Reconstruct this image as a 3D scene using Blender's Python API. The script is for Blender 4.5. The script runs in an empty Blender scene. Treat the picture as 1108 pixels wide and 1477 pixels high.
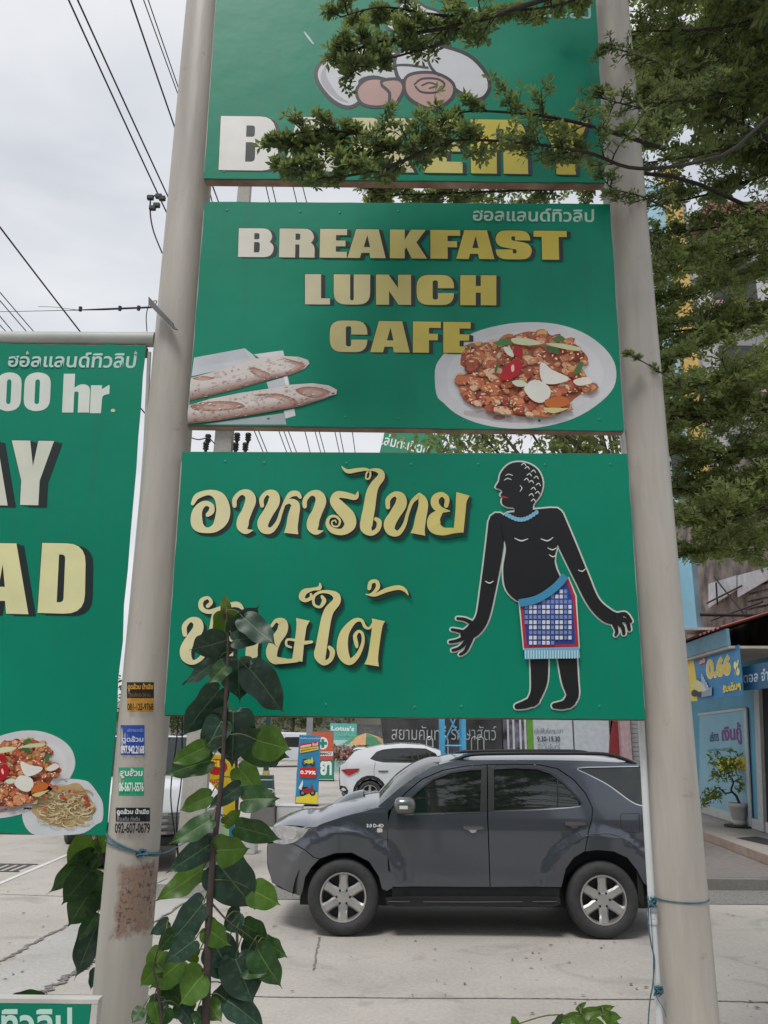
import bpy, bmesh, math, random
from mathutils import Vector, Matrix
from mathutils.geometry import tessellate_polygon
R = math.radians
rng = random.Random(7)
SC = bpy.context.scene
COL = SC.collection

# ------------------------------------------------------------------ camera
F, CX, CY = 1150.0, 554.0, 738.5          # focal length and centre in pixels of the 1108 x 1477 photograph
PITCH, ROLL, CAM_H = R(15.37), 0.011, 2.1
CAM = Vector((0, 0, CAM_H))
_f = Vector((0, math.cos(PITCH), math.sin(PITCH)))
_u0 = Vector((0, -math.sin(PITCH), math.cos(PITCH)))
_r0 = Vector((1, 0, 0))
_u = _u0 * math.cos(ROLL) - _r0 * math.sin(ROLL)
_r = _r0 * math.cos(ROLL) + _u0 * math.sin(ROLL)
cd = bpy.data.cameras.new('camera')
cam = bpy.data.objects.new('camera', cd)
COL.objects.link(cam)
cd.sensor_fit = 'HORIZONTAL'
cd.sensor_width = 36.0
cd.lens = 36.0 * F / 1108.0
cd.clip_start, cd.clip_end = 0.05, 2000
cam.matrix_world = Matrix(((_r.x, _u.x, -_f.x, 0), (_r.y, _u.y, -_f.y, 0), (_r.z, _u.z, -_f.z, CAM_H), (0, 0, 0, 1)))
SC.camera = cam

# ------------------------------------------------------------------ sky, sun, exposure
SUN_EL, SUN_AZ = R(62), R(205)            # azimuth clockwise from +Y (the view direction)
wd = bpy.data.worlds.new('World')
SC.world = wd
wd.use_nodes = True
nt = wd.node_tree
N, L = nt.nodes, nt.links
bg = N['Background']
sky = N.new('ShaderNodeTexSky')
sky.sky_type = 'NISHITA'
sky.sun_disc = False
sky.sun_elevation = SUN_EL
sky.sun_rotation = SUN_AZ
tc = N.new('ShaderNodeTexCoord')
mp = N.new('ShaderNodeMapping')
mp.inputs['Scale'].default_value = (1.1, 1.1, 2.6)
nz = N.new('ShaderNodeTexNoise')
nz.inputs['Scale'].default_value = 2.1
nz.inputs['Detail'].default_value = 5
nz.inputs['Roughness'].default_value = 0.5
nz.inputs['Distortion'].default_value = 0.25
cr = N.new('ShaderNodeValToRGB')
cr.color_ramp.elements[0].position = 0.36
cr.color_ramp.elements[0].color = (6.1, 6.45, 7.1, 1)
cr.color_ramp.elements[1].position = 0.66
cr.color_ramp.elements[1].color = (8.7, 8.8, 9.0, 1)
mx = N.new('ShaderNodeMix')
mx.data_type = 'RGBA'
mx.inputs[0].default_value = 0.94
L.new(tc.outputs['Generated'], mp.inputs['Vector'])
L.new(mp.outputs['Vector'], nz.inputs['Vector'])
L.new(nz.outputs['Fac'], cr.inputs['Fac'])
L.new(sky.outputs['Color'], mx.inputs[6])
L.new(cr.outputs['Color'], mx.inputs[7])
L.new(mx.outputs[2], bg.inputs['Color'])
bg.inputs['Strength'].default_value = 0.094
sd = bpy.data.lights.new('sun', 'SUN')
sd.energy = 1.9
sd.angle = R(16)
sd.color = (1.0, 0.96, 0.9)
sun = bpy.data.objects.new('sun', sd)
COL.objects.link(sun)
sdir = Vector((math.sin(SUN_AZ) * math.cos(SUN_EL), math.cos(SUN_AZ) * math.cos(SUN_EL), math.sin(SUN_EL)))
sun.rotation_euler = (-sdir).to_track_quat('-Z', 'Y').to_euler()
sun.location = (0, 0, 30)
vs = SC.view_settings
vs.view_transform = 'Standard'
vs.look = 'None'
vs.gamma = 1.0
vs.exposure = 0.15
vs.use_curve_mapping = False
SC.cycles.use_denoising = True
SC.cycles.max_bounces = 8
SC.cycles.transparent_max_bounces = 8

# ------------------------------------------------------------------ helpers
def ray(px, py):
    return (_r * ((px - CX) / F) + _u * ((CY - py) / F) + _f)
def P(px, py, Y):                         # where the sight line of a pixel meets the upright plane y = Y
    d = ray(px, py)
    return CAM + d * (Y / d.y)
def G(px, py, z=0.0):                     # where it meets a level plane
    d = ray(px, py)
    return CAM + d * ((z - CAM_H) / d.z)
def lin(c):
    return tuple(((v / 255.0) / 12.92 if v / 255.0 <= 0.04045 else ((v / 255.0 + 0.055) / 1.055) ** 2.4) for v in c[:3])

MATS = {}
def mat(name, col, rough=0.6, metal=0.0, var=0.12, scale=6.0, bump=0.0, bscale=40.0, spec=0.5, coat=0.0, stretch=None, col2=None, trans=0.0):
    if name in MATS:
        return MATS[name]
    m = bpy.data.materials.new(name)
    m.use_nodes = True
    t = m.node_tree
    b = t.nodes['Principled BSDF']
    b.inputs['Roughness'].default_value = rough
    b.inputs['Metallic'].default_value = metal
    b.inputs['Specular IOR Level'].default_value = spec
    b.inputs['Coat Weight'].default_value = coat
    b.inputs['Coat Roughness'].default_value = 0.06
    c = t.nodes.new('ShaderNodeTexCoord')
    vec = c.outputs['Object']
    if stretch:
        mpn = t.nodes.new('ShaderNodeMapping')
        mpn.inputs['Scale'].default_value = stretch
        t.links.new(vec, mpn.inputs['Vector'])
        vec = mpn.outputs['Vector']
    n = t.nodes.new('ShaderNodeTexNoise')
    n.inputs['Scale'].default_value = scale
    n.inputs['Detail'].default_value = 6
    n.inputs['Roughness'].default_value = 0.6
    t.links.new(vec, n.inputs['Vector'])
    r = t.nodes.new('ShaderNodeValToRGB')
    r.color_ramp.elements[0].position = 0.3
    r.color_ramp.elements[1].position = 0.7
    lo = tuple(max(0, v * (1 - var)) for v in col)
    hi = col2 if col2 else tuple(min(1, v * (1 + var)) for v in col)
    r.color_ramp.elements[0].color = (*lo, 1)
    r.color_ramp.elements[1].color = (*hi, 1)
    t.links.new(n.outputs['Fac'], r.inputs['Fac'])
    t.links.new(r.outputs['Color'], b.inputs['Base Color'])
    if bump:
        n2 = t.nodes.new('ShaderNodeTexNoise')
        n2.inputs['Scale'].default_value = bscale
        n2.inputs['Detail'].default_value = 4
        t.links.new(vec, n2.inputs['Vector'])
        bp = t.nodes.new('ShaderNodeBump')
        bp.inputs['Strength'].default_value = bump
        bp.inputs['Distance'].default_value = 0.02
        t.links.new(n2.outputs['Fac'], bp.inputs['Height'])
        t.links.new(bp.outputs['Normal'], b.inputs['Normal'])
    MATS[name] = m
    return m

def print_mat(name='printed_vinyl', rough=0.38):
    if name in MATS:
        return MATS[name]
    m = bpy.data.materials.new(name)
    m.use_nodes = True
    t = m.node_tree
    b = t.nodes['Principled BSDF']
    b.inputs['Roughness'].default_value = rough
    a = t.nodes.new('ShaderNodeAttribute')
    a.attribute_name = 'ink'
    n = t.nodes.new('ShaderNodeTexNoise')
    n.inputs['Scale'].default_value = 9
    n.inputs['Detail'].default_value = 6
    c = t.nodes.new('ShaderNodeTexCoord')
    t.links.new(c.outputs['Object'], n.inputs['Vector'])
    r = t.nodes.new('ShaderNodeMapRange')
    r.inputs[1].default_value = 0.3
    r.inputs[2].default_value = 0.7
    r.inputs[3].default_value = 0.92
    r.inputs[4].default_value = 1.04
    t.links.new(n.outputs['Fac'], r.inputs[0])
    v = t.nodes.new('ShaderNodeVectorMath')
    v.operation = 'SCALE'
    t.links.new(a.outputs['Color'], v.inputs[0])
    t.links.new(r.outputs[0], v.inputs['Scale'])
    t.links.new(v.outputs[0], b.inputs['Base Color'])
    MATS[name] = m
    return m

def basis(o):
    m = o.matrix_basis.copy()
    if o.parent:
        m = basis(o.parent) @ o.matrix_parent_inverse @ m
    return m
def link(name, me, parent=None, smooth=False):
    o = bpy.data.objects.new(name, me)
    COL.objects.link(o)
    if smooth:
        me.shade_smooth()
    if parent:
        o.parent = parent
        o.matrix_parent_inverse = basis(parent).inverted()
    return o
def tag(o, label=None, cat=None, group=None, kind=None):
    if label: o['label'] = label
    if cat: o['category'] = cat
    if group: o['group'] = group
    if kind: o['kind'] = kind
    return o
def thing(name, label, cat, loc=(0, 0, 0), rz=0.0, group=None, kind=None):
    o = bpy.data.objects.new(name, None)
    COL.objects.link(o)
    o.empty_display_size = 0.1
    o.matrix_basis = Matrix.Translation(Vector(loc)) @ Matrix.Rotation(rz, 4, 'Z')
    return tag(o, label, cat, group, kind)
def copy_tree(o, parent=None):
    c = o.copy()
    COL.objects.link(c)
    if parent: c.parent = parent
    for ch in list(o.children):
        copy_tree(ch, c)
    return c

def frame_of(d):
    d = d.normalized()
    a = Vector((0, 0, 1)) if abs(d.z) < 0.9 else Vector((1, 0, 0))
    x = d.cross(a).normalized()
    return x, d.cross(x).normalized()

class MB:                                  # collects shapes into one mesh
    def __init__(s):
        s.v, s.f, s.c = [], [], []
        s.cc = None
    def add(s, vs_, fs, col=None):
        o = len(s.v)
        s.v += [tuple(p) for p in vs_]
        s.f += [tuple(i + o for i in f) for f in fs]
        s.c += [col or s.cc or (0.8, 0.8, 0.8)] * len(fs)
        return s
    def box(s, lo, hi, M=None, bev=0.0):
        x0, y0, z0 = lo
        x1, y1, z1 = hi
        if bev:
            b = min(bev, (x1 - x0) / 2.01, (y1 - y0) / 2.01, (z1 - z0) / 2.01)
            pts, fs = [], []
            bm = bmesh.new()
            bmesh.ops.create_cube(bm, size=1.0, matrix=Matrix.Translation(((x0 + x1) / 2, (y0 + y1) / 2, (z0 + z1) / 2)) @ Matrix.Diagonal((x1 - x0, y1 - y0, z1 - z0, 1)))
            bmesh.ops.bevel(bm, geom=bm.edges[:], offset=b, segments=2, affect='EDGES', profile=0.5)
            bm.verts.index_update()
            pts = [v.co.copy() for v in bm.verts]
            fs = [tuple(v.index for v in f.verts) for f in bm.faces]
            bm.free()
        else:
            pts = [Vector(p) for p in ((x0, y0, z0), (x1, y0, z0), (x1, y1, z0), (x0, y1, z0), (x0, y0, z1), (x1, y0, z1), (x1, y1, z1), (x0, y1, z1))]
            fs = [(0, 3, 2, 1), (4, 5, 6, 7), (0, 1, 5, 4), (1, 2, 6, 5), (2, 3, 7, 6), (3, 0, 4, 7)]
        if M is not None:
            pts = [M @ p for p in pts]
        return s.add(pts, fs)
    def tube(s, pts, rad, n=8, cap=True):
        pts = [Vector(p) for p in pts]
        if not hasattr(rad, '__len__'):
            rad = [rad] * len(pts)
        vs_, fs = [], []
        x = None
        for i, p in enumerate(pts):
            d = (pts[min(i + 1, len(pts) - 1)] - pts[max(i - 1, 0)])
            if d.length < 1e-9: d = Vector((0, 0, 1))
            d.normalize()
            if x is None:
                x, y = frame_of(d)
            else:
                x = (x - d * x.dot(d)).normalized()
                y = d.cross(x)
            for k in range(n):
                a = 2 * math.pi * k / n
                vs_.append(p + (x * math.cos(a) + y * math.sin(a)) * rad[i])
        for i in range(len(pts) - 1):
            for k in range(n):
                k2 = (k + 1) % n
                fs.append((i * n + k, i * n + k2, (i + 1) * n + k2, (i + 1) * n + k))
        if cap:
            fs.append(tuple(range(n - 1, -1, -1)))
            fs.append(tuple((len(pts) - 1) * n + k for k in range(n)))
        return s.add(vs_, fs)
    def lathe(s, prof, c=(0, 0, 0), n=24, axis='Z'):   # prof: (radius, height)
        vs_, fs = [], []
        c = Vector(c)
        for r_, h in prof:
            for k in range(n):
                a = 2 * math.pi * k / n
                if axis == 'Z': p = Vector((r_ * math.cos(a), r_ * math.sin(a), h))
                else: p = Vector((r_ * math.cos(a), h, r_ * math.sin(a)))
                vs_.append(c + p)
        for i in range(len(prof) - 1):
            for k in range(n):
                k2 = (k + 1) % n
                fs.append((i * n + k, i * n + k2, (i + 1) * n + k2, (i + 1) * n + k))
        return s.add(vs_, fs)
    def prism(s, poly, y0, y1, M=None):    # polygon in x-z, extruded along y
        n = len(poly)
        vs_ = [Vector((p[0], y0, p[1])) for p in poly] + [Vector((p[0], y1, p[1])) for p in poly]
        tr = tessellate_polygon([[Vector((p[0], p[1], 0)) for p in poly]])
        fs = [tuple(t) for t in tr] + [tuple(i + n for i in t[::-1]) for t in tr]
        fs += [(i, (i + 1) % n, (i + 1) % n + n, i + n) for i in range(n)]
        if M is not None: vs_ = [M @ v for v in vs_]
        return s.add(vs_, fs)
    def mesh(s, name, m=None, ink=False, fix=True):
        me = bpy.data.meshes.new(name)
        me.from_pydata(s.v, [], s.f)
        if ink:
            at = me.attributes.new('ink', 'FLOAT_COLOR', 'FACE')
            for i, c in enumerate(s.c):
                at.data[i].color = (*c, 1)
        if fix and not ink:
            bm = bmesh.new()
            bm.from_mesh(me)
            bmesh.ops.recalc_face_normals(bm, faces=bm.faces[:])
            bm.to_mesh(me)
            bm.free()
        if m: me.materials.append(m)
        me.update()
        return me
    def build(s, name, m, parent=None, smooth=False, ink=False, angle=None, label=None):
        me = s.mesh(name, m, ink)
        o = link(name, me, parent, smooth)
        if angle:
            me.shade_smooth()
            try: me.set_sharp_from_angle(angle=R(angle))
            except Exception: pass
        if label: o['label'] = label
        return o

def spline(pts, n=6):                      # Catmull-Rom through tuples of any size
    out = []
    k = len(pts)
    for i in range(k - 1):
        p0, p1, p2, p3 = pts[max(i - 1, 0)], pts[i], pts[i + 1], pts[min(i + 2, k - 1)]
        for j in range(n):
            t = j / n
            out.append(tuple(0.5 * (2 * b + (c - a) * t + (2 * a - 5 * b + 4 * c - d) * t * t + (-a + 3 * b - 3 * c + d) * t ** 3) for a, b, c, d in zip(p0, p1, p2, p3)))
    out.append(tuple(pts[-1]))
    return out
def closed(pts, n=5):
    k = len(pts)
    out = []
    for i in range(k):
        p0, p1, p2, p3 = pts[i - 1], pts[i], pts[(i + 1) % k], pts[(i + 2) % k]
        for j in range(n):
            t = j / n
            out.append(tuple(0.5 * (2 * b + (c - a) * t + (2 * a - 5 * b + 4 * c - d) * t * t + (-a + 3 * b - 3 * c + d) * t ** 3) for a, b, c, d in zip(p0, p1, p2, p3)))
    return out
def rounded(pts, n=5):                     # polygon points (x, y[, radius]) with rounded corners
    out = []
    k = len(pts)
    for i, p in enumerate(pts):
        r_ = p[2] if len(p) > 2 else 0
        b = Vector(p[:2])
        if not r_:
            out.append(tuple(b))
            continue
        a, c = Vector(pts[i - 1][:2]), Vector(pts[(i + 1) % k][:2])
        d1, d2 = (a - b), (c - b)
        l = min(r_, d1.length * 0.98, d2.length * 0.98)
        s0, s1 = b + d1.normalized() * l, b + d2.normalized() * l
        for j in range(n + 1):
            t = j / n
            out.append(tuple(s0 * (1 - t) ** 2 + b * 2 * t * (1 - t) + s1 * t * t))
    return out
def ellipse(cx, cy, rx, ry, n=20, rot=0.0, jit=0.0, rg=None):
    o = []
    for k in range(n):
        a = 2 * math.pi * k / n
        q = 1 + (rg or rng).uniform(-jit, jit) if jit else 1
        x, y = rx * q * math.cos(a), ry * q * math.sin(a)
        o.append((cx + x * math.cos(rot) - y * math.sin(rot), cy + x * math.sin(rot) + y * math.cos(rot)))
    return o
def ribbon(pts, n=6):                      # centre line (x, y, width) -> outline
    q = spline(pts, n)
    L_, R_ = [], []
    for i, p in enumerate(q):
        a, b = q[max(i - 1, 0)], q[min(i + 1, len(q) - 1)]
        dx, dy = b[0] - a[0], b[1] - a[1]
        l = math.hypot(dx, dy) or 1
        w = max(p[2], 0.5) / 2
        L_.append((p[0] - dy / l * w, p[1] + dx / l * w))
        R_.append((p[0] + dy / l * w, p[1] - dx / l * w))
    return L_, R_

class Print:                               # flat print: coloured shapes stacked a hair apart on a surface
    def __init__(s, surf, eps=0.00012, start=0):
        s.m, s.surf, s.eps, s.k = MB(), surf, eps, start
    def place(s, p):
        return s.surf(p[0], p[1], s.k * s.eps + 0.0006)
    def poly(s, pts, col, holes=()):
        s.k += 1
        loops = [list(pts)] + [list(h) for h in holes]
        flat = [p for l in loops for p in l]
        tr = tessellate_polygon([[Vector((p[0], p[1], 0)) for p in l] for l in loops])
        c = col if callable(col) else None
        vs_ = [s.place(p) for p in flat]
        fs = []
        for t in tr:
            a, b, d = (flat[i] for i in t)
            cr_ = (b[0] - a[0]) * (d[1] - a[1]) - (b[1] - a[1]) * (d[0] - a[0])
            fs.append(tuple(t) if cr_ < 0 else tuple(t[::-1]))
        for f in fs:
            s.m.add([vs_[i] for i in f], [(0, 1, 2)], c(sum(flat[i][0] for i in f) / 3, sum(flat[i][1] for i in f) / 3) if c else col)
        return s
    def stroke(s, pts, col, n=6, cap=9.5):
        s.k += 1
        A, B = ribbon(pts, n)
        c = col if callable(col) else None
        for i in range(len(A) - 1):
            q = [A[i], A[i + 1], B[i + 1], B[i]]
            s.m.add([s.place(p) for p in q], [(0, 1, 2, 3)], c(q[0][0], q[0][1]) if c else col)
        s.k += 1
        for e, w in ((pts[0], pts[0][2]), (pts[-1], pts[-1][2])):
            if 1.2 < w < cap: s.poly(ellipse(e[0], e[1], w / 2 * .98, w / 2 * .98, 10), c(e[0], e[1]) if c else col)
        return s
    def text(s, body, quad, col, bold=0.0, skew=0.0):   # quad: tl, tr, br, bl of the tight box round the ink
        vs_, fs = text_mesh(body, bold)
        x0, x1 = min(v[0] for v in vs_), max(v[0] for v in vs_)
        y0, y1 = min(v[1] for v in vs_), max(v[1] for v in vs_)
        tl, tr, br, bl = [Vector(q) for q in quad]
        c = col if callable(col) else None
        pts = []
        for v in vs_:
            u, w = (v[0] - x0) / (x1 - x0), (y1 - v[1]) / (y1 - y0)
            pts.append((tl * (1 - u) + tr * u) * (1 - w) + (bl * (1 - u) + br * u) * w)
        for island in fs:
            s.k += 1
            k0 = s.k
            for j, f in enumerate(island):
                q = [pts[i] for i in f]
                s.k = k0 + (j % 32) * (0.000005 / s.eps)
                s.m.add([s.place(p) for p in q], [tuple(range(len(q)))], c(q[0][0], q[0][1]) if c else col)
            s.k = k0 + 0.00016 / s.eps
        return s
    def build(s, name, parent, m=None, label=None):
        return s.m.build(name, m or print_mat(), parent, ink=True, label=label)

TXT = {}
def text_mesh(body, bold):
    key = (body, bold)
    if key in TXT: return TXT[key]
    c = bpy.data.curves.new('lettering', 'FONT')
    c.body = body
    c.dimensions = '2D'
    c.fill_mode = 'FRONT'
    c.resolution_u = 3
    c.offset = bold
    o = bpy.data.objects.new('lettering', c)
    COL.objects.link(o)
    bpy.context.view_layer.update()
    me = bpy.data.meshes.new_from_object(o.evaluated_get(bpy.context.evaluated_depsgraph_get()))
    bpy.data.objects.remove(o)
    vs_ = [tuple(v.co) for v in me.vertices]
    par = list(range(len(vs_)))
    def find(a):
        while par[a] != a:
            par[a] = par[par[a]]
            a = par[a]
        return a
    for p in me.polygons:
        q = list(p.vertices)
        for b in q[1:]: par[find(q[0])] = find(b)
    isl = {}
    for p in me.polygons:
        isl.setdefault(find(p.vertices[0]), []).append(tuple(p.vertices))
    TXT[key] = (vs_, list(isl.values()))
    bpy.data.meshes.remove(me)
    bpy.data.curves.remove(c)
    return TXT[key]

GL = {  # heavy poster capitals, height 100
 'B': (122, [(0,0),(116,0,34),(116,38,14),(107,47),(122,56,14),(122,100,34),(0,100)], [[(54,17),(72,17,6),(72,38,6),(54,38)], [(54,48),(74,48,8),(74,84,8),(54,84)]]),
 'R': (119, [(0,0),(116,0,34),(116,40,14),(106,49),(119,58,14),(119,100),(68,100),(68,55,4),(54,55),(54,100),(0,100)], [[(54,17),(70,17,6),(70,39,6),(54,39)]]),
 'E': (91, [(0,0),(91,0),(91,21),(54,21),(54,40),(86,40),(86,60),(54,60),(54,79),(91,79),(91,100),(0,100)], []),
 'A': (132, [(29,0),(107,0),(132,100),(79,100),(76,82),(48,82),(43,100),(0,100)], [[(68,20),(78,62),(56,62)]]),
 'K': (130, [(0,0),(52,0),(52,36),(74,0),(126,0),(93,44),(130,100),(76,100),(58,62),(52,70),(52,100),(0,100)], []),
 'F': (94, [(0,0),(94,0),(94,20),(54,20),(54,39),(84,39),(84,60),(54,60),(54,100),(0,100)], []),
 'S': (114, [(62,34),(62,20,5),(50,20,5),(50,34,5),(114,46,26),(114,100,34),(0,100,34),(0,66),(54,66),(54,80,5),(66,80,5),(66,66,5),(0,54,26),(0,0,34),(110,0,34),(110,34)], []),
 'T': (106, [(0,0),(106,0),(106,21),(80,21),(80,100),(26,100),(26,21),(0,21)], []),
 'L': (84, [(0,0),(54,0),(54,80),(84,80),(84,100),(0,100)], []),
 'U': (120, [(0,0),(54,0),(54,86,6),(66,86,6),(66,0),(120,0),(120,100,40),(0,100,40)], []),
 'N': (118, [(0,0),(42,0),(74,44),(74,0),(118,0),(118,100),(76,100),(44,54),(44,100),(0,100)], []),
 'C': (126, [(0,0,40),(126,0,40),(126,44),(72,44),(72,18,8),(54,18,8),(54,82,8),(72,82,8),(72,60),(126,60),(126,100,40),(0,100,40)], []),
 'H': (116, [(0,0),(50,0),(50,36),(66,36),(66,0),(116,0),(116,100),(66,100),(66,58),(50,58),(50,100),(0,100)], []),
 'Y': (130, [(0,0),(54,0),(66,34),(78,0),(130,0),(92,62),(92,100),(40,100),(40,62)], []),
 'y': (60, [(0,0),(27,0),(33,40),(39,0),(62,0),(44,62),(44,100),(17,100),(17,62)], []),
 'a': (66, [(14,0),(48,0),(66,100),(38,100),(36,82),(26,82),(24,100),(0,100)], [[(31,30),(35,62),(27,62)]]),
 'D': (63, [(0,0),(63,0,28),(63,100,28),(0,100)], [[(25,16),(34,16,6),(34,84,6),(25,84)]]),
 '0': (56, [(0,0,30),(56,0,30),(56,100,30),(0,100,30)], [[(23,18,7),(33,18,7),(33,82,7),(23,82,7)]]),
 'h': (62, [(0,0),(26,0),(26,36),(38,27,8),(62,27,18),(62,100),(36,100),(36,46,4),(26,46,4),(26,100),(0,100)], []),
 'r': (44, [(0,28),(26,28),(26,38),(44,26,4),(44,50),(28,54,8),(26,100),(0,100)], []),
 '.': (16, [(0,88),(14,88),(14,100),(0,100)], []),
}
def heavy(pr, ch, tl, tr, br, bl, col, sh=(6, 1.6), edge=0.7, dark=(0.012, 0.022, 0.022)):
    w, out, holes = GL[ch]
    tl, tr, br, bl = [Vector(q) for q in (tl, tr, br, bl)]
    def mp_(p):
        u, v = p[0] / w, p[1] / 100
        return (tl * (1 - u) + tr * u) * (1 - v) + (bl * (1 - u) + br * u) * v
    o = [tuple(mp_(p)) for p in rounded(out)]
    hs = [[tuple(mp_(p)) for p in rounded(h)] for h in holes]
    if sh:
        for q in ((-edge, -edge), (edge, edge), (sh[0] / 2, sh[1] / 2), sh):
            pr.poly([(p[0] + q[0], p[1] + q[1]) for p in o], dark, [[(p[0] + q[0], p[1] + q[1]) for p in h] for h in hs] if q == sh or q == (-edge, -edge) else [])
        for h in hs:     # the ground showing through the counters, then the shade in them
            pass
    pr.poly(o, col, hs)
# ------------------------------------------------------------------ sign posts
YS, YP, RP = 2.84, 2.955, 0.0885
def post_axis(a, b):
    A, B = P(*a, YP), P(*b, YP)
    k = (B.x - A.x) / (B.z - A.z)
    return lambda z: A.x + k * (z - A.z)
AXL = post_axis((173.5, 1440), (289, 100))
AXR = post_axis((994, 1440), (885.5, 100))
def on_post(ax):                           # pixel -> point on a post's painted skin, d metres proud
    def f(px, py, d):
        rd = ray(px, py)
        t = (YP - 0.05) / rd.y
        for _ in range(3):
            z = CAM_H + rd.z * t
            x0 = ax(z)
            a = rd.x ** 2 + rd.y ** 2
            b = -2 * (rd.x * x0 + rd.y * YP)
            c = x0 ** 2 + YP ** 2 - (RP + d) ** 2
            q = b * b - 4 * a * c
            t = (-b - math.sqrt(max(q, 0))) / (2 * a)
        return CAM + rd * t
    return f
SL_, SR_ = on_post(AXL), on_post(AXR)

def post_mat(name, rust=None):
    m = mat(name, (0.42, 0.392, 0.352), rough=0.45, var=0.15, scale=3.2, stretch=(4, 4, 0.5), bump=0.08, bscale=12)
    t = m.node_tree
    b = t.nodes['Principled BSDF']
    base = b.inputs['Base Color'].links[0].from_socket
    c = t.nodes.new('ShaderNodeTexCoord')
    n = t.nodes.new('ShaderNodeTexNoise')
    n.inputs['Scale'].default_value = 13
    n.inputs['Detail'].default_value = 8
    n.inputs['Roughness'].default_value = 0.7
    t.links.new(c.outputs['Object'], n.inputs['Vector'])
    r = t.nodes.new('ShaderNodeMapRange')
    r.inputs[1].default_value = 0.635
    r.inputs[2].default_value = 0.76
    r.inputs[4].default_value = 0.75
    t.links.new(n.outputs['Fac'], r.inputs[0])
    fac = r.outputs[0]
    if rust:
        geo = t.nodes.new('ShaderNodeSeparateXYZ')
        t.links.new(c.outputs['Object'], geo.inputs[0])
        def band(sock, lo, hi, soft):
            o = []
            for e, s in ((lo, 1), (hi, -1)):
                q = t.nodes.new('ShaderNodeMapRange')
                q.inputs[1].default_value = e - soft * (s > 0) if s > 0 else e + soft
                q.inputs[2].default_value = e if s > 0 else e
                t.links.new(sock, q.inputs[0])
                o.append(q.outputs[0])
            w = t.nodes.new('ShaderNodeMath')
            w.operation = 'MULTIPLY'
            t.links.new(o[0], w.inputs[0])
            t.links.new(o[1], w.inputs[1])
            return w.outputs[0]
        n2 = t.nodes.new('ShaderNodeTexNoise')
        n2.inputs['Scale'].default_value = 60
        n2.inputs['Detail'].default_value = 7
        mp2 = t.nodes.new('ShaderNodeMapping')
        mp2.inputs['Scale'].default_value = (1, 1, 0.35)
        t.links.new(c.outputs['Object'], mp2.inputs['Vector'])
        t.links.new(mp2.outputs[0], n2.inputs['Vector'])
        wob = t.nodes.new('ShaderNodeTexNoise')
        wob.inputs['Scale'].default_value = 28
        wob.inputs['Detail'].default_value = 5
        t.links.new(c.outputs['Object'], wob.inputs['Vector'])
        sh_ = []
        for ax_, amt in (('Z', .07), ('X', .045)):
            m1 = t.nodes.new('ShaderNodeMath'); m1.operation = 'MULTIPLY_ADD'
            t.links.new(wob.outputs['Fac'], m1.inputs[0])
            m1.inputs[1].default_value = amt
            t.links.new(geo.outputs[ax_], m1.inputs[2])
            m2 = t.nodes.new('ShaderNodeMath'); m2.operation = 'SUBTRACT'
            t.links.new(m1.outputs[0], m2.inputs[0]); m2.inputs[1].default_value = amt / 2
            sh_.append(m2.outputs[0])
        bz = band(sh_[0], rust[2] + .012, rust[3] - .012, 0.02)
        bx = band(sh_[1], rust[0] + .01, rust[1] - .008, 0.02)
        w = t.nodes.new('ShaderNodeMath')
        w.operation = 'MULTIPLY'
        t.links.new(bz, w.inputs[0])
        t.links.new(bx, w.inputs[1])
        rr = t.nodes.new('ShaderNodeMapRange')
        rr.inputs[1].default_value = 0.1
        rr.inputs[2].default_value = 0.45
        rr.inputs[4].default_value = 0.9
        t.links.new(n2.outputs['Fac'], rr.inputs[0])
        w2 = t.nodes.new('ShaderNodeMath')
        w2.operation = 'MULTIPLY'
        t.links.new(w.outputs[0], w2.inputs[0])
        t.links.new(rr.outputs[0], w2.inputs[1])
        w3 = t.nodes.new('ShaderNodeMath')
        w3.operation = 'MAXIMUM'
        t.links.new(w2.outputs[0], w3.inputs[0])
        t.links.new(fac, w3.inputs[1])
        fac = w3.outputs[0]
    n3 = t.nodes.new('ShaderNodeTexNoise')
    n3.inputs['Scale'].default_value = 90
    n3.inputs['Detail'].default_value = 5
    t.links.new(c.outputs['Object'], n3.inputs['Vector'])
    rc = t.nodes.new('ShaderNodeValToRGB')
    rc.color_ramp.elements[0].position = 0.36
    rc.color_ramp.elements[0].color = (0.045, 0.02, 0.012, 1)
    rc.color_ramp.elements[1].position = 0.46
    rc.color_ramp.elements[1].color = (0.24, 0.15, 0.11, 1)
    t.links.new(n3.outputs['Fac'], rc.inputs['Fac'])
    mxn = t.nodes.new('ShaderNodeMix')
    mxn.data_type = 'RGBA'
    t.links.new(fac, mxn.inputs[0])
    t.links.new(base, mxn.inputs[6])
    t.links.new(rc.outputs['Color'], mxn.inputs[7])
    t.links.new(mxn.outputs[2], b.inputs['Base Color'])
    return m
def post(name_label, ax, m, cat='post'):
    z0, z1 = 0.0, 5.75
    o = thing('sign_post', name_label, cat, (ax(z0), YP, z0))
    b = MB()
    zs = [z0 + (z1 - z0) * i / 23 for i in range(24)]
    b.tube([(ax(z), YP, z) for z in zs], RP, n=56)
    b.tube([(ax(0), YP, 0.0), (ax(0), YP, 0.02)], 0.17, n=24)
    b.build('steel_pipe', m, o, angle=50)
    return o
rz0, rz1 = SL_(190, 1350, 0).z, SL_(190, 1246, 0).z
rx0, rx1 = SL_(168, 1300, 0).x, SL_(226, 1300, 0).x
PL = post('cream painted steel pipe post with stickers, blue string and a rust patch', AXL, post_mat('post_paint_rusty', (rx0, rx1, rz0, rz1)))
PRT = post('cream painted steel pipe post at right with a white conduit tied to it', AXR, post_mat('post_paint'))

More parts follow.
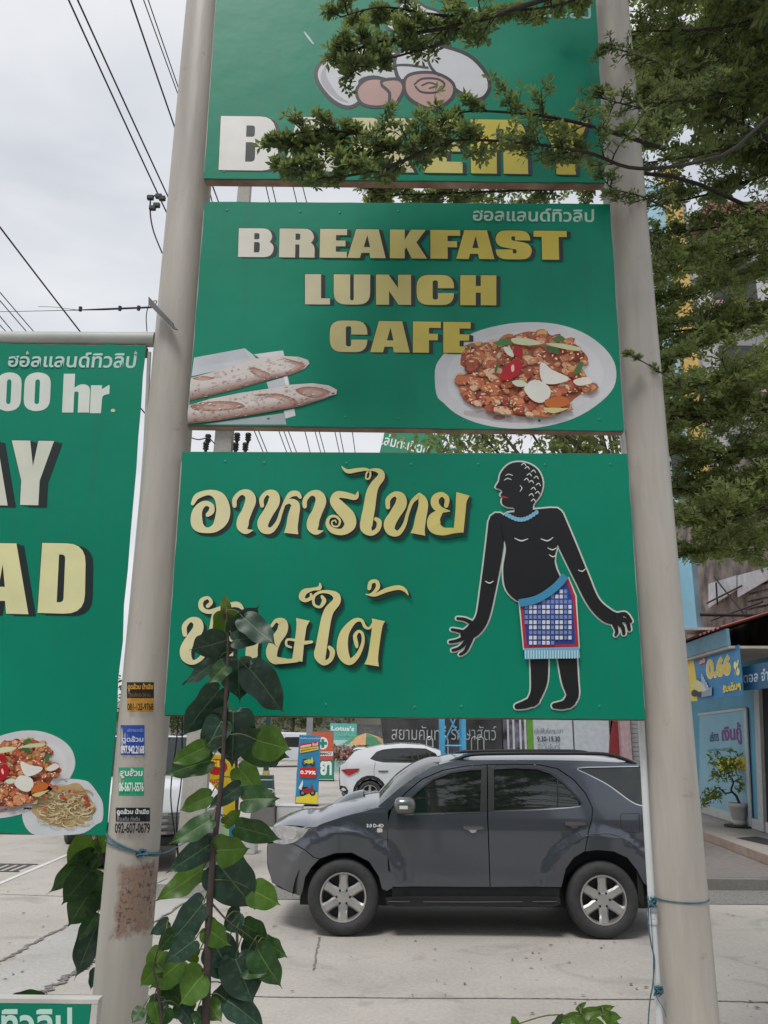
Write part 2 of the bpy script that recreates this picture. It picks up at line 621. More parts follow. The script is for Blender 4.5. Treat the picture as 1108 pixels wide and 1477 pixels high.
def sticker(parent, surf, q, base, fn, label):
    (x0, y0), (x1, y1) = q
    pr = Print(surf)
    n = 8
    for i in range(n):
        for (a, b, c) in base:
            xa, xb = x0 + (x1 - x0) * i / n, x0 + (x1 - x0) * (i + 1) / n
            ya, yb = y0 + (y1 - y0) * a, y0 + (y1 - y0) * b
            pr.m.add([surf(xa, ya, .0006), surf(xa, yb, .0006), surf(xb, yb, .0006), surf(xb, ya, .0006)], [(0, 1, 2, 3)], lin(c))
    o = pr.build('sticker', parent, label=label)
    p2 = Print(surf, start=4)
    fn(p2, lambda u0, v0, u1, v1: [(x0 + (x1 - x0) * u, y0 + (y1 - y0) * v) for u, v in ((u0, v0), (u1, v0), (u1, v1), (u0, v1))])
    p2.build('lettering', o)
K_, W_ = (22, 24, 30), (225, 228, 230)
def st1(p, q):
    p.text('ดูดส้วม น้ำเสีย', q(.03, .04, .97, .3), lin((214, 160, 60)), .03)
    p.text('รับบริการ 24 ชม.', q(.1, .36, .9, .5), lin((120, 92, 50)), .02)
    p.text('081-125-9768', q(.02, .72, .98, .97), lin((40, 28, 18)), .03)
sticker(PL, SL_, ((183, 984), (222, 1026)), ((0, .55, (40, 34, 30)), (.55, 1, (196, 146, 62))), st1, 'black and gold phone number sticker')
def st2(p, q):
    p.text('ดูดส้วม', q(.05, .36, .95, .62), lin((190, 205, 235)), .03)
    p.text('บริการรวดเร็ว', q(.28, .1, .95, .22), lin((150, 170, 220)), .0)
    p.text('097.942.2168', q(.01, .68, .99, .96), lin(W_), .035)
sticker(PL, SL_, ((174, 1046), (208.5, 1089)), ((0, 1, (42, 74, 160)),), st2, 'blue phone number sticker')
def st3(p, q):
    p.text('สูบส้วม', q(.06, .04, .95, .38), lin(W_), .035)
    p.text('06-5671-5576', q(.01, .52, .99, .85), lin((215, 240, 228)), .035)
sticker(PL, SL_, ((171, 1107), (207.5, 1148)), ((0, 1, (38, 160, 118)),), st3, 'green phone number sticker')
def st4(p, q):
    p.text('ดูดส้วม น้ำเสีย', q(.03, .04, .97, .3), lin(W_), .03)
    p.text('ส้วมตัน ท่อตัน', q(.04, .33, .7, .5), lin((150, 154, 160)), .01)
    p.text('092-607-0679', q(-.03, .58, 1.0, .98), lin((30, 32, 48)), .03)
sticker(PL, SL_, ((167, 1165), (216.5, 1203)), ((0, .53, K_),), st4, 'black and white phone number sticker')

def ring(ax, z, tilt, r_, n=40, a0=0, a1=360):
    return [(ax(z) + (RP + r_) * math.cos(R(a)), YP + (RP + r_) * math.sin(R(a)), z + tilt * math.cos(R(a))) for a in [a0 + (a1 - a0) * i / n for i in range(n + 1)]]
wire_m = mat('blue_string', (0.05, 0.13, 0.17), rough=0.8, var=0.4, scale=60)
dark_m = mat('black_cable', (0.02, 0.022, 0.026), rough=0.6)
zt = SL_(190, 1222, 0).z
b = MB()
b.tube(ring(AXL, zt, -0.035, 0.003), 0.0035, n=6)
b.tube(ring(AXL, zt - 0.006, -0.02, 0.004), 0.0025, n=6)
kx = SL_(209, 1231, 0.006)
for i in range(9):
    a = [kx + Vector((rng.uniform(-.028, .02), rng.uniform(-.012, 0), rng.uniform(-.012, .012))) for _ in range(4)]
    b.tube(spline([tuple(p) for p in a], 4), 0.003, n=5)
b.tube(spline([tuple(kx + Vector(q)) for q in ((0, 0, 0), (.05, .03, -.004), (.09, .08, .012), (.13, .12, .035))], 5), 0.002, n=5)
ws = b.build('string', wire_m)
tag(ws, 'knotted blue string wound round the rusty cream sign post', 'string')

# conduit tied to the right post
cx_ = lambda py, dx=0: P(923 + (py - 1060) * 0.0285 + dx, py, 2.93)
b = MB()
pts = [tuple(P(x, y, 2.93)) for x, y in ((897, 622), (900, 640), (905, 700), (925.5, 1045), (934, 1200), (942, 1330), (952, 1477), (959, 1580))]
b.tube(pts, [0.012] * len(pts), n=14)
cond = thing('conduit', 'thin white plastic conduit pipe tied against the right sign post', 'pipe', pts[-1])
b.build('pipe', mat('white_pvc', (0.62, 0.64, 0.66), rough=0.35, var=0.06), cond, angle=40)
b = MB()
for (x, y) in ((941, 1322), (941.5, 1327)):
    c = P(x, y, 2.93)
    b.lathe([(0.0155, -.012), (0.0165, -.006), (0.0165, .006), (.0155, .012)], c, 14)
b.build('collar', mat('white_pvc', (0.6, 0.6, 0.6)), cond, smooth=True)
b = MB()
zt = SR_(985, 1302, 0).z
b.tube(ring(AXR, zt, 0.0, 0.002), 0.0022, n=6)
k1, k2 = P(939, 1300, 2.92), P(947, 1427, 2.92)
for k in (k1, k2):
    for i in range(8):
        a = [k + Vector((rng.uniform(-.015, .018), rng.uniform(-.02, 0), rng.uniform(-.016, .016))) for _ in range(4)]
        b.tube(spline([tuple(p) for p in a], 4), 0.0028, n=5)
b.tube(spline([tuple(P(x, y, 2.91)) for x, y in ((936, 1302), (935, 1330), (940, 1365), (944, 1385), (941, 1425), (938, 1440), (935, 1477), (934, 1530))], 5), 0.0024, n=5)
b.tube(spline([tuple(P(x, y, 2.91)) for x, y in ((938, 1305), (942, 1370), (944, 1427), (957, 1455), (961, 1468))], 5), 0.0012, n=5)
tag(b.build('tie_wire', wire_m), 'dark blue tie wire knotted round the right post and conduit', 'wire')

# ------------------------------------------------------------------ sign boards
def green_mat(name, col):
    m = mat(name, col, rough=0.4, var=0.10, scale=1.3, bump=0.3, bscale=2.2, spec=0.26)
    t = m.node_tree
    b = t.nodes['Principled BSDF']
    base = b.inputs['Base Color'].links[0].from_socket
    c = t.nodes.new('ShaderNodeTexCoord')
    mpn = t.nodes.new('ShaderNodeMapping')
    mpn.inputs['Scale'].default_value = (16, 16, 1.1)
    t.links.new(c.outputs['Object'], mpn.inputs['Vector'])
    n = t.nodes.new('ShaderNodeTexNoise')      # rain streaks and grime
    n.inputs['Scale'].default_value = 1.0
    n.inputs['Detail'].default_value = 7
    n.inputs['Roughness'].default_value = .65
    t.links.new(mpn.outputs[0], n.inputs['Vector'])
    r = t.nodes.new('ShaderNodeMapRange')
    r.inputs[1].default_value, r.inputs[2].default_value = .52, .8
    r.inputs[4].default_value = .28
    t.links.new(n.outputs['Fac'], r.inputs[0])
    n2 = t.nodes.new('ShaderNodeTexNoise')     # small dirt specks
    n2.inputs['Scale'].default_value = 45
    n2.inputs['Detail'].default_value = 3
    t.links.new(c.outputs['Object'], n2.inputs['Vector'])
    r2 = t.nodes.new('ShaderNodeMapRange')
    r2.inputs[1].default_value, r2.inputs[2].default_value = .70, .76
    r2.inputs[4].default_value = .45
    t.links.new(n2.outputs['Fac'], r2.inputs[0])
    mxn = t.nodes.new('ShaderNodeMath')
    mxn.operation = 'MAXIMUM'
    t.links.new(r.outputs[0], mxn.inputs[0])
    t.links.new(r2.outputs[0], mxn.inputs[1])
    k = t.nodes.new('ShaderNodeMix')
    k.data_type = 'RGBA'
    k.inputs[7].default_value = (.035, .12, .085, 1)
    t.links.new(mxn.outputs[0], k.inputs[0])
    t.links.new(base, k.inputs[6])
    t.links.new(k.outputs[2], b.inputs['Base Color'])
    return m
GREEN = green_mat('green_vinyl', (0.0005, 0.225, 0.136))
RUSTY = mat('rusty_brown_bar', (0.23, 0.125, 0.085), rough=0.8, var=0.35, scale=9, bump=0.3, col2=(0.34, 0.235, 0.18))
TRIM = mat('grey_trim', (0.42, 0.41, 0.39), rough=0.6, var=0.25, scale=8)
def plane_surf(Y):
    return lambda px, py, d: P(px, py, Y - d)
def board(label, q, Y, m=GREEN, bars=('t', 'b', 'l', 'r'), trim=True, depth=0.045, wob=0.0015, rivets=True):
    tl, tr, br, bl = [c if isinstance(c, Vector) else P(*c, Y) for c in q]
    o = thing('sign_board', label, 'sign', ((bl.x + br.x) / 2, Y, min(bl.z, br.z)))
    n, k = 22, 14
    rg = random.Random(int(abs(tl.x * 1000)) + 3)
    vs_, fs = [], []
    for j in range(k + 1):
        for i in range(n + 1):
            u, v = i / n, j / k
            p = (tl * (1 - u) + tr * u) * (1 - v) + (bl * (1 - u) + br * u) * v
            e = 1 if i in (0, n) or j in (0, k) else 0
            p = p + Vector((0, 0, 0))
            if e: p += Vector((rg.uniform(-wob, wob), 0, rg.uniform(-wob, wob)))
            vs_.append(p)
    for j in range(k):
        for i in range(n):
            a = j * (n + 1) + i
            fs.append((a, a + n + 1, a + n + 2, a + 1))
    nv = len(vs_)
    rim = [i for i in range(n + 1)] + [(j + 1) * (n + 1) - 1 for j in range(1, k + 1)] + [k * (n + 1) + i for i in range(n - 1, -1, -1)] + [j * (n + 1) for j in range(k - 1, 0, -1)]
    vs_ += [vs_[i] + Vector((0, 0.006, 0)) for i in rim]
    for i in range(len(rim)):
        i2 = (i + 1) % len(rim)
        fs.append((rim[i], rim[i2], nv + i2, nv + i))
    fs.append(tuple(nv + i for i in range(len(rim))))
    MB().add(vs_, fs).build('panel', m, o)
    def bar(p, q_, inw, mm, nm, w=0.035, y0=0.0065, y1=depth, out=0.004):
        d = (q_ - p).normalized()
        i_ = inw.normalized()
        b = MB()
        a = [p - i_ * out, q_ - i_ * out, q_ + i_ * w, p + i_ * w]
        vv = [c + Vector((0, y0, 0)) for c in a] + [c + Vector((0, y1, 0)) for c in a]
        b.add(vv, [(0, 1, 2, 3), (4, 5, 6, 7), (0, 1, 5, 4), (1, 2, 6, 5), (2, 3, 7, 6), (3, 0, 4, 7)])
        b.build(nm, mm, o)
    up = Vector((0, 0, 1))
    rt = Vector((1, 0, 0))
    g = 0.036
    if 'b' in bars: bar(bl, br, up, RUSTY, 'frame_bar')
    if 't' in bars: bar(tl, tr, -up, RUSTY, 'frame_bar')
    if 'l' in bars: bar(bl + up * g, tl - up * g, rt, TRIM, 'frame_bar')
    if 'r' in bars: bar(br + up * g, tr - up * g, -rt, TRIM, 'frame_bar')
    if rivets:
        rm = None
        for row, (a, c) in enumerate(((tl, tr), (bl, br))):
            for i in range(7):
                t = (i + 0.5 + rg.uniform(-.25, .25)) / 7
                p = a * (1 - t) + c * t + up * ((-0.035 - rg.uniform(0, .02)) if row == 0 else (0.03 + rg.uniform(0, .015)))
                if rm is None:
                    mb = MB().lathe([(0.0005, -0.0022), (0.003, -0.0018), (0.0055, -0.0008), (0.0075, 0.0003)], (0, 0, 0), 10, 'Y')
                    rm = mb.mesh('screw_bump', m)
                    rm.shade_smooth()
                s = bpy.data.objects.new('screw_bump', rm)
                COL.objects.link(s)
                s.parent = o
                s.location = p - Vector(o.location)
    return o, tl, tr, br, bl

def extend(px_low, px_top, Y, z):
    a, b_ = P(*px_low, Y), P(*px_top, Y)
    return a + (b_ - a) * ((z - a.z) / (b_.z - a.z))
S1, *_c1 = board('green bakery sign board at the top behind the overhanging branches', (extend((294, 257), (312, 0), YS, 5.33), extend((873, 263), (859.5, 0), YS, 5.33), (873, 263), (294, 257)), YS)
S2, *_c2 = board('green sign board reading breakfast lunch cafe, with bread and a dish', ((295.5, 291), (880, 294), (900.5, 621), (270.5, 613)), YS)
S3, *_c3 = board('lowest of the three stacked green sign boards, with curly Thai lettering and a dark figure', ((263, 652), (905, 655), (931, 1038), (237, 1031)), YS, bars=('t', 'b', 'l', 'r'))
YL = 2.93
S4, *_c4 = board('tall green sign board left of the rusty post, ending in two food plates', (extend((152, 1204), (209.5, 498), YL, P(209.5, 498, YL).z) + Vector((-1.62, 0, 0)), (209.5, 498), (152.5, 1204), P(152.5, 1204, YL) + Vector((-1.62, 0, 0))), YL, wob=0.004, bars=('t', 'b', 'l'), rivets=False)
# its loose steel side bar and hanging tube
b = MB()
q = [P(212, 505, YL), P(206, 640, YL), P(190, 860, YL), P(168, 1060, YL), P(156, 1206, YL)]
b.tube([c + Vector((0.004, 0.02, 0)) for c in q], 0.008, n=8)
b.build('side_bar', TRIM, S4)
b = MB()
a, c = P(-420, 486, YP), P(224, 490, YP)
b.tube([a, c], 0.031, n=20)
tube = thing('hanging_tube', 'grey horizontal steel tube carrying the left sign board', 'tube', a)
b.build('pipe', mat('grey_tube', (0.42, 0.43, 0.41), rough=0.5, var=0.12), tube, angle=40)
for x in (40, 196):
    t0, t1 = P(x, 492, YP), P(x, 512, YL)
    MB().tube([t0, t1], 0.006, n=6).build('hanger', TRIM, tube)
# small board cut by the lower edge of the picture
S5, *_c5 = board('small green sign board with white Thai letters at the lower left', (P(131, 1449, 2.6) + Vector((-1.2, 0, 0)), (131, 1449), P(131, 1449, 2.6) + Vector((0.0, 0, -0.42)), P(131, 1449, 2.6) + Vector((-1.2, 0, -0.42))), 2.6, bars=(), rivets=False)
b = MB()
t5, l5 = P(131, 1449, 2.6), P(131, 1449, 2.6) + Vector((-1.2, 0, 0))
b.box((l5.x - .03, 2.601, t5.z + .001), (t5.x + .02, 2.64, t5.z + .012))
b.box((t5.x + .002, 2.601, t5.z - .45), (t5.x + .02, 2.64, t5.z))
b.build('frame', mat('pale_frame', (0.5, 0.49, 0.46), rough=.6, var=.2), S5)
pr = Print(plane_surf(2.6))
pr.text('ด์ทิวลิป', ((-28, 1453), (104, 1453), (104, 1500), (-28, 1500)), lin((190, 225, 215)), .03)
pr.build('lettering', S5)

LET = Print(plane_surf(YS))
def word(s, spans, top, bot, col, sh=(6, 1.6), pr=None, lean=0.0):
    pr = pr or Print(plane_surf(YS))
    xa, xb = spans[0][0], spans[-1][1]
    for ch, (a, b_) in zip(s, spans):
        yt = lambda x: top[0] + (top[1] - top[0]) * (x - xa) / (xb - xa)
        yb = lambda x: bot[0] + (bot[1] - bot[0]) * (x - xa) / (xb - xa)
        dl = lambda x: lean * (1 - 2 * (x - 200) / 800)
        heavy(pr, ch, (a + dl(a), yt(a)), (b_ + dl(b_), yt(b_)), (b_ - dl(b_), yb(b_)), (a - dl(a), yb(a)), col((a + b_) / 2), sh)
    return pr
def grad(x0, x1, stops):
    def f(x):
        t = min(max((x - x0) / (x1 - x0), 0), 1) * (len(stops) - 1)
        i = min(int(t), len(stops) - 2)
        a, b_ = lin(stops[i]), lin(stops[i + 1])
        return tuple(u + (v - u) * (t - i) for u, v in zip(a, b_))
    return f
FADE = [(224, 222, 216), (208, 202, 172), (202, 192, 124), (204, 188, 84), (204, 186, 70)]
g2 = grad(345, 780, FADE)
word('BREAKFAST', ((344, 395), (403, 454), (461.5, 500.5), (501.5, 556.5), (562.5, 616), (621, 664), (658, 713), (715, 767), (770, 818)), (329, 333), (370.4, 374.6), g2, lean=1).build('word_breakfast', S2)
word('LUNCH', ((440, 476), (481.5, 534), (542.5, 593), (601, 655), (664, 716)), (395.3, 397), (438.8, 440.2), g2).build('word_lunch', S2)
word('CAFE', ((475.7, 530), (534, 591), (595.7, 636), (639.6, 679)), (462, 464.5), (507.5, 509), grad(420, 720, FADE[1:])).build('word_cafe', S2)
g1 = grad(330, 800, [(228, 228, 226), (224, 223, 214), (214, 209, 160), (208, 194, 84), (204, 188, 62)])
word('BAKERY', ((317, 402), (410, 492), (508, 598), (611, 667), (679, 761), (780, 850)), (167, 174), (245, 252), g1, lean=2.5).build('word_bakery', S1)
pr = Print(plane_surf(YS))
pr.text('ฮอลแลนด์ทิวลิป', ((683, 299), (857, 301.5), (857, 320.5), (682, 318.5)), lin((176, 208, 196)), .02)
pr.build('shop_name', S2)
pr = Print(plane_surf(YS))
pr.text('ฮอลแลนด์ทิวลิป', ((676, 6), (852, 9), (853, 27), (675, 24)), lin((150, 190, 176)), .02)
pr.build('shop_name', S1)
# left board
pr = Print(plane_surf(YL))
pr.text('ฮอลแลนด์ทิวลิป', ((13, 509), (198, 508), (195, 531), (11, 529)), lin((185, 215, 208)), .02)
pr.build('shop_name', S4)
pr = Print(plane_surf(YL))
gl = lambda x: lin((214, 222, 214))
for ch, a, b_, dy in (('0', -44, -8, 0), ('0', -5, 31, 0), ('0', 35, 73, 0), ('h', 91, 130, 2), ('r', 131, 158, 3)):
    heavy(pr, ch, (a + 1, 537 + dy), (b_ + 1, 537 + dy), (b_ - 1.5, 593 + dy), (a - 1.5, 593 + dy), gl(0), None)
pr.poly(ellipse(163, 592, 3.4, 2.4, 10), lin((200, 214, 160)))
pr.build('hours', S4)
pr = Print(plane_surf(YL))
for ch, a, b_ in (('a', -62, 13), ('y', 14, 73)):
    heavy(pr, ch, (a + 3, 635), (b_ + 3, 636), (b_ - 2, 729), (a - 2, 728), lin((212, 216, 200)), (12, 3))
pr.build('word_day', S4)
pr = Print(plane_surf(YL))
for ch, a, b_ in (('a', -32, 43), ('D', 57, 124)):
    heavy(pr, ch, (a + 4, 783), (b_, 784), (b_ - 2, 886), (a - 3, 884), lin((222, 220, 168)), (11, 3))
pr.build('word_bread', S4)

# ---- curly Thai words
def strokes(pr, org, s, items, col, sh=(4.6, 4.6), dark=(0.014, 0.028, 0.026)):
    def tr_(pts, o=(0, 0), g=0):
        return [(org[0] + x / s + o[0], org[1] + y / s + o[1], w / s + g) for x, y, w in pts]
    for it in items:
        for f in (0.35, 0.7, 1.0):
            pr.stroke(tr_(it, (sh[0] * f, sh[1] * f)), dark)
    for it in items:
        pr.stroke(tr_(it), col)
A1 = [(395,350,30),(398,300,34),(440,256,34),(490,262,62),(512,310,78),(485,390,74),(458,450,86),(455,500,86),(480,535,44),(525,528,8)]
wordA = [
 [(90,335,26),(125,280,42),(215,254,40),(285,290,80),(312,370,100),(300,450,100),(255,510,62),(190,528,42),(130,495,84),(118,430,82),(135,370,62),(180,333,40),(226,350,36),(226,390,42),(200,415,32)],
 A1,
 [(595,350,28),(592,300,34),(630,256,34),(676,272,74),(680,325,84),(640,400,76),(602,470,82),(612,518,68),(660,528,42),(708,470,30),(735,390,24),(768,310,24),(805,266,40),(850,262,38),(872,288,24)],
 [(752,345,14),(795,318,36),(836,345,64),(822,430,80),(812,500,84),(806,552,104)],
 [(x + 510, y + 5, w) for x, y, w in A1]]
wordB = [
 [(272,238,8),(255,275,36),(190,262,44),(130,258,50),(112,300,70),(150,350,86),(205,410,92),(215,470,80),(165,515,48),(95,505,40),(60,460,26),(75,415,20),(115,408,18),(146,437,16),(135,475,13),(100,475,11),(90,447,10),(113,436,9),(120,452,8)],
 [(158,62,6),(200,95,28),(270,86,28),(330,82,20),(358,104,14),(350,145,12),(327,143,11),(336,102,12),(375,84,18),(425,98,38),(432,135,52),(390,190,62),(366,250,76),(350,350,82),(335,430,86),(330,490,82),(365,525,38),(408,500,32),(420,450,36),(397,427,28)],
 [(480,345,30),(482,290,34),(525,254,34),(566,272,64),(570,325,80),(525,400,76),(492,460,82),(502,510,64),(550,525,38),(593,470,28),(620,380,22),(650,305,26),(700,262,36)],
 [(655,290,18),(700,272,44),(726,320,66),(708,420,76),(696,490,82),(688,533,104)],
 [(885,335,30),(890,285,34),(855,256,34),(812,280,52),(808,325,56),(842,360,44),(908,372,8)],
 [(860,366,20),(805,420,84),(805,480,92),(860,512,58),(930,508,40),(985,512,20)],
 [(1002,252,96),(990,300,76),(984,380,70),(970,518,70)]]
wordC = [
 [(165,525,40),(162,450,46),(215,395,42),(272,415,84),(280,480,94),(215,570,92),(172,660,102),(182,730,92),(240,772,42),(320,720,40),(375,600,40),(400,480,42),(425,360,46),(455,315,56)],
 [(368,272,36),(398,238,32),(368,198,28),(312,225,40),(312,290,44),(370,322,38),(460,305,50),(560,265,44),(640,262,48),(695,318,8)],
 [(540,782,100),(552,700,84),(570,600,74),(620,500,60),(700,455,56),(770,490,80),(772,570,96),(758,660,106),(762,735,104),(800,770,44),(845,768,8)],
 [(935,450,26),(975,402,36),(1030,420,82),(1030,490,92),(972,580,92),(935,680,102),(962,750,76),(1060,758,46)]]
wordD = [
 [(195,335,108),(186,380,80),(178,440,74),(165,540,74),(152,652,80)],
 [(10,655,40),(80,652,34),(150,646,30)],
 [(105,547,16),(70,530,18),(75,490,18),(130,492,20),(190,512,30),(262,506,22)],
 [(325,62,12),(322,95,30),(270,105,24),(208,125,46),(188,165,48),(215,190,28),(258,170,28),(256,142,18)],
 [(340,160,22),(356,195,34),(325,240,20),(280,220,20),(280,160,22),(330,126,22),(400,128,30),(448,155,54),(450,200,62),(400,260,72),(376,320,76),(356,420,80),(336,540,86),(326,610,90),(356,664,44),(404,640,34),(420,582,40),(397,547,28)],
 [(728,368,20),(700,402,18),(668,390,24),(640,342,24),(585,348,38),(520,425,64),(497,510,82),(503,600,86),(550,656,54),(610,610,36),(650,520,26),(650,450,22),(620,425,22),(592,460,30),(602,520,30),(606,545,20)],
 [(770,338,104),(762,380,80),(745,500,74),(728,620,80),(718,684,112)],
 [(700,98,30),(712,52,30),(755,46,28),(766,88,32),(735,130,22),(705,143,10)],
 [(672,142,6),(740,150,22),(830,112,34),(920,92,36),(972,112,26),(998,150,6)]]
gs = grad(265, 680, [(226, 221, 176), (220, 211, 150), (206, 193, 104)])
for nm, parts in (('word_food', (((260, 660), 5.036, wordA), ((460, 660), 4.817, wordB))), ('word_southern', (((240, 830), 6.156, wordC), ((400, 830), 5.276, wordD)))):
    pr = Print(plane_surf(YS), eps=0.00006)
    for org, s, items in parts:
        strokes(pr, org, s, items, lambda x, y: gs(x))
    pr.build(nm, S3)

# ---- printed pictures
def in_poly(x, y, poly):
    c = False
    for i in range(len(poly)):
        (x1, y1), (x2, y2) = poly[i - 1], poly[i]
        if (y1 > y) != (y2 > y) and x < (x2 - x1) * (y - y1) / (y2 - y1) + x1: c = not c
    return c
PLATE = [(30,330),(62,262),(130,190),(250,118),(400,75),(560,58),(720,68),(860,110),(970,180),(1040,260),(1065,340),(1050,430),(980,510),(860,590),(720,640),(560,665),(400,660),(260,630),(150,580),(80,520),(38,470)]
FOOD = [(205,190),(300,175),(370,170),(440,150),(560,110),(680,130),(780,150),(870,220),(905,275),(850,330),(940,430),(860,470),(760,545),(600,595),(450,585),(300,545),(230,525),(170,440),(160,380),(235,330),(175,300)]
def dish(pr, T, seed, dull=1.0):
    rg = random.Random(seed)
    q = lambda pts: [T(*p) for p in pts]
    k = lambda c: tuple(v * dull for v in lin(c))
    pr.poly(q(closed(PLATE, 3)), k((206, 208, 212)))
    pr.poly(q(closed([(545 + (x - 545) * .86, 362 + (y - 362) * .84) for x, y in PLATE], 3)), k((214, 215, 218)))
    pr.poly(q(ellipse(400, 595, 200, 30, 18, .1, .12, rg)), k((186, 178, 178)))
    pr.poly(q(ellipse(395, 602, 36, 14, 12)), k((150, 110, 110)))
    pr.poly(q(closed(FOOD, 3)), k((176, 100, 70)))
    pal = [(216,146,104),(200,118,76),(176,86,56),(224,168,122),(208,130,86),(150,66,46),(222,172,98),(230,190,156),(188,98,66)]
    blobs = []
    while len(blobs) < 230:
        x, y = rg.uniform(160, 930), rg.uniform(105, 600)
        if in_poly(x, y, FOOD): blobs.append((x, y))
    blobs.sort(key=lambda b_: b_[1])
    for x, y in blobs:
        r_ = rg.uniform(14, 40)
        c = rg.choice(pal)
        rot = rg.uniform(-.6, .6)
        pr.poly(q(ellipse(x, y, r_ * 1.25, r_ * .8, 9, rot, .22, rg)), k(tuple(v * .72 for v in c)))
        pr.poly(q(ellipse(x - 2, y - 4, r_ * 1.1, r_ * .66, 9, rot, .2, rg)), k(c))
        if rg.random() < .6:
            pr.poly(q(ellipse(x - r_ * .2, y - r_ * .3, r_ * .4, r_ * .16, 7, rot, .3, rg)), k((236, 196, 160)))
    for i in range(420):
        x, y = rg.uniform(160, 930), rg.uniform(105, 600)
        if in_poly(x, y, FOOD):
            pr.poly(q(ellipse(x, y, rg.uniform(3, 11), rg.uniform(2, 6), 6, rg.uniform(-1, 1), .35, rg)), k(rg.choice([(240,208,180),(226,170,130),(140,60,42),(120,50,38),(236,190,120),(200,80,60),(246,226,206)])))
    for pts, c in (([(495,190),(530,215),(525,265),(490,255),(475,215)], (168,22,30)), ([(440,300),(500,268),(530,300),(510,355),(440,390),(400,372)], (176,20,32)),
                   ([(465,310),(480,300),(482,335),(468,340)], (240,190,190)), ([(640,285),(700,330),(790,372),(770,398),(700,412),(645,400),(628,340)], (226,224,216)),
                   ([(540,430),(600,385),(680,425),(686,480),(640,518),(590,505),(555,470)], (222,222,214)), ([(470,395),(530,390),(560,420),(500,425)], (206,214,196)),
                   ([(380,170),(430,150),(470,170),(440,190),(385,190)], (74,128,62)), ([(470,150),(560,150),(640,180),(560,190),(480,178)], (206,212,176)),
                   ([(660,195),(730,205),(735,240),(690,225)], (52,100,50)), ([(700,150),(750,135),(772,160),(720,172)], (66,116,62)), ([(820,350),(850,290),(880,290),(850,350)], (70,110,60)),
                   ([(660,180),(760,180),(860,205),(850,222),(740,205)], (196,204,160)), ([(820,390),(900,370),(925,405),(850,420)], (224,216,206)), ([(420,200),(460,205),(480,255),(440,240)], (224,222,210)),
                   ([(370,330),(388,285),(394,300),(378,350)], (70,104,52)), ([(650,548),(760,548),(790,552),(700,578)], (206,196,140)), ([(660,500),(760,480),(800,520),(740,545),(670,540)], (190,104,42))):
        pr.poly(q(closed(pts, 3)), k(c))
    return pr
pr = dish(Print(plane_surf(YS), eps=0.00002), lambda x, y: (620 + x / 3.957, 450 + y / 3.957), 5)
pr.build('dish_picture', S2)
def T4(x, y):
    a = R(-16)
    x, y = (x - 545) / 5.6, (y - 362) / 5.2
    return (18 + x * math.cos(a) - y * math.sin(a), 1117 + x * math.sin(a) + y * math.cos(a))
pr = dish(Print(plane_surf(YL), eps=0.00002), T4, 9)
pr.build('dish_picture', S4)
pr = Print(plane_surf(YL), eps=0.00002)
s = 1 / 4.617
pp = lambda pts: [(x * s, 1040 + y * s) for x, y in pts]
pr.poly(pp(closed([(148,640),(165,560),(215,440),(260,405),(340,388),(470,385),(560,395),(600,415),(650,480),(685,550),(683,660),(640,690),(560,745),(440,760),(250,762),(180,720)], 3)), lin((206, 211, 216)))
pr.poly(pp(closed([(210,600),(225,540),(255,460),(330,430),(430,430),(500,412),(545,430),(590,500),(630,560),(640,600),(590,650),(540,690),(440,712),(330,690),(250,640)], 3)), lin((186, 162, 118)))
rg = random.Random(4)
for i in range(120):
    x, y, r_ = rg.uniform(260, 590), rg.uniform(490, 680), rg.uniform(20, 70)
    if not in_poly(x, y, [(210,600),(255,480),(330,440),(500,430),(590,500),(636,590),(540,690),(440,705),(330,680)]): continue
    a0 = rg.uniform(-3, 3)
    arc = [(x + r_ * math.cos(a0 + t * .5), y + r_ * .5 * math.sin(a0 + t * .5), rg.uniform(5, 9)) for t in range(5)]
    pr.stroke([(px * s, 1040 + py * s, w * s) for px, py, w in arc], lin(rg.choice([(212,196,156),(190,170,124),(222,208,172),(164,140,98)])), 3)
for i in range(50):
    x, y = rg.uniform(220, 620), rg.uniform(430, 600)
    if y > 520 and 300 < x < 560: continue
    if in_poly(x, y, [(210,600),(225,540),(255,460),(330,430),(500,412),(590,500),(640,600)]):
        pr.poly(pp(ellipse(x, y, rg.uniform(8, 26), rg.uniform(6, 14), 8, rg.uniform(-1, 1), .25, rg)), lin(rg.choice([(186,92,70),(200,120,90),(214,180,140),(160,66,54),(196,150,100)])))
pr.build('pasta_picture', S4)
# bread
pr = Print(plane_surf(YS), eps=0.00002)
s = 1 / 4.617
pp = lambda pts: [(260 + x * s, 480 + y * s) for x, y in pts]
for pts, c in (([(92,165),(430,103),(485,145),(520,190),(75,290)], (196,202,210)), ([(490,143),(685,117),(695,160),(560,190)], (210,211,216)), ([(575,330),(715,288),(730,350),(590,375)], (188,196,204)), ([(690,292),(712,289),(724,350),(704,353)], (226,226,230)), ([(150,610),(690,535),(708,611)], (160,170,176)), ([(690,520),(760,505),(768,552),(700,572)], (206,208,212))):
    pr.poly(pp(pts), lin(c))
for i in range(26):
    x = 95 + i * 13
    pr.stroke([(260 + x * s, 480 + (165 - (x - 92) * .18) * s, 1.2 * s * 4), (260 + (x + 30) * s, 480 + (225 - (x - 92) * .18) * s, 1.2 * s * 3)], lin((186, 192, 200)), 2)
LOAF1 = [(72,300),(200,265),(350,220),(500,172),(650,152),(790,160),(850,180),(862,205),(830,240),(740,280),(600,312),(400,370),(200,420),(64,452)]
LOAF2 = [(57,482),(200,440),(400,400),(600,370),(740,345),(880,335),(990,350),(1045,380),(1040,410),(960,440),(800,490),(600,525),(400,560),(200,592),(49,606)]
rg = random.Random(8)
